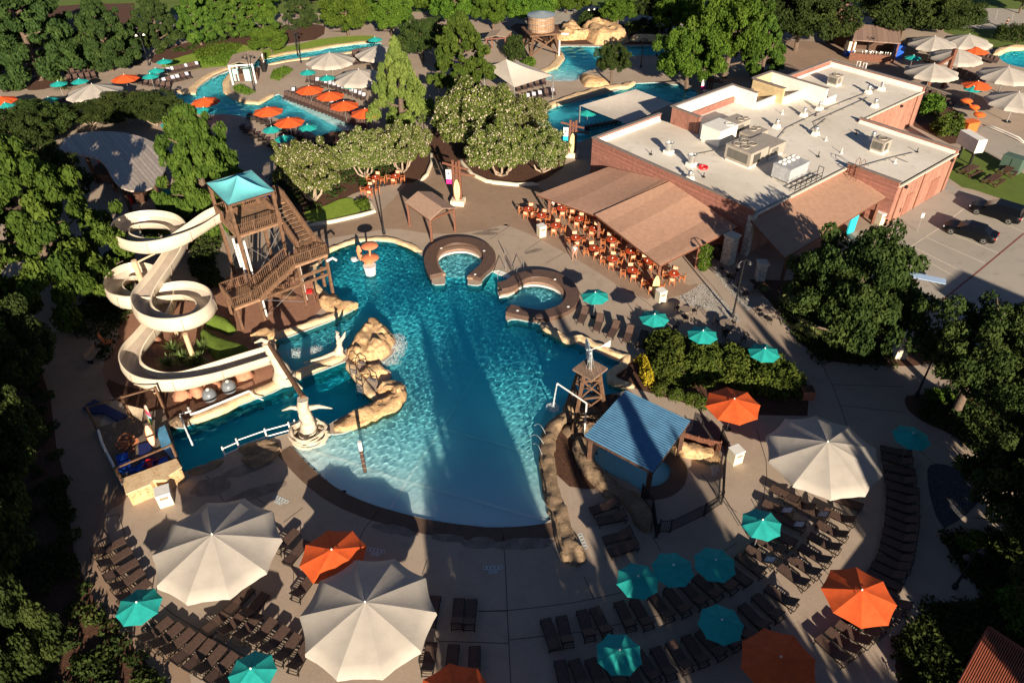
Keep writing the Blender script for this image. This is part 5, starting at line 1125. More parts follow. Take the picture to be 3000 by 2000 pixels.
# ---- dining sets
tableM = mat('red_orange_tabletop', (.52, .07, .022), .45, .12, 5); chairwM = mat('orange_wood', (.50, .16, .055), .6, .2, 8); chairbM = mat('pale_woven_back', (.62, .42, .28), .8, .1, 8)
def dining_table():
    t = thing('dining_table', 'x', 'table'); mb = MB(); mb.lathe([(.001, .70), (.5, .70), (.52, .73), (.5, .76), (.001, .76)], 20); mb.build('tabletop', tableM, t)
    mb = MB(); mb.lathe([(.05, .04), (.04, .7), (.001, .7)], 8); mb.build('column', blackM, t); mb = MB(); mb.lathe([(.32, 0), (.3, .03), (.05, .06), (.001, .06)], 12); mb.build('base', blackM, t)
    mb = MB(); mb.lathe([(.05, .76), (.06, .84), (.04, .87), (.001, .87)], 8); mb.build('candle_cup', whiteM, t); return t
def dining_chair():
    t = thing('dining_chair', 'x', 'chair'); mb = MB(); mb.box((0, 0, .45), (.46, .46, .05)); mb.build('seat', chairwM, t)
    mb = MB(); mb.box((.24, 0, .72), (.04, .44, .32), m=Matrix.Rotation(R_(8), 4, 'Y')); mb.build('backrest', chairbM, t)
    mb = MB(); mb.bar((.22, -.22, .45), (.27, -.22, .92), .045); mb.bar((.22, .22, .45), (.27, .22, .92), .045); mb.bar((.27, -.24, .9), (.27, .24, .9), .05)
    for s_ in (-.25, .25): mb.bar((-.22, s_, .65), (.22, s_, .65), .05, .03); mb.bar((-.2, s_, .45), (-.2, s_, .65), .035)
    mb.build('arm_frame', chairwM, t)
    for x_ in (-.2, .2):
        for s_ in (-.21, .21): mb = MB(); mb.bar((x_*1.15, s_*1.1, 0), (x_, s_, .45), .045); mb.build('leg', chairwM, t)
    return t
front = T('b2', (430, 440), (540, 495), (662, 580), (832, 685), (988, 775), (1145, 862), (1315, 962), (1490, 1062)); mid = T('b2', (710, 435), (862, 522), (990, 605), (1135, 700), (1300, 800), (1440, 885)); last = [T('b2', (1668, 990))]
hid = T('b2', (820, 420), (1000, 500), (1180, 600), (1380, 700), (1560, 830))
def dining(pts, desc, grp, key):
    for i, p in enumerate(pts):
        g = at(*p, .75); g.z = 0
        one = f'{ORD[i]} table from the left {desc}' if len(pts) > 1 else f'table {desc}'
        short = (f'{ORD[i]} {key} table from the left' if len(pts) > 1 else f'{key} table')
        place('table', dining_table, g, RG.uniform(0, 1), 'round red-orange dining '+one, grp)
        a0 = RG.uniform(-.25, .25)+AZ+.78
        for k in range(4):
            a = a0+k*math.pi/2; r = RG.uniform(.72, .85)
            side = ['far right', 'far left', 'near left', 'near right'][k]
            place('chair', dining_chair, g+Vector((math.cos(a)*r, math.sin(a)*r, 0)), a+RG.uniform(-.25, .25), f'orange wooden chair, {side} side of the {short}', 'orange wooden chairs of the restaurant terrace')
dining(front, 'in the sunny front terrace row', 'tables in the front terrace row', 'sunny front-row'); dining(mid, 'in the second terrace row', 'tables in the second terrace row', 'second-row terrace'); dining(last, 'by the right awning post, under its corner', 'table by the right awning post', 'awning-corner'); dining(hid, 'in the row deep under the awnings', 'tables deep under the awnings', 'deep-shade terrace')
dining(T('b1', (1160, 170), (1110, 260), (1330, 160)), 'beside the flowering trees near the kiosk', 'tables beside the flowering trees', 'flowering-tree')
greyT = mat('grey_brown_tabletop', (.26, .2, .155), .6, .1, 5)
def side_table():
    t = thing('bistro_table', 'x', 'table'); mb = MB(); mb.lathe([(.001, .70), (.53, .70), (.55, .72), (.53, .75), (.001, .75)], 20); mb.build('tabletop', greyT, t)
    mb = MB(); mb.lathe([(.3, 0), (.28, .03), (.04, .07), (.035, .7), (.001, .7)], 10); mb.build('stand', blackM, t); return t
def iron_chair():
    t = thing('iron_chair', 'x', 'chair'); mb = MB(); mb.box((0, 0, .44), (.44, .44, .03)); mb.build('seat', chairframeM, t)
    mb = MB(); mb.bar((.2, -.2, .44), (.27, -.2, .9), .03); mb.bar((.2, .2, .44), (.27, .2, .9), .03); mb.bar((.27, -.2, .9), (.27, .2, .9), .03)
    for k in range(4): mb.bar((.2, -.13+.087*k, .46), (.265, -.13+.087*k, .88), .015)
    mb.build('backrest', chairframeM, t)
    for x_ in (-.2, .2):
        for s_ in (-.2, .2): mb = MB(); mb.bar((x_*1.1, s_*1.05, 0), (x_, s_, .44), .03); mb.build('leg', chairframeM, t)
    return t
for i, (p, d) in enumerate(zip(T('b2', (1765, 1295), (2110, 1410), (2145, 960), (2290, 1105))+[T('b3', (150, 1308))]+T('c2', (1600, -20), (2180, 80)), ('below the river stones', 'beside the lamp post base', 'next to the stone pillar', 'right of the stone pillar walk', 'beside the oak bed edge', 'behind the hedge centre', 'behind the hedge near the lamp'))):
    g = at(*p, .72); g.z = 0; place('bistro', side_table, g, 0, f'round grey bistro table {d}', 'grey bistro tables')
    for k in range(3):
        a = RG.uniform(0, .6)+k*2.09; place('iron', iron_chair, g+Vector((math.cos(a)*.85, math.sin(a)*.85, 0)), a, f'{ORD[k]} black iron chair at the bistro table {d}', 'black iron chairs')
# ================================================================== TODDLER AREA
def frame_quad(c): return [Vector(q) for q in c]
c4 = [at(*T('c2', (1260, 530)), 3.3), at(*T('c2', (1810, 790)), 3.3), at(*T('c2', (1490, 1230)), 2.9), at(*T('c2', (905, 920)), 2.9)]
t = thing('shade_shelter', 'blue corrugated shade roof over the toddler pool', 'shelter', (c4[3].x, c4[3].y, 0)); b0 = t.location.copy(); C = [c-b0 for c in c4]
n_ = 26; vs = []; Lx = (C[1]-C[0]).length
blueR = mat('blue_ribbed_roof', (.10, .25, .42), .35, .12, 1.2, metal=.25)
for i in range(n_*2+1):
    u = i/(n_*2); h = .085 if i % 2 else 0
    vs += [C[0].lerp(C[3], u)+Vector((0, 0, h)), C[1].lerp(C[2], u)+Vector((0, 0, h))]
vs = [v for v in vs]; mb = MB(); fs = [(2*i, 2*i+1, 2*i+3, 2*i+2) for i in range(n_*2)]; mb.add(vs, fs); o = mb.build('roof', blueR, t)
if o.data.polygons[0].normal.z < 0: o.data.flip_normals()
sol = o.modifiers.new('s', 'SOLIDIFY'); sol.thickness = .02; sol.offset = -1
for a, b in ((0, 1), (1, 2), (2, 3), (3, 0)):
    mb = MB(); i_ = .03; ce = sum(C, Vector())/4; p, q = C[a].lerp(ce, i_), C[b].lerp(ce, i_); mb.bar(p-Vector((0, 0, .16)), q-Vector((0, 0, .16)), .12, .2); mb.build('beam', darkwoodM, t)
for k in range(4): ce = sum(C, Vector())/4; p = C[k].lerp(ce, .12); mb = MB(); mb.bar((p.x, p.y, 0), (p.x, p.y, p.z-.2), .3); mb.build('post', darkwoodM, t)
for k in range(1, 6): mb = MB(); mb.bar(C[0].lerp(C[1], k/6)-Vector((0, 0, .12)), C[3].lerp(C[2], k/6)-Vector((0, 0, .12)), .07, .12); mb.build('rafter', darkwoodM, t)
# brown slatted deck shelter behind
def fence(label, pts, h, sp, m, r=.018, name='fence', post=True):
    P = [Vector((q.x, q.y, 0)) for q in pts]; t = thing(name, label, 'fence', P[0]); b0 = t.location.copy(); P = [p-b0 for p in P]
    for a, b in zip(P, P[1:]):
        mb = MB(); L = (b-a).length; n = max(1, int(L/sp))
        for z in (.12, h-.05): mb.bar(a+Vector((0, 0, z)), b+Vector((0, 0, z)), .035)
        for i in range(1, n): p = a.lerp(b, i/n); mb.bar(p+Vector((0, 0, .08)), p+Vector((0, 0, h-.03)), r*2)
        mb.build('fence_panel', m, t)
    for p in P: mb = MB(); mb.bar(p, p+Vector((0, 0, h+.08)), .08); mb.build('fence_post', m, t)
    return t
fence('black picket fence curving round the toddler pool paving', gl('d2', (1520, 330), (1540, 290), (1630, 290), (1920, 150)) + gl('c2', (2070, 1500), (2090, 1180), (2110, 1080), (2060, 960)), 1.25, .13, blackM)
fence('black gate fence running from the blue shelter to the corner', gl('c2', (1390, 1440), (1480, 1560)) + gl('d2', (1510, 330)), 1.25, .13, blackM)
fence('rust-brown low fence behind the toddler pool', gl('c2', (1680, 960), (1860, 1020), (1945, 1040), (2050, 1060)), 1.1, .09, redwoodM, r=.04)
zone('shaded_deck_floor', T('c2', (1820, 870), (1850, 720), (1950, 760), (2040, 850), (2140, 1010), (1700, 930)), mat('dark_grey_paving', (.10, .085, .08), .85, .15, 3), .02, 0)  # dark grey sheet laid over the deck beside the fence
# ================================================================== WINDMILL TOWER
wb = at(1729, 1078, 5.2); wb.z = 0
t = thing('windmill_tower', 'small wooden windmill tower with steel wheel above the dark rocks', 'windmill', wb, R_(8)); H5 = 5.1
pl = mat('grey_brown_planks', (.24, .15, .10), .8, .25, 6); plk = stripes('platform_planks', (.27, .18, .125), (.1, .06, .04), (1, 0, 0), .2, .8, .2, .5, .88, .05)
mb = MB(); mb.box((0, 0, H5), (1.75, 1.75, .14), rz=R_(38)); mb.build('platform', plk, t)
ft = [Vector((sx*1.35, sy*1.35, 0)) for sx, sy in ((-1, -1), (1, -1), (1, 1), (-1, 1))]; tp = [Vector((sx*.55, sy*.55, H5)) for sx, sy in ((-1, -1), (1, -1), (1, 1), (-1, 1))]
for a, b in zip(ft, tp): mb = MB(); mb.bar(a, b, .2); mb.build('leg', woodM, t)
mb = MB()
for i in range(4):
    a, b, c, d = ft[i], ft[(i+1) % 4], tp[i], tp[(i+1) % 4]
    for s0, s1 in ((.05, .35), (.35, .62), (.62, .9)):
        mb.bar(a.lerp(c, s0), b.lerp(d, s1), .09); mb.bar(b.lerp(d, s0), a.lerp(c, s1), .09)
    for s0 in (.35, .62, .9): mb.bar(a.lerp(c, s0), b.lerp(d, s0), .12)
mb.build('cross_brace', woodM, t)
mb = MB(); mb.tube([(0, 0, H5), (0, 0, H5+1.75)], [.16, .06], 8)
for k in range(4): a = k*1.57; mb.bar((.3*math.cos(a), .3*math.sin(a), H5+.05), (0, 0, H5+1.7), .03)
mb.build('mast', steelM, t)
wheel = MB(); hub = Vector((-.28, -.1, H5+1.8)); 
for k in range(14):
    a = k*2*math.pi/14; u = Vector((0, math.cos(a), math.sin(a))); m_ = Matrix.Rotation(a, 4, 'X') @ Matrix.Rotation(R_(32), 4, 'Y')
    wheel.box(hub+u*.52, (.02, .62, .14), m=m_)
wheel.tube([hub+Vector((0, .55*math.cos(a), .55*math.sin(a))) for a in [i*6.2832/20 for i in range(21)]], .015, 5)
wheel.build('wheel', mat('pale_blue_steel', (.55, .62, .66), .35, .1, 3, metal=.4), t)
mb = MB(); mb.bar(hub, hub+Vector((1.3, .25, .1)), .04); mb.add([hub+Vector(q) for q in ((1.0, .2, .1), (1.65, .33, .42), (1.65, .33, -.18), (1.0, .215, .1), (1.65, .345, .42), (1.65, .345, -.18))], [(0, 1, 2), (5, 4, 3), (0, 2, 5, 3), (1, 0, 3, 4), (2, 1, 4, 5)]); mb.build('tail', whiteM, t)
t = thing('spout_pipe', 'white spout pipe reaching from the windmill tower over the pool', 'pipe', at(*T('c2', (930, 800)))); b0 = t.location
mb = MB(); a = at(*T('c2', (925, 640)), 3.3)-b0; b = at(*T('c2', (675, 472)), 3.6)-b0; mb.tube([(a.x, a.y, .2), (a.x, a.y, 3.2), a, b, b+Vector((0, 0, -.15))], .06, 8); mb.build('pipe', pvcM, t)
jetM = mat('falling_water', (.8, .87, .9), .3, .1, 6, trans=.3)
def jet(label, a, b, r, bow=.3, n=10):
    a, b = Vector(a), Vector(b); mb = MB(); pts = [a.lerp(b, i/n)+Vector((0, 0, bow*math.sin(math.pi*i/n))) for i in range(n+1)]; mb.tube(pts, [r*(1+.5*i/n+.25*math.sin(i*3)) for i in range(n+1)], 7)
    o = mb.build('water_jet', jetM, None, smooth=True); tag(o, label, 'water jet')
jet('water falling from the white spout pipe', Vector(t.location)+b, at(*T('c2', (640, 665)), -.1), .045, .15)
for i, (a, b) in enumerate(((T('c2', (575, 900)), T('c2', (480, 830))), (T('c2', (560, 985)), T('c2', (440, 925))), (T('c2', (545, 1080)), T('c2', (470, 990))))):
    jet(f'{ORD[i]} thin water jet arching from the dark rock wall', at(*a, .6), at(*b, -.05), .014, .5)
jet('thin water stream from the pipe into the channel pool', at(*T('c0', (1530, 750)), 1.0), at(*T('c0', (1640, 1000)), -.1), .05, .1)
# small pool-floor light
# ================================================================== MUSHROOM FOUNTAIN, KIOSK, SIGNS, LAMPS
t = thing('mushroom_fountain', 'orange mushroom fountain on a white pot in the lagoon', 'fountain', at(*T('b1', (1120, 985)))); 
mb = MB(); mb.lathe([(.45, -.9), (.5, .0), (.58, .75), (.62, .78), (.62, .85), (.5, .85), (.001, .8)], 20); mb.build('pot', whiteM, t, smooth=True)
oc = mat('orange_fibreglass', (.75, .24, .11), .45, .1, 3); cz = [(Vector((.1, .25, 1.5)), .85), (Vector((.15, .6, 2.6)), .8), (Vector((-.05, 0, 1.15)), .42)]
for c, r in cz:
    mb = MB(); mb.lathe([(.001, -.02), (r*.8, -.04), (r, .02), (r*.9, .12), (r*.5, .22), (.001, .26)], 24, c); mb.build('cap', oc, t, smooth=True); 
mb = MB(); mb.tube([(0, 0, .7), (.1, .25, 1.5), (.15, .6, 2.6)], .1, 10); mb.build('stem', oc, t)
t = thing('pool_flower', 'small orange fin-shaped fountain left of the mushroom fountain', 'fountain', at(*T('b1', (1035, 880)))); mb = MB()
mb.lathe([(.05, 0), (.22, .5), (.28, 1.1), (.15, 1.6), (.001, 1.75)], 12); o = mb.build('fin', oc, t, smooth=True); o.scale = (1, .35, 1)
mb = MB(); mb.lathe([(.001, 0), (.25, .1), (.3, .35), (.001, .4)], 10, (-.6, -.15, 0)); mb.build('white_shell', whiteM, t, smooth=True)
foam('white foam beside the orange fin fountain', *T('b1', (990, 875)), .35, .3, 60, 6)
# kiosk
def gable(label, name, corners, zr, ze, m, posts=True, ridge=None, postm=redwoodM):
    """corners at eave height: a-b front edge and d-c back edge; ridge halfway between a-d and b-c"""
    a, b, c, d = corners; t = thing(name, label, 'shelter', (a.x, a.y, 0)); o = t.location.copy(); a, b, c, d = [q-o for q in (a, b, c, d)]
    r1 = (a+b)/2; r2 = (d+c)/2; r1.z = r2.z = zr
    for p, q, r, s_ in ((a, r1, r2, d), (r1, b, c, r2)):
        mb = MB(); n = (q-p).cross(s_-p).normalized(); n = n if n.z > 0 else -n
        mb.add([p, q, r, s_, p+n*.06, q+n*.06, r+n*.06, s_+n*.06], [(0, 3, 2, 1), (4, 5, 6, 7), (0, 1, 5, 4), (1, 2, 6, 5), (2, 3, 7, 6), (3, 0, 4, 7)]); mb.build('roof', m, t)
    ce = (a+b+c+d)/4
    for p in (a, b, c, d):
        mb = MB(); q = p.lerp(ce, .1); mb.bar((q.x, q.y, 0), (q.x, q.y, p.z-.05), .22); mb.build('post', postm, t)
    for p, q in ((a, b), (c, d), (a, d), (b, c)): mb = MB(); p, q = p.lerp(ce, .1), q.lerp(ce, .1); mb.bar(p-Vector((0, 0, .15)), q-Vector((0, 0, .15)), .12, .2); mb.build('beam', postm, t)
    return t
mem = mat('brown_shingle_roof', (.40, .26, .19), .8, .1, 4, .2, 14)
g = [at(*T('b1', (1625, 540)), 2.7), at(*T('b1', (1850, 440)), 2.7), at(*T('b1', (1640, 300)), 2.7), at(*T('b1', (1412, 388)), 2.7)]
gable('small wooden kiosk with brown gable roof above the lagoon', 'kiosk', g, 3.35, 2.7, mem)
def label_text(body, size, m, parent, loc_, rot, name='lettering', ext=.004):
    cu = bpy.data.curves.new(name, 'FONT'); cu.body = body; cu.size = size; cu.extrude = ext; cu.align_x = 'CENTER'; cu.align_y = 'CENTER'; cu.materials.append(m)
    o = bpy.data.objects.new(name, cu); COL.objects.link(o); o.location = loc_; o.rotation_euler = rot; setp(o, parent); return o
pinkM = mat('pink_sign', (.75, .03, .25), .5, .05, 3); cyanM = mat('cyan_sign', (.02, .5, .65), .5, .05, 3)
def totem(label, base, top, board=True, m2=pinkM, planter=True, sc_=1.):
    b = at(*base); h = hgt(base, top); t = thing('sign_totem', label, 'sign', b, R_(-10)); t.scale = (sc_,)*3
    for x_, y_, hh in ((-.35, .1, h), (.0, .25, h*.95), (.35, .1, h)): mb = MB(); mb.bar((x_, y_, 0), (x_, y_, hh), .24); mb.build('post', redwoodM, t)
    mb = MB(); mb.bar((-1.5, .1, h*.92), (1.3, .1, h*.8), .12, .2); mb.bar((-.4, .25, h*.7), (1.9, .6, h*.62), .12, .2); mb.build('cross_beam', redwoodM, t)
    mb = MB(); mb.box((-.85, -.05, h*.68), (.6, .05, 1.1)); o = mb.build('sign_panel', whiteM, t)
    mb = MB(); mb.box((-.85, -.05, h*.68-.85), (.6, .05, .5)); mb.build('sign_panel', m2, t)
    mb = MB(); mb.add([(-.85+.12*math.cos(a), -.08, h*.7+.2*math.sin(a)) for a in [i*.524 for i in range(12)]], [tuple(range(12))]); mb.box((-.85, -.085, h*.7-.35), (.36, .01, .05)); mb.box((-.85, -.085, h*.7+.36), (.36, .01, .06)); mb.build('sign_mark', mat('grey_print', (.2, .2, .22), .6), t)
    if board:
        mb = MB(); n = 24; pr_ = [(.34*max(.0, math.sin(math.pi*min(1, (i+.3)/(n+.6))))**.6, -1.25+2.5*i/n) for i in range(n+1)]
        outl = [(w, z) for w, z in pr_]+[(-w, z) for w, z in pr_[::-1]]; k = len(outl)
        mb.add([(x, -.22, 1.75+z) for x, z in outl]+[(x*.96, -.14, 1.75+z*.99) for x, z in outl], [tuple(range(k)), tuple(range(k, 2*k))[::-1]]+[(i, (i+1) % k, k+(i+1) % k, k+i) for i in range(k)]); mb.build('surfboard', yellowM, t)
        mb = MB(); mb.box((0, -.225, 1.75), (.02, .012, 2.3)); mb.build('stringer_line', redwoodM, t)
    if planter: mb = MB(); mb.box((0, 0, .3), (1.5, 1.2, .6)); mb.build('plinth', whitewallM, t, bevel=.05)
    return t
totem('wooden sign totem with pale surfboard and pink sign near the kiosk', T('b1', (1865, 400)), 470)
totem('wooden sign totem in shade left of the restaurant corner', T('a2', (800, 1330)), 353, m2=cyanM)
totem('wooden sign totem behind the large oak near the plaza', T('a2', (1960, 800)), 225, board=False)
def surfstand(label, base, top):
    b = at(*base); t = thing('surfboard_marker', label, 'surfboard', b, R_(-15)); h = hgt(base, top)
    mb = MB(); n = 20; pr_ = [(.30*max(.0, math.sin(math.pi*min(1, (i+.3)/(n+.6))))**.6, h*i/n) for i in range(n+1)]; outl = pr_+[(-w, z) for w, z in pr_[::-1]]; k = len(outl)
    mb.add([(x, -.05, z) for x, z in outl]+[(x, .05, z) for x, z in outl], [tuple(range(k)), tuple(range(k, 2*k))[::-1]]+[(i, (i+1) % k, k+(i+1) % k, k+i) for i in range(k)]); mb.build('board', yellowM, t)
    mb = MB(); mb.box((0, -.056, h*.5), (.03, .012, h*.9)); mb.build('stripe', redwoodM, t); return t
surfstand('pale yellow surfboard standing at the terrace corner by a bin', T('b2', (1505, 1175)), 808)
cubeM = mat('cream_bin', (.72, .66, .50), .6, .08, 3)
def bin_(label, base, w=.75, h=1.15):
    t = thing('litter_bin', label, 'bin', at(*base), R_(25)); mb = MB(); mb.box((0, 0, h/2), (w, w, h)); mb.build('body', cubeM, t, bevel=.03)
    mb = MB(); mb.box((0, 0, h+.04), (w+.06, w+.06, .09)); mb.build('lid', whiteM, t, bevel=.03); mb = MB(); mb.box((0, -w/2-.003, h*.75), (w*.6, .02, .2)); mb.build('flap', greyT, t)
bin_('cream bin at the left front of the dining terrace', T('b2', (540, 670))); bin_('cream bin beside the terrace surfboard', T('b2', (1550, 1225))); bin_('cream cabinet in the cut-out of the sandstone counter', T('c0', (1420, 1480)), .9, 1.1); bin_('cream cabinet outside the toddler pool fence', T('c2', (2180, 1130)), .8, 1.1)
bin_('cream box against the side wall of the restaurant', T('b3', (1090, 560)), .9, 1.2)
def lamp(label, base, top, heads=2, white=False):
    b = at(*base); h = hgt(base, top); t = thing('lamp_post', label, 'lamp post', b, R_(20)); m = blackM
    mb = MB(); mb.lathe([(.16, 0), (.16, .3), (.09, .4), (.07, h*.5), (.055, h), (.001, h)], 10); mb.build('pole', m, t)
    mb = MB(); mb.tube([(-.55, 0, h-.25), (-.3, 0, h-.05), (.3, 0, h-.05), (.55, 0, h-.25)] if heads == 2 else [(0, 0, h-.1), (.3, 0, h), (.55, 0, h-.2)], .03, 6); mb.build('arm', m, t)
    for s_ in ((-1, 1) if heads == 2 else (1,)):
        mb = MB(); mb.lathe([(.001, h-.2), (.08, h-.22), (.22, h-.42), (.24, h-.46), (.001, h-.46)], 12, (s_*.55, 0, 0)); mb.build('lamp_shade', whiteM if white else m, t)
    return t
lamp('black lamp post beside the lagoon coping', T('b1', (1235, 655)), 534); lamp('black lamp post rising from the stones by the terrace', T('b2', (2165, 1360)), 762); lamp('black lamp post at the bed beside the right-hand path', T('c3', (1410, 575)), 1024, 1)
lamp('tall black lamp post by the far river bend', T('a1', (530, 535)), 80); lamp('second lamp post beside the tall one at the river bend', T('a1', (500, 470)), 96, 1); lamp('lamp post with white heads before the dark conifers', T('a0', (1270, 560)), 96, 2, True); lamp('lamp post with white heads behind the waterfall rocks', T('a2', (960, 215)), 22, 2, True)
lamp('black lamp post beside the far pool under the oaks', T('a2', (1520, 480)), 68); lamp('second black lamp post left of the round stone plinth', T('a2', (1385, 575)), 112); lamp('lamp post on the shady path between flowering trees', T('a1', (1580, 1160)), 336); lamp('lamp post behind the pale green tree with pink banner', T('a1', (1530, 980)), 262, 1)
lamp('black lamp post in front of the blue-fronted bar', T('a3', (970, 510)), 108, 1); lamp('black lamp post cutting the two upper right umbrellas', T('a3', (2105, 790)), 205); lamp('dark lamp post leaning out of the lower right shade', T('d3', (1730, 757)), 1610); lamp('lamp post in front of the island hut', T('a0', (2165, 780)), 160)
t = thing('striped_post', 'dark spouting post standing alone in the beach entry', 'post', at(*T('c1', (1070, 1207)))); h = hgt(T('c1', (1070, 1207)), T('c1', (1030, 970))[1]); mb = MB(); mb.tube([(0, 0, -.2), (0, 0, h*.72)], .13, 10); mb.build('pole', darkwoodM, t)
mb = MB(); mb.tube([(0, 0, h*.72), (0, 0, h)], .14, 10); mb.build('cap', whiteM, t)
for k in range(4): mb = MB(); mb.tube([(0, 0, h*(.1+.17*k)), (0, 0, h*(.1+.17*k)+.06)], .15, 10); mb.build('ring', steelM, t)
# parking sign
t = thing('parking_sign', 'small white sign on a thin pole at the parking edge', 'sign', at(*T('b3', (1410, 632)))); mb = MB(); mb.tube([(0, 0, 0), (0, 0, 2.0)], .03, 6); mb.build('pole', steelM, t); mb = MB(); mb.box((0, -.04, 1.85), (.3, .03, .5)); mb.build('sign_panel', whiteM, t)
# depth markers on the deck (tile-like outlines, not legible in the photo)
cyM = mat('marker_paint', (.60, .72, .78), .7, .05, 5)
def marker(label, c, rz):
    g = at(*c); mb = MB()
    def ring(x, y, w, h):
        for q in (((x, y+h/2), (w, .035)), ((x, y-h/2), (w, .035)), ((x-w/2, y), (.035, h)), ((x+w/2, y), (.035, h))): mb.box((q[0][0], q[0][1], 0), (q[1][0], q[1][1], .006))
    for k in range(5): ring(-.48+.24*k, .14, .2, .24)
    for k in range(3): ring(-.16+.2*k, -.16, .16, .16)
    o = mb.build('depth_marker', cyM); o.location = (g.x, g.y, .012); o.rotation_euler = (0, 0, rz); tag(o, label, 'marking')
marker('pale outlined marker in the sunlit patch beside the off-white umbrella', (819, 1466), R_(-28)); marker('pale blue outlined marker right of the near orange umbrella', (1099, 1617), R_(-12)); marker('pale blue outlined marker at bottom centre of the deck', (1443, 1668), R_(0)); marker('pale blue outlined marker beside the rock knob', (1701, 1585), R_(-75)); marker('pale outlined marker inside the black fence', T('c2', (2020, 1200)), R_(85))
# ================================================================== SHADE SAILS, HUTS, FAR STRUCTURES
def sail(label, cs, zs, sag, m=sailM, peak=None):
    C = [at(p[0], p[1], z) for p, z in zip(cs, zs)]; t = thing('shade_sail', label, 'shade sail', (C[3].x, C[3].y, 0)); b0 = t.location.copy(); C = [c-b0 for c in C]
    mb = MB()
    if peak:
        pk = at(*peak[0], peak[1])-b0
        for i in range(4):
            a, b = C[i], C[(i+1) % 4]; n = 6; pts = []
            for j in range(n+1):
                for k in range(n+1): e = a.lerp(b, k/n); pts.append(e.lerp(pk, j/n)-Vector((0, 0, .25*math.sin(math.pi*j/n))))
            mb.add(pts, [(j*(n+1)+k, j*(n+1)+k+1, (j+1)*(n+1)+k+1, (j+1)*(n+1)+k) for j in range(n) for k in range(n)])
    else: canopy_quad(mb, C, 12, sag)
    mb.build('sail_cloth', m, t, smooth=True)
    for c in C: mb = MB(); mb.tube([(c.x, c.y, 0), (c.x, c.y, c.z)], .09, 8); mb.build('post', steelM, t)
    if peak: mb = MB(); mb.tube([(pk.x, pk.y, 2.5), (pk.x, pk.y, pk.z+.3)], [.12, .03], 8); mb.build('peak_pole', steelM, t)
    return t
sail('white shade sail between river bend and restaurant', T('a2', (1340, 760), (1655, 880), (1268, 1055), (870, 898)), (3.8, 3.6, 3.2, 3.6), .35)
sail('peaked white shade with four corners above the lounger rows', T('a2', (50, 560), (330, 520), (640, 642), (310, 745)), (3.3, 3.5, 3.3, 3.0), 0, peak=(T('a2', (240, 505)), 5.2))
# round grey roofed bar at left
gc = [T('a0', (490, 1290)), T('a0', (560, 1160)), T('a0', (800, 1120)), T('a0', (1020, 1125)), T('a0', (1200, 1165)), T('a0', (1340, 1230)), T('a0', (1420, 1330)), T('a0', (1420, 1420)), T('a0', (1370, 1510)), T('b0', (1270, 295)), T('b0', (1060, 290)), T('b0', (960, 200)), T('b0', (900, 80)), T('b0', (820, 10)), T('a0', (720, 1330)), T('a0', (600, 1300))]
GP = smooth_poly([at(*p, 3.4) for p in gc], 1); b0 = Vector((GP[0].x, GP[0].y, 0)); t = thing('bar_pavilion', 'swim-up bar with curved grey ribbed metal roof, half in tree shade', 'pavilion', b0)
mb = MB(); mb.prism([(p.x-b0.x, p.y-b0.y) for p in GP], 3.3, 3.48); mb.build('roof', greyroofM, t)
cen = sum(GP, Vector())/len(GP)
for k in range(0, len(GP), 4): p = GP[k].lerp(cen, .15)-b0; mb = MB(); mb.bar((p.x, p.y, 0), (p.x, p.y, 3.3), .3); mb.build('post', darkwoodM, t)
mb = MB(); P = [((p.lerp(cen, .45))-b0) for p in GP]; mb.prism([(p.x, p.y) for p in P], 0, 1.1); mb.build('counter', darkwoodM, t)
o = MB().box((0, 0, .45), (.5, .5, .9)).build('red_stool', redM, bevel=.04); o.location = at(*T('b0', (1120, 395))); tag(o, 'red stool in the dark below the curved grey roof', 'stool')
o = MB().box((0, 0, .45), (.9, .5, .9)).build('red_cabinet', redM, bevel=.04); o.location = at(*T('a0', (885, 1410))); tag(o, 'red cabinet at the edge of the curved grey roof', 'cabinet')
for i, (p, l) in enumerate((((1440, 360), 'upper'), ((1430, 440), 'lower'))):
    t = thing('teal_bench', f'{l} teal slatted bench in the shade by the grey pavilion', 'bench', at(*T('b0', p)), R_(-20+30*i)); mb = MB(); mb.box((0, 0, .4), (1.6, .6, .06)); mb.build('seat', tealM, t); mb = MB(); mb.box((0, .3, .7), (1.6, .06, .5)); mb.build('backrest', tealM, t)
    for x_ in (-.7, .7): mb = MB(); mb.box((x_, 0, .2), (.08, .5, .38)); mb.build('leg', tealM, t)
# island hut
g = [at(*T('a0', (1930, 560)), 2.9), at(*T('a0', (2150, 545)), 2.9), at(*T('a0', (2240, 440)), 2.9), at(*T('a0', (1980, 470)), 2.9)]
huR = mat('weathered_grey_roof', (.36, .27, .2), .85, .12, 3, .3, 12)
t = gable('island bar hut with weathered flat roof on the river', 'hut', g, 3.25, 2.9, huR, postm=whiteM)
mb = MB(); ce = sum(g, Vector())/4-t.location; mb.box((ce.x, ce.y, .6), (3.2, 2.4, 1.1), rz=R_(10)); mb.build('counter', darkwoodM, t)
for i, (p, l) in enumerate((((2000, 640), 'left'), ((2110, 640), 'right'))):
    g0 = at(*T('a0', p), .9); t = thing('teal_locker', f'{l} pale teal panel cabinet in front of the island hut', 'cabinet', (g0.x, g0.y, 0)); mb = MB(); mb.box((0, 0, .95), (1.1, .5, 1.7)); mb.build('body', mat('pale_teal_panel', (.40, .62, .60), .6, .05, 3), t, bevel=.02); mb = MB(); mb.box((0, -.26, .95), (.04, .03, 1.5)); mb.build('door_gap', greyT, t)
t = thing('planter_pot', 'tall dark planter pot behind the island hut', 'planter', at(*T('a0', (2250, 610)))); mb = MB(); mb.lathe([(.35, 0), (.6, 1.4), (.5, 1.5), (.001, 1.4)], 14); mb.build('pot', blackM, t)
mb = MB()
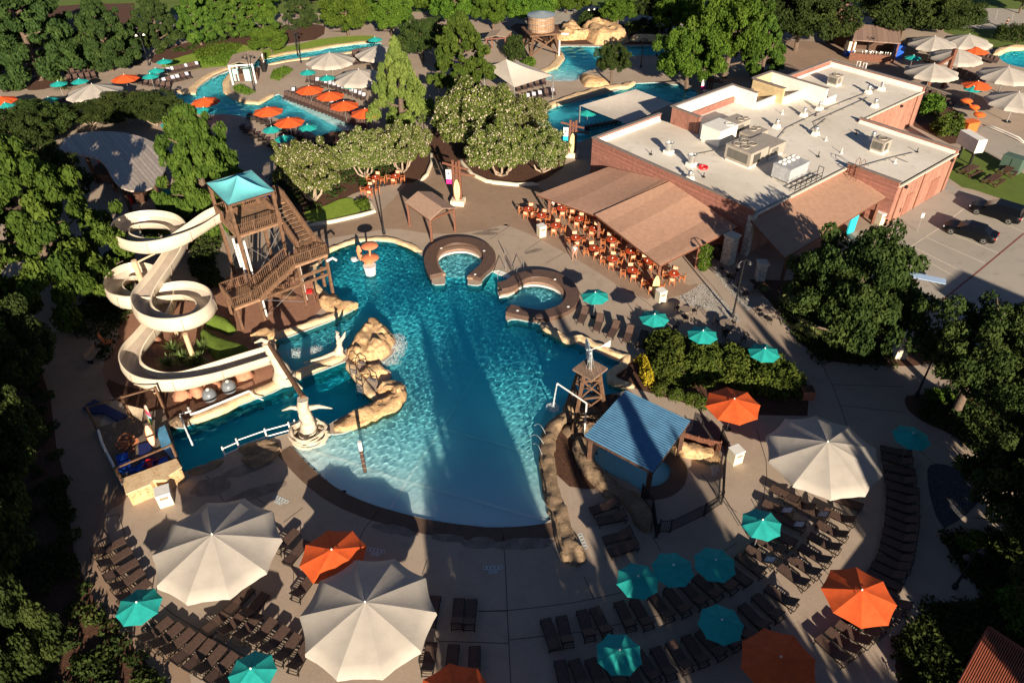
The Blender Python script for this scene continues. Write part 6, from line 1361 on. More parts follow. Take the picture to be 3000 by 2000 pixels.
for k in range(16): a = k*.4; mb.bar((0, 0, 1.3), (.5*math.cos(a), .5*math.sin(a), 2.4+.3*math.sin(k)), .03)
mb.build('stems', woodM, t)
# roofs among the trees
gable('small brown roofed hut between the trees above the plaza', 'hut', [at(*T('a1', (1770, 280)), 2.6), at(*T('a1', (1860, 290)), 2.6), at(*T('a1', (1890, 215)), 2.6), at(*T('a1', (1780, 200)), 2.6)], 3.1, 2.6, huR)
gable('tan roofed hut left of the barrel water tower', 'hut', [at(*T('a2', (60, 330)), 2.7), at(*T('a2', (240, 320)), 2.7), at(*T('a2', (290, 270)), 2.7), at(*T('a2', (110, 265)), 2.7)], 3.0, 2.7, huR)
# barrel water tower
wt = at(*T('a2', (535, 450))); hp = hgt(T('a2', (535, 450)), T('a2', (545, 262))[1]); ht = hgt(T('a2', (535, 450)), T('a2', (545, 100))[1])
t = thing('water_tower', 'wooden barrel water tower on braced legs by the waterfall pool', 'water tower', wt, R_(15)); r0 = 2.1
barM = stripes('barrel_staves', (.36, .22, .13), (.12, .07, .04), (1, .35, 0), .22, .8, .2, .5, .85, .06)
mb = MB(); mb.box((0, 0, hp), (5.2, 5.2, .25)); mb.build('platform', woodM, t)
mb = MB(); mb.lathe([(r0, hp+.13), (r0*1.03, hp+.13+(ht-hp)*.45), (r0*.98, ht-.5)], 28); mb.build('tank', barM, t)
for z in (.15, .5, .85): mb = MB(); q = hp+.13+(ht-hp-.6)*z; mb.lathe([(r0*1.045, q), (r0*1.045, q+.09)], 28); mb.build('hoop', steelM, t)
mb = MB(); mb.lathe([(r0*1.05, ht-.5), (r0*1.08, ht-.45), (.2, ht+.1), (.001, ht+.12)], 28); mb.build('lid', mat('blue_grey_metal', (.32, .38, .42), .45, .08, 2, metal=.3), t)
ft = [Vector((sx*2.6, sy*2.6, 0)) for sx, sy in ((-1, -1), (1, -1), (1, 1), (-1, 1))]; tp = [Vector((sx*1.7, sy*1.7, hp)) for sx, sy in ((-1, -1), (1, -1), (1, 1), (-1, 1))]
for a, b in zip(ft, tp): mb = MB(); mb.bar(a, b, .32); mb.build('leg', woodM, t)
mb = MB()
for i in range(4): a, b, c, d = ft[i], ft[(i+1) % 4], tp[i], tp[(i+1) % 4]; mb.bar(a.lerp(c, .1), b.lerp(d, .85), .2); mb.bar(b.lerp(d, .1), a.lerp(c, .85), .2)
mb.build('cross_brace', woodM, t)
mb = MB(); mb.tube([(1.5, -1.2, hp-.3), (4.2, -1.4, hp-.5)], .14, 8); mb.tube([(2.3, -2.6, 0), (2.3, -2.6, hp-1)], .14, 8); mb.build('white_spout', pvcM, t)
# bar with blue fronts, entrance roof
g = [at(*T('a3', (865, 340)), 3.0), at(*T('a3', (1275, 370)), 3.0), at(*T('a3', (1272, 232)), 3.8), at(*T('a3', (905, 205)), 3.8)]
b0 = Vector((g[0].x, g[0].y, 0)); t = thing('bar_stand', 'bar stand with seamed brown metal roof at the upper plaza', 'bar', b0); C = [q-b0 for q in g]
dirb = (C[1]-C[0]).normalized(); mb = MB(); canopy_quad(mb, [C[3], C[2], C[1], C[0]], 4, 0, .12); mb.build('roof', stripes('seamed_brown_roof', (.30, .20, .155), (.13, .09, .07), tuple(dirb), .75, .5, .08, .5, .93, .04), t)
for k in range(4): ce = sum(C, Vector())/4; p = C[k].lerp(ce, .08); mb = MB(); mb.bar((p.x, p.y, 0), (p.x, p.y, C[k].z-.1), .25); mb.build('post', redwoodM, t)
mb = MB(); p, q = C[0].lerp(C[1], .02), C[1].lerp(C[0], .1); mb.bar((p.x, p.y, .55), (q.x, q.y, .55), .6, 1.1); mb.build('counter', redwoodM, t)
mb = MB(); ce = (C[2]+C[3])/2; mb.bar((C[3].x, C[3].y, 1.3), (C[2].x, C[2].y, 1.3), .2, 2.5); mb.build('back_wall', darkwoodM, t)
mb = MB(); rb = random.Random(2)
for k in range(22): p = C[0].lerp(C[1], .05+.85*rb.random()); mb.lathe([(.08, 1.1), (.08, 1.35), (.03, 1.45), (.001, 1.45)], 6, (p.x+.1, p.y+rb.uniform(-.1, .5), 0))
mb.build('bottle_row', steelM, t)
for i, (p, m, l, hh) in enumerate((((825, 475), blueM, 'cream and blue machine left of the bar', 2.3), ((1240, 500), blueM, 'blue slush tank right of the bar', 2.1))):
    t = thing('drink_machine', l, 'cabinet', at(*T('a3', p)), R_(5)); mb = MB(); mb.box((0, 0, hh*.2), (1.3, .9, hh*.4)); mb.build('lower_body', blueM, t, bevel=.03); mb = MB(); mb.box((0, 0, hh*.7), (1.3, .9, hh*.6)); mb.build('upper_body', cubeM if i == 0 else blueM, t, bevel=.03)
t = thing('entrance_pavilion', 'long terracotta roof of the entrance between the oaks', 'building', at(*T('a3', (780, 330)))); b0 = t.location.copy()
g = [at(*T('a3', (700, 150)), 4.2)-b0, at(*T('a3', (930, 228)), 4.2)-b0, at(*T('a3', (830, -60)), 5.2)-b0, at(*T('a3', (640, -80)), 5.2)-b0]
mb = MB(); canopy_quad(mb, [g[3], g[2], g[1], g[0]], 2, 0, .2); mb.build('roof', awnSM, t)
for q in g: p = q.lerp(sum(g, Vector())/4, .1); mb = MB(); mb.bar((p.x, p.y, 0), (p.x, p.y, q.z-.2), .4); mb.build('post', redwoodM, t)
mb = MB(); mb.prism([(q.lerp(sum(g, Vector())/4, .25).x, q.lerp(sum(g, Vector())/4, .25).y) for q in g], 0, 3.8); mb.build('wall', darkwoodM, t)
# rusty timber frame upper right
t = thing('timber_frame', 'rusty red timber frame standing in the upper right garden', 'frame', at(*T('a3', (1560, 760))), R_(20)); mb = MB()
for x_ in (-1.6, 1.6): mb = MB(); mb.bar((x_, 0, 0), (x_*.85, 0, 5.5 if x_ > 0 else 3.8), .5); mb.build('post', redwoodM, t)
mb = MB(); mb.bar((-1.6, 0, 3.2), (1.5, 0, 4.6), .35); mb.bar((-.9, 0, 2.6), (1.4, 0, 2.2), .3); mb.build('beam', redwoodM, t)
# trough wall and planter around the myrtles
coping(px(('b1', (590, 585), (800, 555), (1040, 500), (1150, 470), (1110, 370))), .45, 'low white wall in front of the bright lawn', h=.3, m=whitewallM, amp=.02)
coping(px(('b1', (1880, 20), (1900, 60), (1990, 160), (2110, 215), (2323, 240)), ('b2', (120, 225), (330, 245), (520, 235))), .4, 'curved cream kerb wall under the big flowering trees', h=.35, m=whitewallM, amp=.02)
coping(px(('b1', (1540, 215), (1600, 160), (1640, 60), (1635, -40))), .4, 'cream kerb wall left of the sign totem path', h=.35, m=whitewallM, amp=.02)
# ================================================================== SURF SHACK (lower left)
t = thing('sandstone_counter', 'sandstone counter wall with an arched cut-out, lower left', 'counter', at(*T('c0', (1130, 1510)))); b0 = t.location.copy()
cw = G(T('c0', (1095, 1385), (1540, 1215), (1585, 1290), (1480, 1360), (1460, 1400), (1350, 1400), (1330, 1430), (1130, 1515)))
mb = MB(); mb.prism([(p.x-b0.x, p.y-b0.y) for p in cw], 0, 1.15); o = mb.build('wall', rockM, t, bevel=.08)
mb = MB(); ce = sum(cw, Vector())/len(cw); mb.prism([((p.x-ce.x)*1.03+ce.x-b0.x, (p.y-ce.y)*1.03+ce.y-b0.y) for p in cw], 1.15, 1.25); mb.build('counter_top', copeM, t, bevel=.03)
fl = G(T('c0', (830, 870), (1400, 700), (1540, 1190), (1080, 1390)))
t = thing('surf_shack_stage', 'weathered plank stage behind the sandstone counter', 'stage', fl[3]); b0 = t.location.copy()
mb = MB(); mb.prism([(p.x-b0.x, p.y-b0.y) for p in fl], 0, .25); mb.build('floor', mat('grey_old_planks', (.16, .12, .09), .85, .3, 4, .4, 14), t)
for a, b in ((0, 1), (2, 3)):
    mb = MB(); p, q = fl[a]-b0, fl[b]-b0; mb.bar(p+Vector((0, 0, 2.3)), q+Vector((0, 0, 2.3)), .1); mb.build('top_rail', woodM, t)
for p in fl+[fl[0].lerp(fl[1], .5)]: mb = MB(); q = p-b0; mb.bar((q.x, q.y, 0), (q.x, q.y, 2.4), .14); mb.build('post', woodM, t)
t = thing('white_rail', 'white pipe rail along the left side of the plank stage', 'railing', at(*T('c0', (1045, 1340)))); b0 = t.location.copy(); mb = MB()
P = [at(*T('c0', q), .9)-b0 for q in ((835, 870), (870, 985), (955, 1150), (1045, 1330))]; mb.tube(P, .09, 8); mb.build('rail', pvcM, t)
for p in P: mb = MB(); mb.bar((p.x, p.y, 0), p, .1); mb.build('post', darkwoodM, t)
def boardobj(label, a, b, za, zb, w, cols, name='surfboard'):
    A, B = at(*a, za), at(*b, zb); t = thing(name, label, 'surfboard', (A.x, A.y, 0)); o = t.location.copy(); A -= o; B -= o; d = (B-A); L = d.length; x = d/L; y = Vector((0, 0, 1)).cross(x).normalized(); z = x.cross(y)
    n = 24; k0 = 0
    seg = len(cols)
    for s_ in range(seg):
        mb = MB(); v = []; i0, i1 = int(n*s_/seg), int(n*(s_+1)/seg)
        for i in range(i0, i1+1):
            q = i/n; ww = w*max(.03, math.sin(math.pi*min(.97, q*.94+.03)))**.55
            for yy, zz in ((-ww, 0), (-ww*.8, .05), (ww*.8, .05), (ww, 0), (ww*.8, -.04), (-ww*.8, -.04)): v.append(A+x*(L*q)+y*yy+z*zz)
        m_ = i1-i0+1; f = [(i*6+j, i*6+(j+1) % 6, (i+1)*6+(j+1) % 6, (i+1)*6+j) for i in range(m_-1) for j in range(6)]+[tuple(range(6))[::-1], tuple((m_-1)*6+j for j in range(6))]
        mb.add(v, f); mb.build(['board', 'painted_band', 'painted_band', 'painted_band', 'painted_band'][s_], cols[s_], t, smooth=True)
boardobj('pink, white and green surfboard leaning at the plank stage', T('c0', (1290, 820)), T('c0', (1235, 660)), .8, 2.6, .33, [mat('lime_board', (.3, .55, .12), .35), mat('aqua_board', (.35, .62, .66), .35), mat('pink_board', (.75, .1, .2), .35), mat('peach_board', (.8, .55, .4), .35)])
boardobj('orange surfboard below the pink and green one', T('c0', (1305, 1000)), T('c0', (1245, 830)), .6, 1.9, .26, [mat('orange_board', (.65, .22, .06), .4)])
t = thing('painted_plank', 'long faded blue panel bordering the channel pool', 'panel', at(*T('c0', (1510, 1180)))); b0 = t.location.copy()
P = [at(*T('c0', q), .5)-b0 for q in ((1330, 870), (1400, 830), (1530, 1170), (1440, 1090), (1370, 1010))]; mb = MB(); mb.prism([(p.x, p.y) for p in P], .0, .55); mb.build('panel', mat('faded_blue_paint', (.10, .30, .48), .6, .35, 1.2), t)
t = thing('navy_mat', 'dark navy mat spread on the plank stage', 'mat', at(*T('c0', (1190, 1140)))); b0 = t.location.copy()
P = [at(*T('c0', q), .3)-b0 for q in ((1175, 1000), (1275, 970), (1320, 1130), (1190, 1150))]; mb = MB(); mb.prism([(p.x, p.y) for p in P], .26, .36); mb.build('mat', navyM, t)
t = thing('navy_mat', 'large dark navy sheet on the path above the plank stage', 'mat', at(*T('c0', (870, 690)))); b0 = t.location.copy()
P = [at(*T('c0', q), .2)-b0 for q in ((700, 680), (800, 605), (1080, 740), (1020, 800), (880, 720), (780, 720))]; mb = MB(); mb.prism([(p.x, p.y) for p in P], .03, .2); mb.build('sheet', navyM, t)
rg = random.Random(9)
for i, (p, m, l, w) in enumerate((((1045, 1110), blueM, 'upper blue tub by the stage rail', .7), ((1060, 1180), blueM, 'lower blue tub by the stage rail', .75), ((1135, 1215), blueM, 'small blue tub on the counter side', .45), ((1205, 1195), blueM, 'blue tub left of the red tub', .7), ((1290, 1165), redM, 'red tub between two blue ones', .85), ((1370, 1160), blueM, 'blue tub right of the red tub', .9))):
    c = at(*T('c0', p), .6); t = thing('plastic_tub', l, 'tub', (c.x, c.y, .25), rg.uniform(0, 1), 'plastic tubs on the stage'); mb = MB()
    mb.add([Vector((sx*r, sy*r*.8, z)) for r, z in ((w*.4, 0), (w*.52, .55), (w*.46, .55), (w*.36, .08)) for sx, sy in ((-1, -1), (1, -1), (1, 1), (-1, 1))], [(3, 2, 1, 0)]+[(j*4+k, j*4+(k+1) % 4, (j+1)*4+(k+1) % 4, (j+1)*4+k) for j in range(3) for k in range(4)]+[(12, 13, 14, 15)]); mb.build('shell', m, t)
    mb = MB(); mb.box((0, 0, .5), (w*1.1, w*.9, .04)); mb.build('rim', m, t)
t = thing('rope_pile', 'reddish timber reel and rope heap on the plank stage', 'reel', at(*T('c0', (1100, 1040)))+Vector((0, 0, .25)), R_(60)); 
for k in range(9): mb = MB(); mb.tube([(rg.uniform(-.8, .8), rg.uniform(-.6, .6), rg.uniform(.1, .9)), (rg.uniform(-.9, .9), rg.uniform(-.6, .6), rg.uniform(.1, 1.0))], .08, 6); mb.build('timber', mat('rust_wood', (.35, .12, .05), .7, .3, 5), t)
mb = MB(); mb.tube([(.6*math.cos(a), .2+.1*math.sin(a*2), .6+.5*math.sin(a)) for a in [i*6.2832/14 for i in range(15)]], .07, 6); mb.build('ring', MATS['rust_wood'], t)
t = thing('canvas_canopy', 'small sagging tan cloth tied above the plank stage', 'canopy', at(*T('c0', (1100, 770)))); b0 = t.location.copy()
mb = MB(); canopy_quad(mb, [at(*T('c0', (1075, 655)), 1.9)-b0, at(*T('c0', (1220, 690)), 2.2)-b0, at(*T('c0', (1205, 790)), 1.7)-b0, at(*T('c0', (1130, 740)), 1.5)-b0], 6, .2); mb.build('cloth', mat('tan_cloth', (.42, .33, .23), .9, .15, 4), t, smooth=True)
for q in ((1075, 655), (1220, 690)): p = at(*T('c0', q), 2.0)-b0; mb = MB(); mb.bar((p.x, p.y, 0), p, .1); mb.build('pole', woodM, t)
# white pipework and filters by the channel pool, glass rail at its front
t = thing('white_pipework', 'white pipe run along the far edge of the channel pool', 'pipe', at(*T('c0', (1630, 730)))); b0 = t.location.copy()
mb = MB(); mb.tube([at(*T('c0', q), .75)-b0 for q in ((1600, 680), (1625, 735), (1700, 710), (2110, 540), (2125, 540))], .09, 8); mb.tube([at(*T('c0', (2125, 540)), .75)-b0, at(*T('c0', (2160, 580)), .5)-b0, at(*T('c0', (2240, 615)), .2)-b0], .05, 6); mb.tube([at(*T('c0', (1525, 740)), .75)-b0, at(*T('c0', (1625, 705)), .8)-b0], .06, 6); mb.build('pipe', pvcM, t)
for i, q in enumerate(((1790, 600), (1955, 530))):
    t = thing('filter_dome', ['lower left grey filter dome below the slide', 'upper right grey filter dome below the slide'][i], 'filter', at(*T('c0', q)), 0, 'two grey filter domes'); mb = MB(); mb.lathe([(.5, 0), (.55, .3), (.5, .6), (.32, .82), (.001, .9)], 18); mb.build('dome', mat('grey_tank', (.16, .18, .2), .3, .1, 3), t, smooth=True); mb = MB(); mb.lathe([(.12, .88), (.12, .96), (.001, .96)], 10); mb.build('cap', whiteM, t)
t = thing('pool_barrier', 'clear low barrier with white frame along the channel pool front', 'barrier', at(*T('c1', (0, 1030)))); b0 = t.location.copy()
P = [at(*T('c0', (1915, 1090)), .0), at(*T('c0', (2040, 1035)), 0), at(*T('c1', (0, 1020)), 0), at(*T('c1', (240, 935)), 0), at(*T('c1', (440, 880)), 0), at(*T('c1', (490, 860)), 0)]; P = [p-b0 for p in P]
mb = MB()
for z in (.15, .75): mb.tube([p+Vector((0, 0, z)) for p in P], .045, 6)
for p in P: mb.bar(p, p+Vector((0, 0, .95)), .09)
mb.build('frame', pvcM, t)
fz = gl('c0', (2060, 1120), (2200, 1130), (2323, 1060)) + gl('c1', (60, 1040), (330, 1000))
o = rockwall('rock_ledge', fz, 1.3, .35, greyrockM, amp=.15, seed=44); tag(o, 'low dark rock ledge below the clear pool barrier', 'rock')
o = rockwall('rock_ledge', gl('c0', (1600, 1230), (1750, 1200), (1900, 1130)), .8, .25, greyrockM, amp=.12, seed=45); tag(o, 'thin dark rock edge at the front of the channel pool', 'rock')
o = rockwall('rock_block', gl('c0', (1420, 830), (1520, 800), (1570, 830)), 1.1, .5, greyrockM, amp=.15, seed=46); tag(o, 'dark rock block at the far left corner of the channel pool', 'rock')
for i, q in enumerate(((1310, 140), (1550, 580), (1680, 560), (1800, 500), (2080, 420), (1340, 190))):
    c = at(*T('c0', q)); P = [c+Vector((math.cos(a)*.75*rg.uniform(.7, 1.1), math.sin(a)*.75*rg.uniform(.7, 1.1), 0)) for a in [k*.7 for k in range(9)]]; o = blob('boulder', P, rg.uniform(.5, .9), mat('pink_boulder', (.42, .2, .12), .9, .25, 2, .6, 6), res=.16, edge=.6, amp=.12, freq=1.2, z0=0, seed=i); tag(o, 'reddish boulder on the earth bed below the slide', 'rock', 'reddish boulders below the slide')
# lifeguard chair
t = thing('lifeguard_chair', 'dark red lifeguard chair on the earth beside the rock ledge', 'chair', at(*T('b1', (620, 1230))), R_(100)); mb = MB()
for x_ in (-.4, .4):
    for y_ in (-.35, .35): mb = MB(); mb.bar((x_*1.2, y_*1.2, 0), (x_, y_, 1.1), .08); mb.build('leg', redwoodM, t)
mb = MB(); mb.box((0, 0, 1.1), (.8, .7, .06)); mb.build('seat', redwoodM, t); mb = MB(); mb.box((.38, 0, 1.5), (.06, .7, .8)); mb.build('backrest', redwoodM, t); mb = MB(); mb.box((-.1, 0, 1.2), (.5, .5, .14)); mb.build('cushion', redM, t)
t = thing('adirondack_chair', 'orange wooden chair in the dark bed left of the slide', 'chair', at(*T('c0', (930, 150))), R_(200)); mb = MB(); mb.box((0, 0, .4), (.7, .6, .06)); mb.build('seat', MATS['rust_wood'], t)
for k in range(5): mb = MB(); mb.box((.35, -.24+.12*k, .85), (.05, .1, 1.0), m=Matrix.Rotation(R_(15), 4, 'Y')); mb.build('back_slat', MATS['rust_wood'], t)
for x_ in (-.3, .3):
    for y_ in (-.3, .3): mb = MB(); mb.bar((x_, y_, 0), (x_, y_, .4), .07); mb.build('leg', MATS['rust_wood'], t)
t = thing('park_bench', 'pale grey bench on the shaded path left of the slide', 'bench', at(*T('c0', (810, 260))), R_(85)); mb = MB(); mb.box((0, 0, .45), (1.6, .45, .06)); mb.build('seat', greyT, t); mb = MB(); mb.box((0, .24, .75), (1.6, .05, .45)); mb.build('backrest', greyT, t)
for x_ in (-.65, .65): mb = MB(); mb.box((x_, 0, .22), (.08, .42, .44)); mb.build('leg', blackM, t)
# ================================================================== CARS
def car(label, c_front, c_rear, L, Wd, H, suv):
    a, b = at(*c_front), at(*c_rear); d = (a-b).normalized(); rz = math.atan2(d.y, d.x); c = (a+b)/2
    t = thing('parked_car', label, 'car', c, rz, 'black cars in the parking lot'); hw = Wd/2
    # stations along x: (x, half width, z_bottom, z_belt)
    st = [(-.5, .80, .42, .62 if not suv else .75), (-.485, .88, .30, .92), (-.42, .96, .24, 1.0), (-.25, 1, .22, .98), (0, 1, .22, .96), (.2, 1, .22, .94), (.34, .97, .24, .86), (.45, .90, .28, .74), (.49, .78, .32, .62), (.5, .7, .4, .55)]
    bh = 1.12 if suv else 1.0; mb = MB(); vs = []
    for x, w, z0, z1 in st:
        z1 *= bh; z0 *= 1
        vs += [Vector((x*L, y, z)) for y, z in ((-hw*w*.9, z0), (-hw*w, z0+.15), (-hw*w, z1-.12), (-hw*w*.9, z1), (hw*w*.9, z1), (hw*w, z1-.12), (hw*w, z0+.15), (hw*w*.9, z0))]
    k = 8; n = len(st); mb.add(vs, [(i*k+j, (i+1)*k+j, (i+1)*k+(j+1) % k, i*k+(j+1) % k) for i in range(n-1) for j in range(k)]+[tuple(range(k)), tuple((n-1)*k+j for j in range(k))[::-1]])
    paint = mat('black_car_paint', (.004, .005, .007), .38, .1, 2, spec=.2); gm = mat('car_glass', (.005, .006, .009), .2, .05, 2, spec=.22)
    mb.build('body', paint, t, smooth=True)
    if suv: gh = [(-.47, .95, .0), (-.44, .90, 1.0), (-.2, .92, 1.0), (.04, .92, .98), (.24, .95, .0)]
    else: gh = [(-.40, .9, .0), (-.25, .80, .85), (-.08, .84, 1.0), (.06, .84, .98), (.24, .92, .0)]
    mb = MB(); vs = []; zb = .95*bh-.02
    for x, w, q in gh: vs += [Vector((x*L, -hw*w*(1-.16*q), zb+(H-zb-.03)*q)), Vector((x*L, hw*w*(1-.16*q), zb+(H-zb-.03)*q))]
    n = len(gh); top = [(2*i, 2*i+2, 2*i+3, 2*i+1) for i in range(n-1)]; mb.add(vs, top+[tuple(2*i for i in range(n))[::-1], tuple(2*i+1 for i in range(n))]); mb.build('window', gm, t)
    mb = MB(); p = gh[1:4]; vs = [Vector((x*L, s_*hw*w*.86*(1-.04), H+.0)) for x, w, q in p for s_ in (-1, 1)]; vs += [v-Vector((0, 0, .05)) for v in vs]
    mb.add(vs, [(0, 2, 3, 1), (2, 4, 5, 3), (6, 7, 9, 8), (8, 9, 11, 10), (0, 1, 7, 6), (4, 10, 11, 5), (0, 6, 8, 2), (2, 8, 10, 4), (1, 3, 9, 7), (3, 5, 11, 9)]); mb.build('roof', paint, t)
    for x_ in (-.31*L, .31*L):
        for s_ in (-1, 1):
            mb = MB(); r = .34; cy = s_*(hw-.08); N = 20; ring = [(math.cos(2*math.pi*i/N), math.sin(2*math.pi*i/N)) for i in range(N)]
            mb.add([(x_+r*a_, cy+s_*o_, r+r*b_) for o_ in (-.12, .10) for a_, b_ in ring], [(i, (i+1) % N, N+(i+1) % N, N+i) for i in range(N)]+[tuple(range(N)), tuple(N+i for i in range(N))[::-1]]); w_ = mb.build('wheel', mat('tyre_rubber', (.012, .012, .012), .9, .1, 5), t)
            mb = MB(); mb.add([(x_+r*.62*a_, cy+s_*.115, r+r*.62*b_) for a_, b_ in ring], [tuple(range(N))]); mb.build('rim', steelM, w_)
            mb = MB()
            for q in range(5): a_ = q*1.2566; mb.bar((x_, cy+s_*.125, r), (x_+r*.6*math.cos(a_), cy+s_*.125, r+r*.6*math.sin(a_)), .05)
            mb.build('spoke', blackM, w_)
    for s_ in (-1, 1):
        mb = MB(); mb.box((-.49*L, s_*hw*.72, .8*bh), (.12, .34, .16)); mb.build('tail_light', mat('tail_light_red', (.45, .01, .012), .2, .05, 2), t)
        mb = MB(); mb.box((.468*L, s_*hw*.66, .62*bh), (.14, .36, .12)); mb.build('headlight', mat('headlight_clear', (.6, .62, .65), .1, .05, 2), t)
        mb = MB(); mb.box((.16*L, s_*(hw+.1), 1.02*bh), (.14, .18, .12)); mb.build('mirror', paint, t)
    mb = MB(); mb.box((-.503*L, 0, .6), (.02, .5, .14)); mb.build('number_plate', whiteM, t)
    return t
car('black sedan parked alone, nearer the camera', T('b3', (1650, 610)), T('b3', (2050, 730)), 4.9, 1.85, 1.45, False)
car('black estate SUV parked behind the sedan', T('b3', (1860, 440)), T('b3', (2280, 570)), 5.0, 1.95, 1.75, True)
# ================================================================== PEOPLE
def person(label, base, shirt, shorts, rz, pose='walk', scale=1.):
    g = at(*base); t = thing('person', label, 'person', g, rz); t.scale = (scale,)*3
    def skin(name, verts, edges, radii, m, sub=1):
        me = bpy.data.meshes.new(name); bm = bmesh.new(); lay = bm.verts.layers.skin.verify(); vs = []
        for i, v in enumerate(verts): q = bm.verts.new(v); q[lay].radius = (radii[i], radii[i]*.8); q[lay].use_root = (i == 0); vs.append(q)
        for a, b in edges: bm.edges.new((vs[a], vs[b]))
        bm.to_mesh(me); bm.free(); me.materials.append(m); o = bpy.data.objects.new(name, me); COL.objects.link(o); setp(o, t)
        o.modifiers.new('s', 'SKIN'); u = o.modifiers.new('u', 'SUBSURF'); u.levels = sub; u.render_levels = sub
        for md in o.modifiers:
            if md.type == 'SKIN': md.use_smooth_shade = True
        return o
    V = [(0, 0, .95), (0, 0, 1.15), (0, .0, 1.38), (0, .0, 1.50), (0, .01, 1.56), (0, .02, 1.66), (0, .01, 1.74), (.11, 0, .88), (.13, .14, .5), (.13, .10, .08), (.13, .24, .04), (-.11, 0, .88), (-.13, -.08, .5), (-.13, -.26, .1), (-.13, -.14, .04),
         (.19, 0, 1.42), (.25, -.10, 1.16), (.24, .06, .92), (.24, .12, .82), (-.19, 0, 1.42), (-.26, .10, 1.17), (-.25, .24, .95), (-.25, .30, .86)]
    E_ = [(0, 1), (1, 2), (2, 3), (3, 4), (4, 5), (5, 6), (0, 7), (7, 8), (8, 9), (9, 10), (0, 11), (11, 12), (12, 13), (13, 14), (2, 15), (15, 16), (16, 17), (17, 18), (2, 19), (19, 20), (20, 21), (21, 22)]
    Rr = [.15, .13, .15, .07, .055, .10, .085, .10, .062, .042, .035, .10, .062, .042, .035, .065, .045, .033, .035, .065, .045, .033, .035]
    skin('body', V, E_, Rr, skinM, 2)
    skin('shirt', [(0, 0, 1.0), (0, 0, 1.15), (0, 0, 1.40), (.2, 0, 1.42), (.235, -.05, 1.27), (-.2, 0, 1.42), (-.235, .05, 1.27)], [(0, 1), (1, 2), (2, 3), (3, 4), (2, 5), (5, 6)], [.165, .155, .165, .085, .065, .085, .065], shirt)
    skin('shorts', [(0, 0, .96), (.11, 0, .86), (.13, .10, .60), (-.11, 0, .86), (-.13, -.06, .60)], [(0, 1), (1, 2), (0, 3), (3, 4)], [.165, .12, .09, .12, .09], shorts)
    mb = MB(); mb.lathe([(.001, 1.83), (.08, 1.81), (.108, 1.74), (.1, 1.68), (.001, 1.67)], 12, (0, -.015, 0)); mb.build('hair', darkwoodM, t, smooth=True)
    return t
lb = mat('light_blue_cloth', (.40, .48, .58), .9, .1, 6); pk_ = mat('salmon_cloth', (.6, .25, .2), .9, .1, 6); blk = mat('black_cloth', (.02, .02, .025), .9, .1, 6); wc = mat('white_cloth', (.75, .74, .72), .9, .05, 6)
person('person in light blue shirt and salmon shorts walking by the dining terrace', T('b2', (820, 872)), lb, pk_, R_(160))
person('person in white shirt and dark trousers standing between dining tables', T('b2', (640, 470)), wc, blk, R_(60))
person('person in white top walking in the far parking lot', T('a3', (1805, 185)), wc, blk, R_(100))
person('person in dark top standing further right in the far parking lot', T('a3', (2160, 245)), blk, blk, R_(20))
person('person in yellow-green shirt standing by the far pool lamp post', T('a2', (1520, 450)), mat('lime_cloth', (.3, .5, .08), .9), blk, R_(180))
# ================================================================== MISC RIGHT SIDE
t = thing('advert_box', 'white box on a stand beside the restaurant corner at right', 'sign', at(*T('a3', (1810, 1370))), AZ+1.1); h0 = 1.6; mb = MB(); mb.box((0, 0, 2.5), (1.2, 3.2, 1.6)); mb.build('box', acwM, t, bevel=.04)
for y_ in (-1, 1): mb = MB(); mb.box((0, y_, .85), (.2, .2, 1.7)); mb.build('leg', blackM, t)
for i, (p, l) in enumerate((((1850, 1480), 'front'), ((2050, 1560), 'middle'), ((2180, 1480), 'rear'))):
    t = thing('picnic_table', f'{l} dark picnic table stacked on the service lawn', 'table', at(*T('a3', p)), AZ+1.5+.1*i, 'dark picnic tables on the service lawn')
    for k in range(4): mb = MB(); mb.box((0, -.35+.23*k, .75), (2.4, .2, .05)); mb.build('top_plank', darkwoodM, t)
    for s_ in (-.8, .8): mb = MB(); mb.box((0, s_, .45), (2.4, .28, .05)); mb.build('bench_plank', darkwoodM, t)
    for x_ in (-.9, .9): mb = MB(); mb.bar((x_, -.8, 0), (x_, .3, .74), .1); mb.bar((x_, .8, 0), (x_, -.3, .74), .1); mb.bar((x_, -.85, .42), (x_, .85, .42), .08); mb.build('leg_frame', darkwoodM, t)
t = thing('utility_box', 'green utility cabinet behind the picnic tables', 'cabinet', at(*T('a3', (2200, 1450))), AZ); mb = MB(); mb.box((0, 0, .9), (2.2, 1.4, 1.8)); mb.build('body', mat('utility_green', (.07, .12, .09), .6, .1, 3), t, bevel=.05); mb = MB(); mb.box((0, -.71, .9), (.04, .03, 1.5)); mb.build('door_gap', blackM, t)
og = mat('bright_orange_plastic', (.75, .16, .03), .5, .1, 3)
t = thing('slide_toy', 'bright orange play piece beside the upper right garden', 'play equipment', at(*T('a3', (1920, 1040))), R_(30)); 
for k, (q, r) in enumerate((((0, 0, 1.0), .8), ((.2, 1.1, 1.6), .7), ((-.2, 2.2, 2.2), .8))): mb = MB(); mb.lathe([(.001, -.2), (r*.8, -.15), (r, .05), (r*.6, .25), (.001, .3)], 10, q); mb.build('petal', og, t, smooth=True)
mb = MB(); mb.tube([(0, 0, 0), (0, 0, 1.0), (-.2, 2.2, 2.2)], .12, 8); mb.build('stem', og, t)
t = thing('orange_crate', 'orange panel box left of the service drive', 'crate', at(*T('a3', (1840, 1120))), R_(20)); mb = MB(); mb.box((0, 0, .7), (1.8, 1.2, 1.3)); mb.build('body', og, t, bevel=.05); mb = MB(); mb.box((0, 0, 1.38), (1.9, 1.3, .06)); mb.build('lid', og, t)
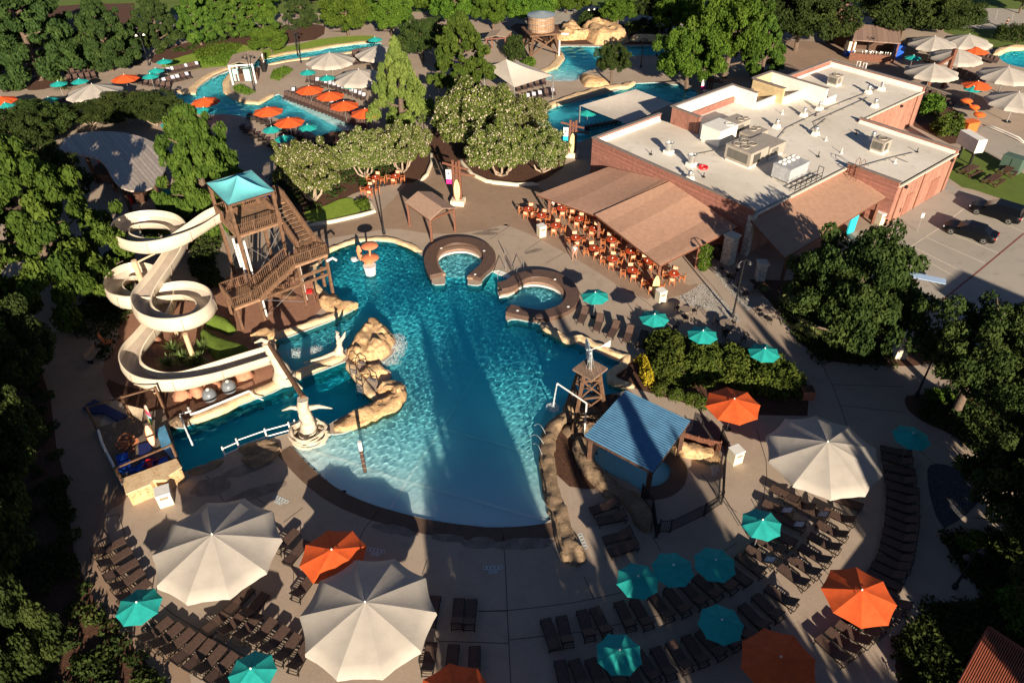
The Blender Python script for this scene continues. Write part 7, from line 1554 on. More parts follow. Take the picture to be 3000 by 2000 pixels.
coping(px(('a3', (1990, 1075), (2170, 1150), (2323, 1220))), .3, 'low white kerb wall along the service drive', h=.45, m=paraM, amp=.0)
coping(px(('a3', (1440, 775), (1600, 830), (1820, 910))), .5, 'grey garden wall right of the restaurant far corner', h=1.0, m=mat('garden_wall', (.24, .2, .17), .8, .1, 2), amp=.0)
for i, (p, l) in enumerate((((100, 1000), 'pale stone pillar in shade under the side awning'), ((1280, -760), 'x'))):
    if l == 'x': continue
    t = thing('stone_pillar', l, 'pillar', at(*T('b3', (70, 1040)))); mb = MB(); mb.box((0, 0, .9), (.8, .8, 1.8)); mb.build('shaft', mat('pale_stone_pier', (.5, .46, .4)), t, bevel=.03); mb = MB(); mb.box((0, 0, 1.85), (1.0, 1.0, .12)); mb.build('capstone', whitewallM, t)
t = thing('stone_pillar', 'stone gate pillar between the oak bed and the lamp path', 'pillar', at(*T('c3', (1250, 240)))); mb = MB(); mb.box((0, 0, 1.1), (.95, .95, 2.2)); mb.build('shaft', mat('pale_stone_pier', (.5, .46, .4)), t, bevel=.03); mb = MB(); mb.box((0, 0, 2.26), (1.15, 1.15, .14)); mb.build('capstone', whitewallM, t)
t = thing('stone_pillar', 'tall stone chimney pillar at the front right restaurant corner', 'pillar', at(*T('b2', (2120, 900)))); mb = MB(); mb.box((0, 0, 1.5), (1.0, 1.0, 3.0), rz=AZ); mb.build('shaft', MATS['pale_stone_pier'], t, bevel=.03); mb = MB(); mb.box((0, 0, 3.05), (1.2, 1.2, .14), rz=AZ); mb.build('capstone', whitewallM, t)
t = thing('terracotta_planter', 'square terracotta planter at the right end of the hedge', 'planter', at(*T('c3', (470, 585)))); mb = MB(); mb.box((0, 0, .4), (.9, .9, .8)); mb.build('pot', mat('terracotta', (.42, .16, .09), .8, .1, 3), t, bevel=.04); mb = MB(); mb.box((0, 0, .82), (.75, .75, .05)); mb.build('soil', soilM, t)
t = thing('grill', 'dark covered grill beside the stone chimney pillar', 'grill', at(*T('b2', (2030, 850))), AZ); mb = MB(); mb.box((0, 0, .5), (1.3, .7, 1.0)); mb.build('cabinet', blackM, t, bevel=.04); mb = MB(); mb.lathe([(.4, 0), (.38, .2), (.2, .36), (.001, .4)], 14, (0, 0, 1.0)); mb.build('lid', blackM, t, smooth=True)
t = thing('folding_table', 'pale blue sheeted table beside the oak in the parking lot', 'table', at(*T('b3', (1480, 1090))), R_(-25)); mb = MB(); mb.box((0, 0, .8), (3.0, .9, .06)); mb.build('tabletop', mat('pale_blue_sheet', (.38, .52, .74), .7, .05, 3), t)
for x_ in (-1.3, 1.3):
    for y_ in (-.35, .35): mb = MB(); mb.bar((x_, y_, 0), (x_, y_, .8), .05); mb.build('leg', blackM, t)
t = thing('service_cart', 'teal curtain panel under the side awning', 'panel', at(*T('b3', (840, 650))), AZ+1.57); mb = MB(); mb.box((0, 0, 1.1), (1.4, .15, 2.1)); mb.build('panel', cyanM, t); mb = MB(); mb.box((0, 0, 2.2), (1.5, .25, .1)); mb.build('top_rail', whiteM, t)
t = thing('white_bundle', 'heap of white folded cloth bags below the side awning', 'bag', at(*T('b3', (660, 800)))); 
for k in range(5): mb = MB(); mb.lathe([(.3, 0), (.38, .25), (.25, .5), (.001, .6)], 9, (rg.uniform(-.4, .4), rg.uniform(-.4, .4), .25*k)); mb.build('bag', wc, t, smooth=True)
# fence line of the far bank
fence('dark fence along the mulch bank behind the river', gl('a1', (-300, 330), (0, 300), (200, 290), (430, 250), (720, 210)), 1.6, .5, blackM, r=.02)
# slatted roof, lower right corner
c = [at(*T('d3', (2030, 1090)), 2.8), at(*T('d3', (2500, 1400)), 2.8), at(*T('d3', (2200, 2000)), 2.8), at(*T('d3', (1700, 1700)), 2.8)]
t = thing('slatted_pergola', 'red slatted pergola roof at the lower right corner', 'pergola', (c[3].x, c[3].y, 0)); b0 = t.location.copy(); C = [q-b0 for q in c]
redsl = mat('red_slat', (.40, .11, .06), .6, .1, 3); mb = MB()
for i in range(26): u = i/25; mb.bar(C[0].lerp(C[1], u), C[3].lerp(C[2], u), .055, .06)
mb.build('slats', redsl, t); mb = MB()
for a, b in ((0, 1), (1, 2), (2, 3), (3, 0)): mb.bar(C[a]-Vector((0, 0, .08)), C[b]-Vector((0, 0, .08)), .14, .16)
mb.build('frame', redsl, t)
for q in C: mb = MB(); p = q.lerp(sum(C, Vector())/4, .05); mb.bar((p.x, p.y, 0), (p.x, p.y, p.z), .2); mb.build('post', redwoodM, t)
# ================================================================== VEGETATION
def leaf_mat(name, c1, c2, c3, tr=.22):
    m = bpy.data.materials.new(name); m.use_nodes = True; nt = m.node_tree; b = nt.nodes['Principled BSDF']; b.inputs['Roughness'].default_value = .75; b.inputs['Specular IOR Level'].default_value = .12
    at_ = nt.nodes.new('ShaderNodeAttribute'); at_.attribute_name = 'tone'
    r = nt.nodes.new('ShaderNodeValToRGB'); e = r.color_ramp.elements; e[0].color = (*c1, 1); e[1].color = (*c3, 1); e2 = e.new(.5); e2.color = (*c2, 1)
    nt.links.new(at_.outputs['Fac'], r.inputs[0])
    oi = nt.nodes.new('ShaderNodeObjectInfo'); hs = nt.nodes.new('ShaderNodeHueSaturation')
    mr = nt.nodes.new('ShaderNodeMapRange'); mr.inputs[3].default_value = .82; mr.inputs[4].default_value = 1.18; nt.links.new(oi.outputs['Random'], mr.inputs[0]); nt.links.new(mr.outputs[0], hs.inputs['Value'])
    mr2 = nt.nodes.new('ShaderNodeMapRange'); mr2.inputs[3].default_value = .485; mr2.inputs[4].default_value = .51; nt.links.new(oi.outputs['Random'], mr2.inputs[0]); nt.links.new(mr2.outputs[0], hs.inputs['Hue'])
    nt.links.new(r.outputs[0], hs.inputs['Color']); nt.links.new(hs.outputs[0], b.inputs['Base Color'])
    t = nt.nodes.new('ShaderNodeBsdfTranslucent'); nt.links.new(hs.outputs[0], t.inputs[0]); mx = nt.nodes.new('ShaderNodeMixShader'); mx.inputs[0].default_value = tr
    nt.links.new(b.outputs[0], mx.inputs[1]); nt.links.new(t.outputs[0], mx.inputs[2]); nt.links.new(mx.outputs[0], nt.nodes['Material Output'].inputs[0]); return m
LM = {'oak': leaf_mat('oak_leaves', (.020, .036, .009), (.036, .060, .014), (.075, .10, .024)),
      'cyp': leaf_mat('cypress_leaves', (.035, .075, .012), (.065, .12, .017), (.115, .18, .028)),
      'pale': leaf_mat('pale_cypress_leaves', (.085, .13, .028), (.14, .19, .04), (.21, .26, .06)),
      'dark': leaf_mat('dark_conifer_leaves', (.022, .045, .014), (.038, .07, .018), (.065, .105, .025)),
      'lush': leaf_mat('fresh_green_leaves', (.04, .085, .011), (.075, .14, .016), (.13, .21, .026)),
      'myr': leaf_mat('myrtle_leaves', (.07, .10, .018), (.115, .16, .03), (.18, .22, .05)),
      'hedge': leaf_mat('hedge_leaves', (.040, .070, .012), (.075, .11, .018), (.135, .17, .028)),
      'yel': leaf_mat('yellow_leaves', (.35, .32, .02), (.55, .48, .03), (.7, .62, .08))}
blossomM = mat('cream_blossom', (.58, .49, .38), .9, .15, 8, trans=.2)
barkM = mat('bark', (.13, .09, .065), .9, .3, 4, .6, 12); palebarkM = mat('pale_bark', (.38, .29, .21), .85, .2, 4, .4, 10)
def leaves_obj(name, C, R, n, size, m, seed, parent=None, aspect=.6, flat=.0, zsq=1.):
    """n small leaf faces spread through clumps C (k,3) of radius R (k,)"""
    rg_ = np.random.default_rng(seed); k = rg_.choice(len(C), n, p=(R**2)/(R**2).sum())
    d = rg_.normal(size=(n, 3)); d /= np.linalg.norm(d, axis=1)[:, None]; r = R[k]*rg_.uniform(.45, 1.05, n)**.6
    P = C[k]+d*r[:, None]*np.array([1, 1, zsq]); nrm = d+rg_.normal(size=(n, 3))*.75+np.array([0, 0, flat]); nrm /= np.linalg.norm(nrm, axis=1)[:, None]
    u = np.cross(nrm, rg_.normal(size=(n, 3))); u /= np.linalg.norm(u, axis=1)[:, None]; v = np.cross(nrm, u)
    s_ = size*rg_.uniform(.55, 1.35, n)[:, None]; u *= s_; v *= s_*aspect
    V = np.stack([P-u, P-v*.9, P+u, P+v], 1).reshape(-1, 3); F = np.arange(n*4).reshape(-1, 4)
    o = npmesh(name, V, F, m, parent)
    tone = np.clip(.5+.22*rg_.normal(size=len(C)), 0, 1)[k]*.7+rg_.random(n)*.3
    a = o.data.attributes.new('tone', 'FLOAT', 'FACE'); a.data.foreach_set('value', tone.astype(np.float32)); return o
def crown_shape(kind, seed):
    rg_ = np.random.default_rng(seed); C = []; R = []
    if kind in ('cyp', 'pale', 'dark'):
        N = 260
        for i in range(N):
            z = rg_.random()**.85; prof = (1-z)**(.8 if kind == 'pale' else .56)*min(1, (z+.06)/.2)**.6; prof = prof*(1+.16*math.sin(z*23+seed))
            a = rg_.uniform(0, 6.283); lob = 1+.22*math.sin(3*a+z*4+seed)+.12*math.sin(7*a+seed*2+z*9)
            q = rg_.uniform(.3, 1.0)**.5*prof*lob*.92; C.append((q*math.cos(a), q*math.sin(a), .03+z*.92)); R.append(rg_.uniform(.06, .15)*(1-.45*z))
        zsq = .55
    else:
        N = 210
        for i in range(N):
            d = rg_.normal(size=3); d /= np.linalg.norm(d); q = rg_.uniform(.25, 1)**.42
            if d[2] < -.25: d[2] *= .5
            a = math.atan2(d[1], d[0]); lob = 1+.17*math.sin(3*a+seed)+.13*math.sin(5*a+2*seed)+.1*math.sin(8*d[2]+seed)
            C.append((d[0]*q*.84*lob, d[1]*q*.84*lob, .46+d[2]*q*.46*lob)); R.append(rg_.uniform(.07, .17))
        zsq = .6
    return np.array(C), np.array(R), zsq
CROWN = {}
def crown_mesh(kind, var, n, size):
    key = (kind, var)
    if key not in CROWN:
        C, R, zsq = crown_shape(kind, var*7+3); n, size = (36000, .0235) if kind != 'myrt' else (30000, .024); o = leaves_obj('crown', C, R, n, size, LM[{'myrt': 'myr'}.get(kind, kind)] if kind != 'bush' else LM['oak'], var+20, None, .6, .25, zsq); CROWN[key] = o.data; bpy.data.objects.remove(o)
        if kind == 'myrt':
            o = leaves_obj('blossom', C, R*1.06, int(n*.24), size*.7, blossomM, var+50, None, .8, .5, zsq); CROWN[(key, 'b')] = o.data; bpy.data.objects.remove(o)
    return CROWN[key]
def tree(kind, label, base, topy=None, width=200, name='tree', h=None, low=.18, n=9000, var=0, size=None, group=None, multi=False, lean=0., bark=barkM, world=None, Rw=None):
    g = Vector(world) if world else at(*base); dist = math.hypot(g.x, g.y, CH-4); h = h or hgt(base, topy); R = Rw or width/2*dist/FPX
    t = thing(name, label, 'tree', g, random.uniform(0, 6.28), group); me = crown_mesh(kind, var, n, size or .045)
    hc = h*(1-low); o = bpy.data.objects.new('crown', me); COL.objects.link(o); setp(o, t); o.location = (0, 0, h*low); o.scale = (R*1.02, R*1.02, hc)
    if kind == 'myrt': b = bpy.data.objects.new('blossom', CROWN[((kind, var), 'b')]); COL.objects.link(b); setp(b, t); b.location = o.location; b.scale = o.scale
    mb = MB(); rg_ = random.Random(var+int(h*10)); r0 = max(.1, h*.028)
    if multi:
        for k in range(5):
            a = k*1.25; mb.tube([(0, 0, 0), (.25*R*math.cos(a), .25*R*math.sin(a), h*low*.9), (.6*R*math.cos(a), .6*R*math.sin(a), h*.6)], [r0*.8, r0*.6, r0*.2], 7)
    else:
        mb.tube([(0, 0, -.1), (.02*h, 0, h*.25), (0, .02*h, h*.55), (0, 0, h*.9)], [r0*1.25, r0, r0*.7, r0*.12], 9)
        for k in range(9):
            a = k*2.4; z = h*(low+.05+.07*k); q = R*(.75-.05*k); mb.tube([(0, 0, z), (q*.5*math.cos(a), q*.5*math.sin(a), z+h*.04), (q*math.cos(a), q*math.sin(a), z+h*.1)], [r0*.45, r0*.3, r0*.08], 5)
    mb.build('trunk', bark, t, smooth=True); return t
TREES = [
 ('pale', 'pale green conical cypress standing by the riverside umbrellas', (1182, 378), 104, 200, 'cypress_tree', .06, 14000, 0),
 ('cyp', 'tall cypress right of the pale green one, above the flowering trees', (1358, 268), 28, 205, 'cypress_tree', .06, 14000, 1),
 ('cyp', 'full green cypress directly behind the wooden slide tower', (640, 680), 298, 305, 'cypress_tree', .05, 22000, 2),
 ('cyp', 'very large cypress left of the cream slide', (185, 880), 385, 460, 'cypress_tree', .05, 30000, 3),
 ('dark', 'second dark conifer from the left in the far row', (330, 208), -12, 190, 'conifer_tree', .08, 12000, 0),
 ('dark', 'dark conifer third from the left in the far row', (475, 150), -30, 140, 'conifer_tree', .08, 12000, 1),
 ('cyp', 'green conifer fourth from the left in the far row', (590, 132), -30, 125, 'conifer_tree', .08, 14000, 1),
 ('cyp', 'wide green tree fifth from the left in the far row', (705, 108), -40, 170, 'conifer_tree', .08, 14000, 2),
 ('lush', 'bushy yellow-green tree above the mulch bank', (772, 92), -30, 90, 'tree', .2, 8000, 0),
 ('dark', 'narrow dark tree in the top row left of centre', (888, 78), -40, 90, 'conifer_tree', .08, 12000, 0),
 ('lush', 'broad lush tree behind the straight river stretch', (1022, 106), -30, 155, 'tree', .08, 14000, 1),
 ('lush', 'lush tree right of the broad one behind the river', (1150, 106), -30, 140, 'tree', .08, 14000, 2),
 ('oak', 'dark rounded tree behind the pale green cypress', (1240, 178), 42, 150, 'tree', .1, 12000, 0),
 ('lush', 'fresh green tree at the top above the dark rounded one', (1335, 78), -40, 130, 'tree', .1, 14000, 0),
 ('lush', 'fresh green tree left of the barrel water tower', (1445, 88), -35, 110, 'tree', .1, 14000, 1),
 ('lush', 'fresh green tree right behind the barrel water tower', (1548, 84), -40, 140, 'tree', .15, 14000, 2),
 ('oak', 'small round tree standing on the tan rock by the river bend', (1790, 246), 118, 104, 'tree', .22, 12000, 1),
 ('lush', 'bright tree right of the white-headed lamp post', (1806, 90), -20, 112, 'tree', .22, 14000, 0),
 ('oak', 'dark tree with bare trunk behind the far pool wall', (1912, 92), -40, 125, 'tree', .2, 12000, 2),
 ('lush', 'wide leafy tree left of the tall oak behind the restaurant', (2010, 262), 60, 200, 'tree', .08, 16000, 1),
 ('lush', 'tallest leafy tree behind the restaurant at the top', (2120, 228), -60, 230, 'tree', .08, 16000, 2),
 ('cyp', 'green conifer touching the restaurant plaza', (2225, 232), 40, 130, 'conifer_tree', .05, 14000, 0),
 ('oak', 'dark spreading oak above the restaurant plaza', (2330, 150), -60, 270, 'oak_tree', .12, 18000, 0),
 ('oak', 'dark spreading oak behind the bar stand roof', (2640, 118), -70, 265, 'oak_tree', .1, 18000, 1),
 ('oak', 'small dark oak at the far right corner of the photo', (2985, 40), -60, 90, 'oak_tree', .2, 12000, 2),
 ('lush', 'round bright green tree on the river lawn', (797, 158), 76, 108, 'tree', .1, 14000, 1),
 ('myr', 'x', (0, 0), 0, 0, '', 0, 0, 0),
 ('oak', 'large dark oak between path and parking lot', (2458, 1015), 662, 385, 'oak_tree', .06, 34000, 0),
 ('oak', 'dark oak at the right edge with a leaning trunk', (2800, 1205), 880, 330, 'oak_tree', .2, 28000, 1),
 ('oak', 'second dark oak cut by the right edge of the photo', (3010, 1240), 900, 300, 'oak_tree', .15, 28000, 2),
 ('oak', 'dark oak crown at the left edge beside the surf stage', (40, 1500), 1120, 330, 'oak_tree', .25, 28000, 0),
 ('oak', 'dark tree in the shade left of the round grey roof', (120, 400), 296, 205, 'tree', .06, 16000, 2),
 ('dark', 'leftmost huge dark conifer in the far row', (120, 235), -80, 320, 'conifer_tree', .04, 16000, 1)]
for i, (k, l, b, ty, w, nm, low, n, var) in enumerate(TREES):
    if l == 'x': continue
    hh = None
    if ty < 0: g = at(*b); hh = min(hgt(b, ty), 14.5)
    tree(k, l, b, ty, w, nm, h=hh, low=low, n=n, var=var, size={'cyp': .045, 'pale': .045, 'dark': .05}.get(k, .05) if n < 20000 else .034)
TR = [('myrt', 'broad multi-stem tree in front of the low off-white umbrella, far left', (370, 366), 252, 300, 'tree', .25, 22000, 0, False)]
tree('myrt', 'cream-flowering tree nearest the slide tower stairs', (920, 590), 398, 185, 'flowering_tree', low=.12, n=20000, var=0, size=.042, multi=True, bark=palebarkM)
tree('myrt', 'cream-flowering tree right of the one by the stairs', (1070, 520), 372, 160, 'flowering_tree', low=.12, n=20000, var=1, size=.042, multi=True, bark=palebarkM)
tree('myrt', 'cream-flowering tree left of the kerbed path', (1180, 505), 352, 165, 'flowering_tree', low=.12, n=20000, var=2, size=.042, multi=True, bark=palebarkM)
tree('myrt', 'biggest cream-flowering tree, upper left of its bed', (1400, 430), 232, 270, 'flowering_tree', low=.1, n=20000, var=1, size=.036, multi=True, bark=palebarkM)
tree('myrt', 'cream-flowering tree at the front of the big bed', (1470, 515), 345, 220, 'flowering_tree', low=.1, n=20000, var=2, size=.04, multi=True, bark=palebarkM)
tree('myrt', 'cream-flowering tree nearest the restaurant', (1590, 505), 365, 170, 'flowering_tree', low=.1, n=20000, var=0, size=.045, multi=True, bark=palebarkM)
tree('myrt', 'cream-flowering tree at the back of the big bed', (1530, 400), 275, 150, 'flowering_tree', low=.1, n=20000, var=2, size=.05, multi=True, bark=palebarkM)
for (x, tp_, w, l, v) in ((270, 298, 150, 'left', 0), (370, 274, 180, 'middle', 1), (460, 268, 160, 'right', 2)):
    tree('lush' if 0 else 'cyp' if 0 else 'oak', f'{l} of three round bushy trees above the curved grey roof', (x, 368), tp_, w, 'tree', low=.2, n=14000, var=v, size=.05, multi=True, bark=palebarkM)
# shrubs and hedges
def mass(name, label, cat, poly, h, m, n, size, seed=0, clump=.4, z0=.1, kind=None, top=.55, group=None):
    poly = [Vector(p) for p in poly]; c = sum(poly, Vector())/len(poly); rg_ = np.random.default_rng(seed); xs = [p.x for p in poly]; ys = [p.y for p in poly]
    K = 60+int((max(xs)-min(xs))*(max(ys)-min(ys))*1.2); X = rg_.uniform(min(xs), max(xs), K*3); Y = rg_.uniform(min(ys), max(ys), K*3); ins = inpoly(X, Y, poly); X, Y = X[ins], Y[ins]; D = distpoly(X, Y, poly)
    Z = h*np.minimum(1, (D/clump)*.5+.45)*rg_.uniform(.25, 1, len(X))**.5
    t = thing(name, label, cat, (c.x, c.y, 0), 0, group); C = np.stack([X-c.x, Y-c.y, np.maximum(Z-clump*.6, z0)], -1); R = rg_.uniform(.6, 1.15, len(X))*clump
    leaves_obj('foliage', C, R, n, size, m, seed, t, .6, .3)
    mb = MB()
    for q in range(0, len(X), max(1, len(X)//10)): mb.tube([(C[q][0], C[q][1], 0), (C[q][0]*.98, C[q][1]*.98, h*.7)], [.05, .02], 5)
    mb.build('stem', barkM, t); return t
hd = [('left', T('c2', (1430, 130), (1620, 100), (1780, 190), (1720, 480), (1600, 490), (1480, 400))), ('middle', T('c2', (1780, 190), (2050, 210), (2060, 470), (1900, 500), (1720, 480))), ('right', T('c2', (2050, 210), (2323, 300)) + T('c3', (230, 340), (390, 420), (425, 540), (380, 600), (150, 610)) + T('c2', (2323, 560), (2060, 470)))]
for i, (l, p) in enumerate(hd): mass('hedge', f'{l} section of the long laurel hedge beside the teal umbrellas', 'hedge', G(p, 0), 1.9, LM['hedge'], 16000, .13, i, .55)
mass('yellow_shrub', 'yellow-leaved shrub at the left end of the hedge', 'shrub', gl('c2', (1350, 290), (1420, 290), (1490, 470), (1470, 530), (1400, 450)), 1.2, LM['yel'], 2500, .1, 5, .3)
for i, q in enumerate(((1545, 545), (1690, 590), (1815, 620), (1900, 660))): 
    c = at(*T('c2', q)); mass('box_ball', f'{ORD[i]} clipped green ball from the left below the hedge', 'shrub', [c+Vector((math.cos(a)*.55, math.sin(a)*.55, 0)) for a in [k*.785 for k in range(8)]], .8, LM['hedge'], 2200, .06, i+9, .28)
for i, (q, r, h_, l) in enumerate((((280, 1250), .9, .9, 'grass tuft in the oak bed beside the path'), ((430, 1480), 1.0, 1.0, 'second grass tuft lower in the oak bed'), ((100, 1150), .8, .8, 'grass tuft near the stone pillar'), ((520, 1540), 1.0, 1.1, 'third grass tuft near the path corner'))):
    c = at(*T('b3', q)); t = thing('ornamental_grass', l, 'grass clump', c); mb = MB(); rg = random.Random(i)
    for k in range(160):
        a = rg.uniform(0, 6.28); L = rg.uniform(.5, 1)*r; z = h_*rg.uniform(.6, 1); p0 = Vector((.1*math.cos(a), .1*math.sin(a), 0)); p1 = Vector((L*.5*math.cos(a), L*.5*math.sin(a), z)); p2 = Vector((L*math.cos(a), L*math.sin(a), z*.6)); w_ = Vector((-math.sin(a), math.cos(a), 0))*.022
        mb.add([p0-w_, p0+w_, p1+w_, p1-w_, p2], [(0, 1, 2, 3), (3, 2, 4)])
    mb.build('blades', mat('grass_blade', (.16, .19, .05), .7, .3, 6, trans=.2), t)
def yucca(label, c, s_=1.):
    t = thing('yucca_plant', label, 'plant', at(*c)); mb = MB(); rg = random.Random(int(c[0]))
    for k in range(70):
        a = rg.uniform(0, 6.28); e = rg.uniform(.15, 1.4); L = rg.uniform(.7, 1.1)*s_; d = Vector((math.cos(a)*math.cos(e), math.sin(a)*math.cos(e), math.sin(e))); w_ = Vector((-math.sin(a), math.cos(a), 0))*.045*s_; b_ = Vector((0, 0, .25)); m_ = b_+d*L*.5; mb.add([b_-w_*.6, b_+w_*.6, m_+w_, m_-w_, b_+d*L-Vector((0, 0, .12*L))], [(0, 1, 2, 3), (3, 2, 4)])
    mb.build('blades', mat('yucca_blade', (.10, .15, .04), .5, .3, 5), t); mb = MB(); mb.tube([(0, 0, 0), (0, 0, .3)], .12, 7); mb.build('stem', barkM, t)
for q, l in (((1490, 210), 'spiky yucca left of the slide column foot'), ((1560, 300), 'spiky yucca in the middle of the slide bed'), ((1440, 340), 'spiky yucca nearest the bottom slide curve'), ((1650, 330), 'spiky yucca beside the clipped green mound'), ((1720, 200), 'spiky yucca right of the slide column'), ((1700, 320), 'spiky yucca touching the final slide run')): yucca(l, T('c0', q), 1.2)
yucca('palm-like spiky plant beside the far left umbrella', T('a0', (540, 770)), 2.0)
moundM = layered('clipped_mound_leaves', (.11, .17, .02), [(1.2, .4, .65, (.15, .22, .03), .8, 'n'), (30, .45, .6, (.035, .07, .01), .7, 'n')], .9, 1.0, 35)
o = blob('topiary_mound', gl('c0', (1700, 60), (1760, 40), (1850, 90), (1930, 130), (2080, 170), (2130, 200), (2110, 260), (2000, 300), (1850, 310), (1780, 220), (1700, 110)), 1.0, moundM, res=.14, edge=.8, amp=.05, seed=2); tag(o, 'larger clipped green mound beside the final slide run', 'shrub')
o = blob('topiary_mound', gl('c0', (1720, -60), (1830, -90), (1980, -40), (2020, 30), (1950, 70), (1850, 30), (1750, 10)), 1.0, moundM, res=.14, edge=.8, amp=.05, seed=3); tag(o, 'smaller clipped green mound behind the larger one', 'shrub')
for l, p, h_, n in (('low green hedge on the island beside the hut', gl('a0', (1990, 750), (2060, 740), (2150, 790), (2120, 810), (2020, 790)), .7, 1500), ('oval clipped hedge bed on the river plaza', gl('a1', (275, 680), (300, 620), (400, 595), (450, 605), (400, 640), (350, 690)), .8, 2500), ('green shrub below the barrel water tower', gl('a2', (380, 540), (470, 520), (490, 560), (420, 580)), 1.0, 1500), ('dark shrub left of the barrel water tower', gl('a2', (220, 480), (270, 400), (380, 410), (400, 520), (300, 540)), 2.4, 5000), ('dark shrub behind the waterfall rocks', gl('a2', (850, 230), (900, 170), (1060, 170), (1080, 230)), 2.2, 5000), ('dark green shrub beside the far pool wall', gl('a2', (1230, 270), (1400, 230), (1640, 250), (1640, 310), (1300, 320)), 2.0, 6000), ('garden shrub beside the restaurant far wall', gl('a3', (1430, 900), (1520, 860), (1640, 920), (1600, 1000), (1450, 990)), 1.6, 4000), ('olive shrub above the service drive', gl('a3', (1520, 1100), (1650, 1040), (1800, 1070), (1790, 1180), (1620, 1180)), 1.8, 5000), ('reedy green planting on the river lawn', gl('a0', (1640, 460), (1850, 400), (2030, 380), (2050, 420), (1900, 480), (1700, 510)), .8, 4000), ('dark shrub line at the far right above the umbrellas', gl('a3', (2050, 300), (2323, 290), (2500, 300), (2500, 380), (2080, 370)), 2.2, 6000), ('low shrub in the lamp bed beside the right-hand path', gl('c3', (1500, 560), (1640, 560), (1700, 620), (1560, 640)), .8, 1800), ('green shrub glowing in the lower right shade', gl('d3', (1750, 380), (1900, 340), (1960, 440), (1850, 480)), 1.4, 2500), ('leafy shrub at the lower right edge', gl('d3', (2080, 850), (2323, 700), (2400, 1200), (2200, 1150)), 1.8, 5000), ('shrub beside the foot of the oak bed', gl('c3', (860, 160), (1020, 190), (1000, 260), (880, 230)), .9, 1800), ('dark shrub in the shade of the big cypress', gl('b0', (900, 880), (1100, 800), (1180, 1000), (1000, 1100)), 1.4, 3000), ('dark shrub behind the teal bench', gl('b0', (1450, 560), (1700, 480), (1900, 700), (1800, 900), (1600, 800)), 1.2, 4000), ('dark shrubs on the far side of the earth bed', gl('b0', (1600, 880), (1800, 850), (1900, 1100), (1700, 1150)), 1.0, 3000), ('low shrub against the lawn wall', gl('b1', (1000, 400), (1080, 380), (1110, 440), (1050, 460)), .8, 1500)):
    mass('shrub', l, 'shrub', p, h_, LM['oak' if 'dark' in l else 'lush'] if 'olive' not in l else LM['hedge'], n, .14, len(l), .4)
t = thing('ivy_screen', 'bright green ivy screen under the awning corner', 'plant', at(*T('b2', (1920, 960))), AZ+.9)
Cn = np.array([(random.uniform(-.5, .5), random.uniform(-.2, .2), random.uniform(.2, 2.6)) for _ in range(50)]); leaves_obj('foliage', Cn, np.full(50, .25), 4000, .07, LM['lush'], 3, t); mb = MB(); mb.box((0, 0, 1.3), (.1, .1, 2.6)); mb.build('stem', barkM, t)
# ------------------------------------------------------------------ unseen trees added behind the viewpoint, heights shaped to lay shade over the near deck
prof = [(-58, 60), (-50, 60), (-44, 58), (-38, 58), (-33, 60), (-27, 60), (-24, 50), (-21.3, 39), (1.9, 31), (3.6, 42), (5.2, 53), (6.9, 56), (8.5, 55), (11.2, 33), (13.0, 38), (15.6, 46), (17.2, 55), (19.0, 50), (20.9, 30), (23.4, 26), (26, 25), (28.6, 25), (30.2, 44), (32.0, 56), (33.9, 55), (38.8, 34), (41.8, 34), (45.2, 46), (49, 58), (53, 62)]
for i, (s_, ye) in enumerate(prof):
    yc = -3.5-1.5*(i % 3); x = s_-.25*yc; h = (ye-yc)/2.99
    tree('oak' if i % 2 else 'dark', f'{ORD[i]} added shade tree from the left, unseen behind the viewpoint', (0, 0), h=h, name='shade_caster_tree', low=.03, n=16000, var=i % 2, size=.06, world=(x, yc, 0), Rw=2.0 if -22 < s_ < 44 else (3.4 if s_ > -25 else 4.6), group='unseen trees added for shade')
# hotel wing south-east, whose shade reaches the parking lot
hb = thing('hotel_wing', 'large plain building beyond the right edge, shading the parking lot', 'building', BO+BA*70.3-BB*2, AZ)
for (a0_, a1_, b0_, b1_, h_) in ((0, 34, -4.9, 0, 12), (.5, 34, -12.5, -6.4, 12), (2, 34, -6.4, -4.9, 8.5)):
    mb = MB(); mb.box(((a0_+a1_)/2, (b0_+b1_)/2, h_/2), (a1_-a0_, b1_-b0_, h_)); mb.build('wall', brickWM, hb); mb = MB(); mb.box(((a0_+a1_)/2, (b0_+b1_)/2, h_+.05), (a1_-a0_+.1, b1_-b0_+.1, .1)); mb.build('roof', capM, hb)
    for k in range(8):
        for z in (1.8, 5.0, 8.2):
            if z+1.6 < h_: mb = MB(); mb.box((a0_+2+k*4, b1_+.03, z), (1.4, .08, 1.5)); mb.build('window', mat('dark_window', (.03, .04, .05), .1, .1, 2), hb)

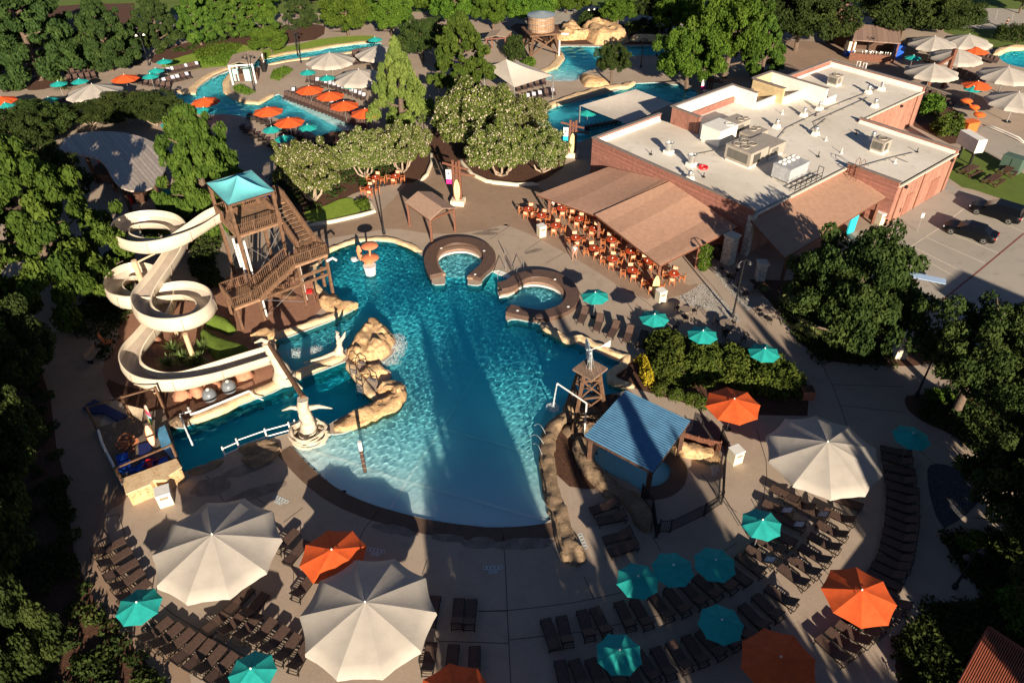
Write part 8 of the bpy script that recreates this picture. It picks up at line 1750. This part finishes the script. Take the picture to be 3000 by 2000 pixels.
# dark trees added to darken the left side and the lower right
for i, (b, ty, w, l) in enumerate((((20, 1180), 880, 300, 'dark tree added in the shade above the left-edge oak'), ((-60, 1800), 1350, 420, 'dark oak added at the lower left edge below the first'), ((60, 2060), 1680, 300, 'darkest oak in the lower left corner'), ((2960, 1560), 1290, 330, 'dark oak added at the right edge beyond the dark stones'), ((3060, 1800), 1480, 330, 'dark oak added beside the red slatted pergola'), ((130, 620), 420, 260, 'dark tree added behind the huge cypress'), ((60, 460), 330, 200, 'dark tree added at the left edge above the grey roof'), ((2760, 90), -10, 190, 'dark tree top left of the far parking'), ((240, 330), 215, 130, 'x'), ((1040, 60), -30, 150, 'green treetop behind the river lawn'), ((1660, 40), -40, 130, 'green tree at the top right of the barrel tower'), ((640, 60), -60, 160, 'green tree at the very top left of centre'), ((880, 20), -80, 170, 'treetop at the very top, centre left'), ((1260, 40), -70, 170, 'treetop at the very top, centre'), ((2180, 110), -60, 180, 'treetop at the very top right of centre'), ((1980, 110), -50, 150, 'treetop behind the wide leafy tree'))):
    if l == 'x': continue
    hh = min(hgt(b, ty), 13) if ty < 0 else None
    tree('oak' if 'dark' in l else 'lush', l, b, ty, w, 'oak_tree' if 'oak' in l else 'tree', h=hh, low=.08, var=i % 3)
def cover(label, poly, n, m, size=.12, h=.35, name='ground_cover', seed=0):
    poly = [Vector(p) for p in poly]; rg_ = np.random.default_rng(seed); xs = [p.x for p in poly]; ys = [p.y for p in poly]; K = max(60, n//60)
    X = rg_.uniform(min(xs), max(xs), K*3); Y = rg_.uniform(min(ys), max(ys), K*3); i_ = inpoly(X, Y, poly); X, Y = X[i_], Y[i_]
    C = np.stack([X, Y, np.full(X.shape, h*.3)], -1); o = leaves_obj(name, C, rg_.uniform(.25, .8, len(X)), n, size, m, seed, None, .6, .4, .5); tag(o, label, 'plants', kind='stuff')
cover('loose low plants in the oak bed', G(T('b3', (150, 1220), (300, 1400), (400, 1567)) + T('c3', (580, 270), (1200, 325), (1300, 150), (900, -100))), 9000, LM['oak'], seed=1)
cover('low dark plants in the left woodland bed', G(T('c0', (-300, -300), (200, -200), (280, 60), (420, 600), (570, 1350)) + T('d0', (640, 520), (850, 950), (1400, 1567), (1400, 1800), (-400, 1800))), 26000, LM['oak'], .14, .5, seed=2)
cover('low dark plants in the corner bed at right', G(T('c3', (1560, 560), (2323, 600), (2500, 1100), (2150, 1230), (1700, 880), (1420, 740))), 9000, LM['oak'], seed=3)
cover('low dark plants in the lower right bed', G(T('d3', (1650, 330), (2600, 300), (2600, 1700), (1350, 1700), (1250, 1300), (1500, 930), (2050, 890), (1780, 560))), 16000, LM['oak'], .14, .5, seed=4)
cover('undergrowth on the earth bed around the slide', G(T('b0', (900, 900), (1100, 1000), (1200, 1200), (1020, 1400)) + T('c0', (880, 300), (760, 90), (560, 20), (700, -200))), 9000, LM['oak'], .12, .5, seed=5)
cover('undergrowth below the far left conifers', G(T('a0', (-300, 300), (1100, 250), (1250, 540), (700, 570), (120, 660), (-300, 700))), 9000, LM['oak'], .2, .6, seed=6)
cover('undergrowth on the mulch bank behind the river', G(T('a0', (1300, 460), (1900, 290)) + T('a1', (0, 230), (740, 180), (720, 230), (0, 300)) + [T('a0', (1700, 430))]), 5000, LM['oak'], .2, .5, seed=7)
cover('green plants edging the bright lawn by the river', G(T('a0', (1650, 450), (2030, 380), (1960, 560), (1750, 560))), 5000, LM['lush'], .16, .4, seed=8)
cover('undergrowth beneath the flowering trees', G(T('b1', (240, 200), (700, -100), (1400, 0), (1250, 220), (900, 300), (650, 480), (450, 450))), 9000, LM['oak'], .14, .5, seed=9)
# wet stains left by the water on the deck
wetM = layered('wet_concrete', (.20, .155, .125), [(1.5, .42, .62, (.30, .24, .19), .9, 'n'), (6, .5, .7, (.16, .12, .1), .5, 'n')], .45, .05, 8)
rg = random.Random(21)
def stain(c, rx, ry, ang, i):
    g = at(*c); P = []
    for k in range(28):
        a = k*6.2832/28; q = 1+.28*noise.noise(Vector((math.cos(a)*2+i*3, math.sin(a)*2, i)))+.15*noise.noise(Vector((math.cos(a)*6, math.sin(a)*6, i))); x, y = rx*q*math.cos(a), ry*q*math.sin(a)
        P.append(Vector((g.x+x*math.cos(ang)-y*math.sin(ang), g.y+x*math.sin(ang)+y*math.cos(ang), 0)))
    sheet('wet_stain', P, .0052+.0001*i, wetM)
for i, (c, rx, ry, a) in enumerate(((T('d1', (1330, 265)), 1.6, .35, -.25), (T('d1', (1780, 335)), 1.1, .3, -.1), (T('d1', (2050, 385)), 1.2, .35, 0), (T('d2', (380, 385)), 2.0, .45, .05), (T('d2', (30, 370)), .9, .4, 0), (T('c1', (150, 1400)), 2.0, .5, .4), (T('c1', (60, 1200)), 1.8, .5, .4), (T('c0', (1800, 1350)), 1.3, .8, .2), (T('b2', (60, 650)), 1.3, .35, 0), (T('b2', (470, 800)), 1.0, .3, .4), (T('b1', (1900, 700)), .9, .25, 0), (T('b1', (2150, 620)), .9, .25, .2))):
    stain(c, rx, ry, a, i)
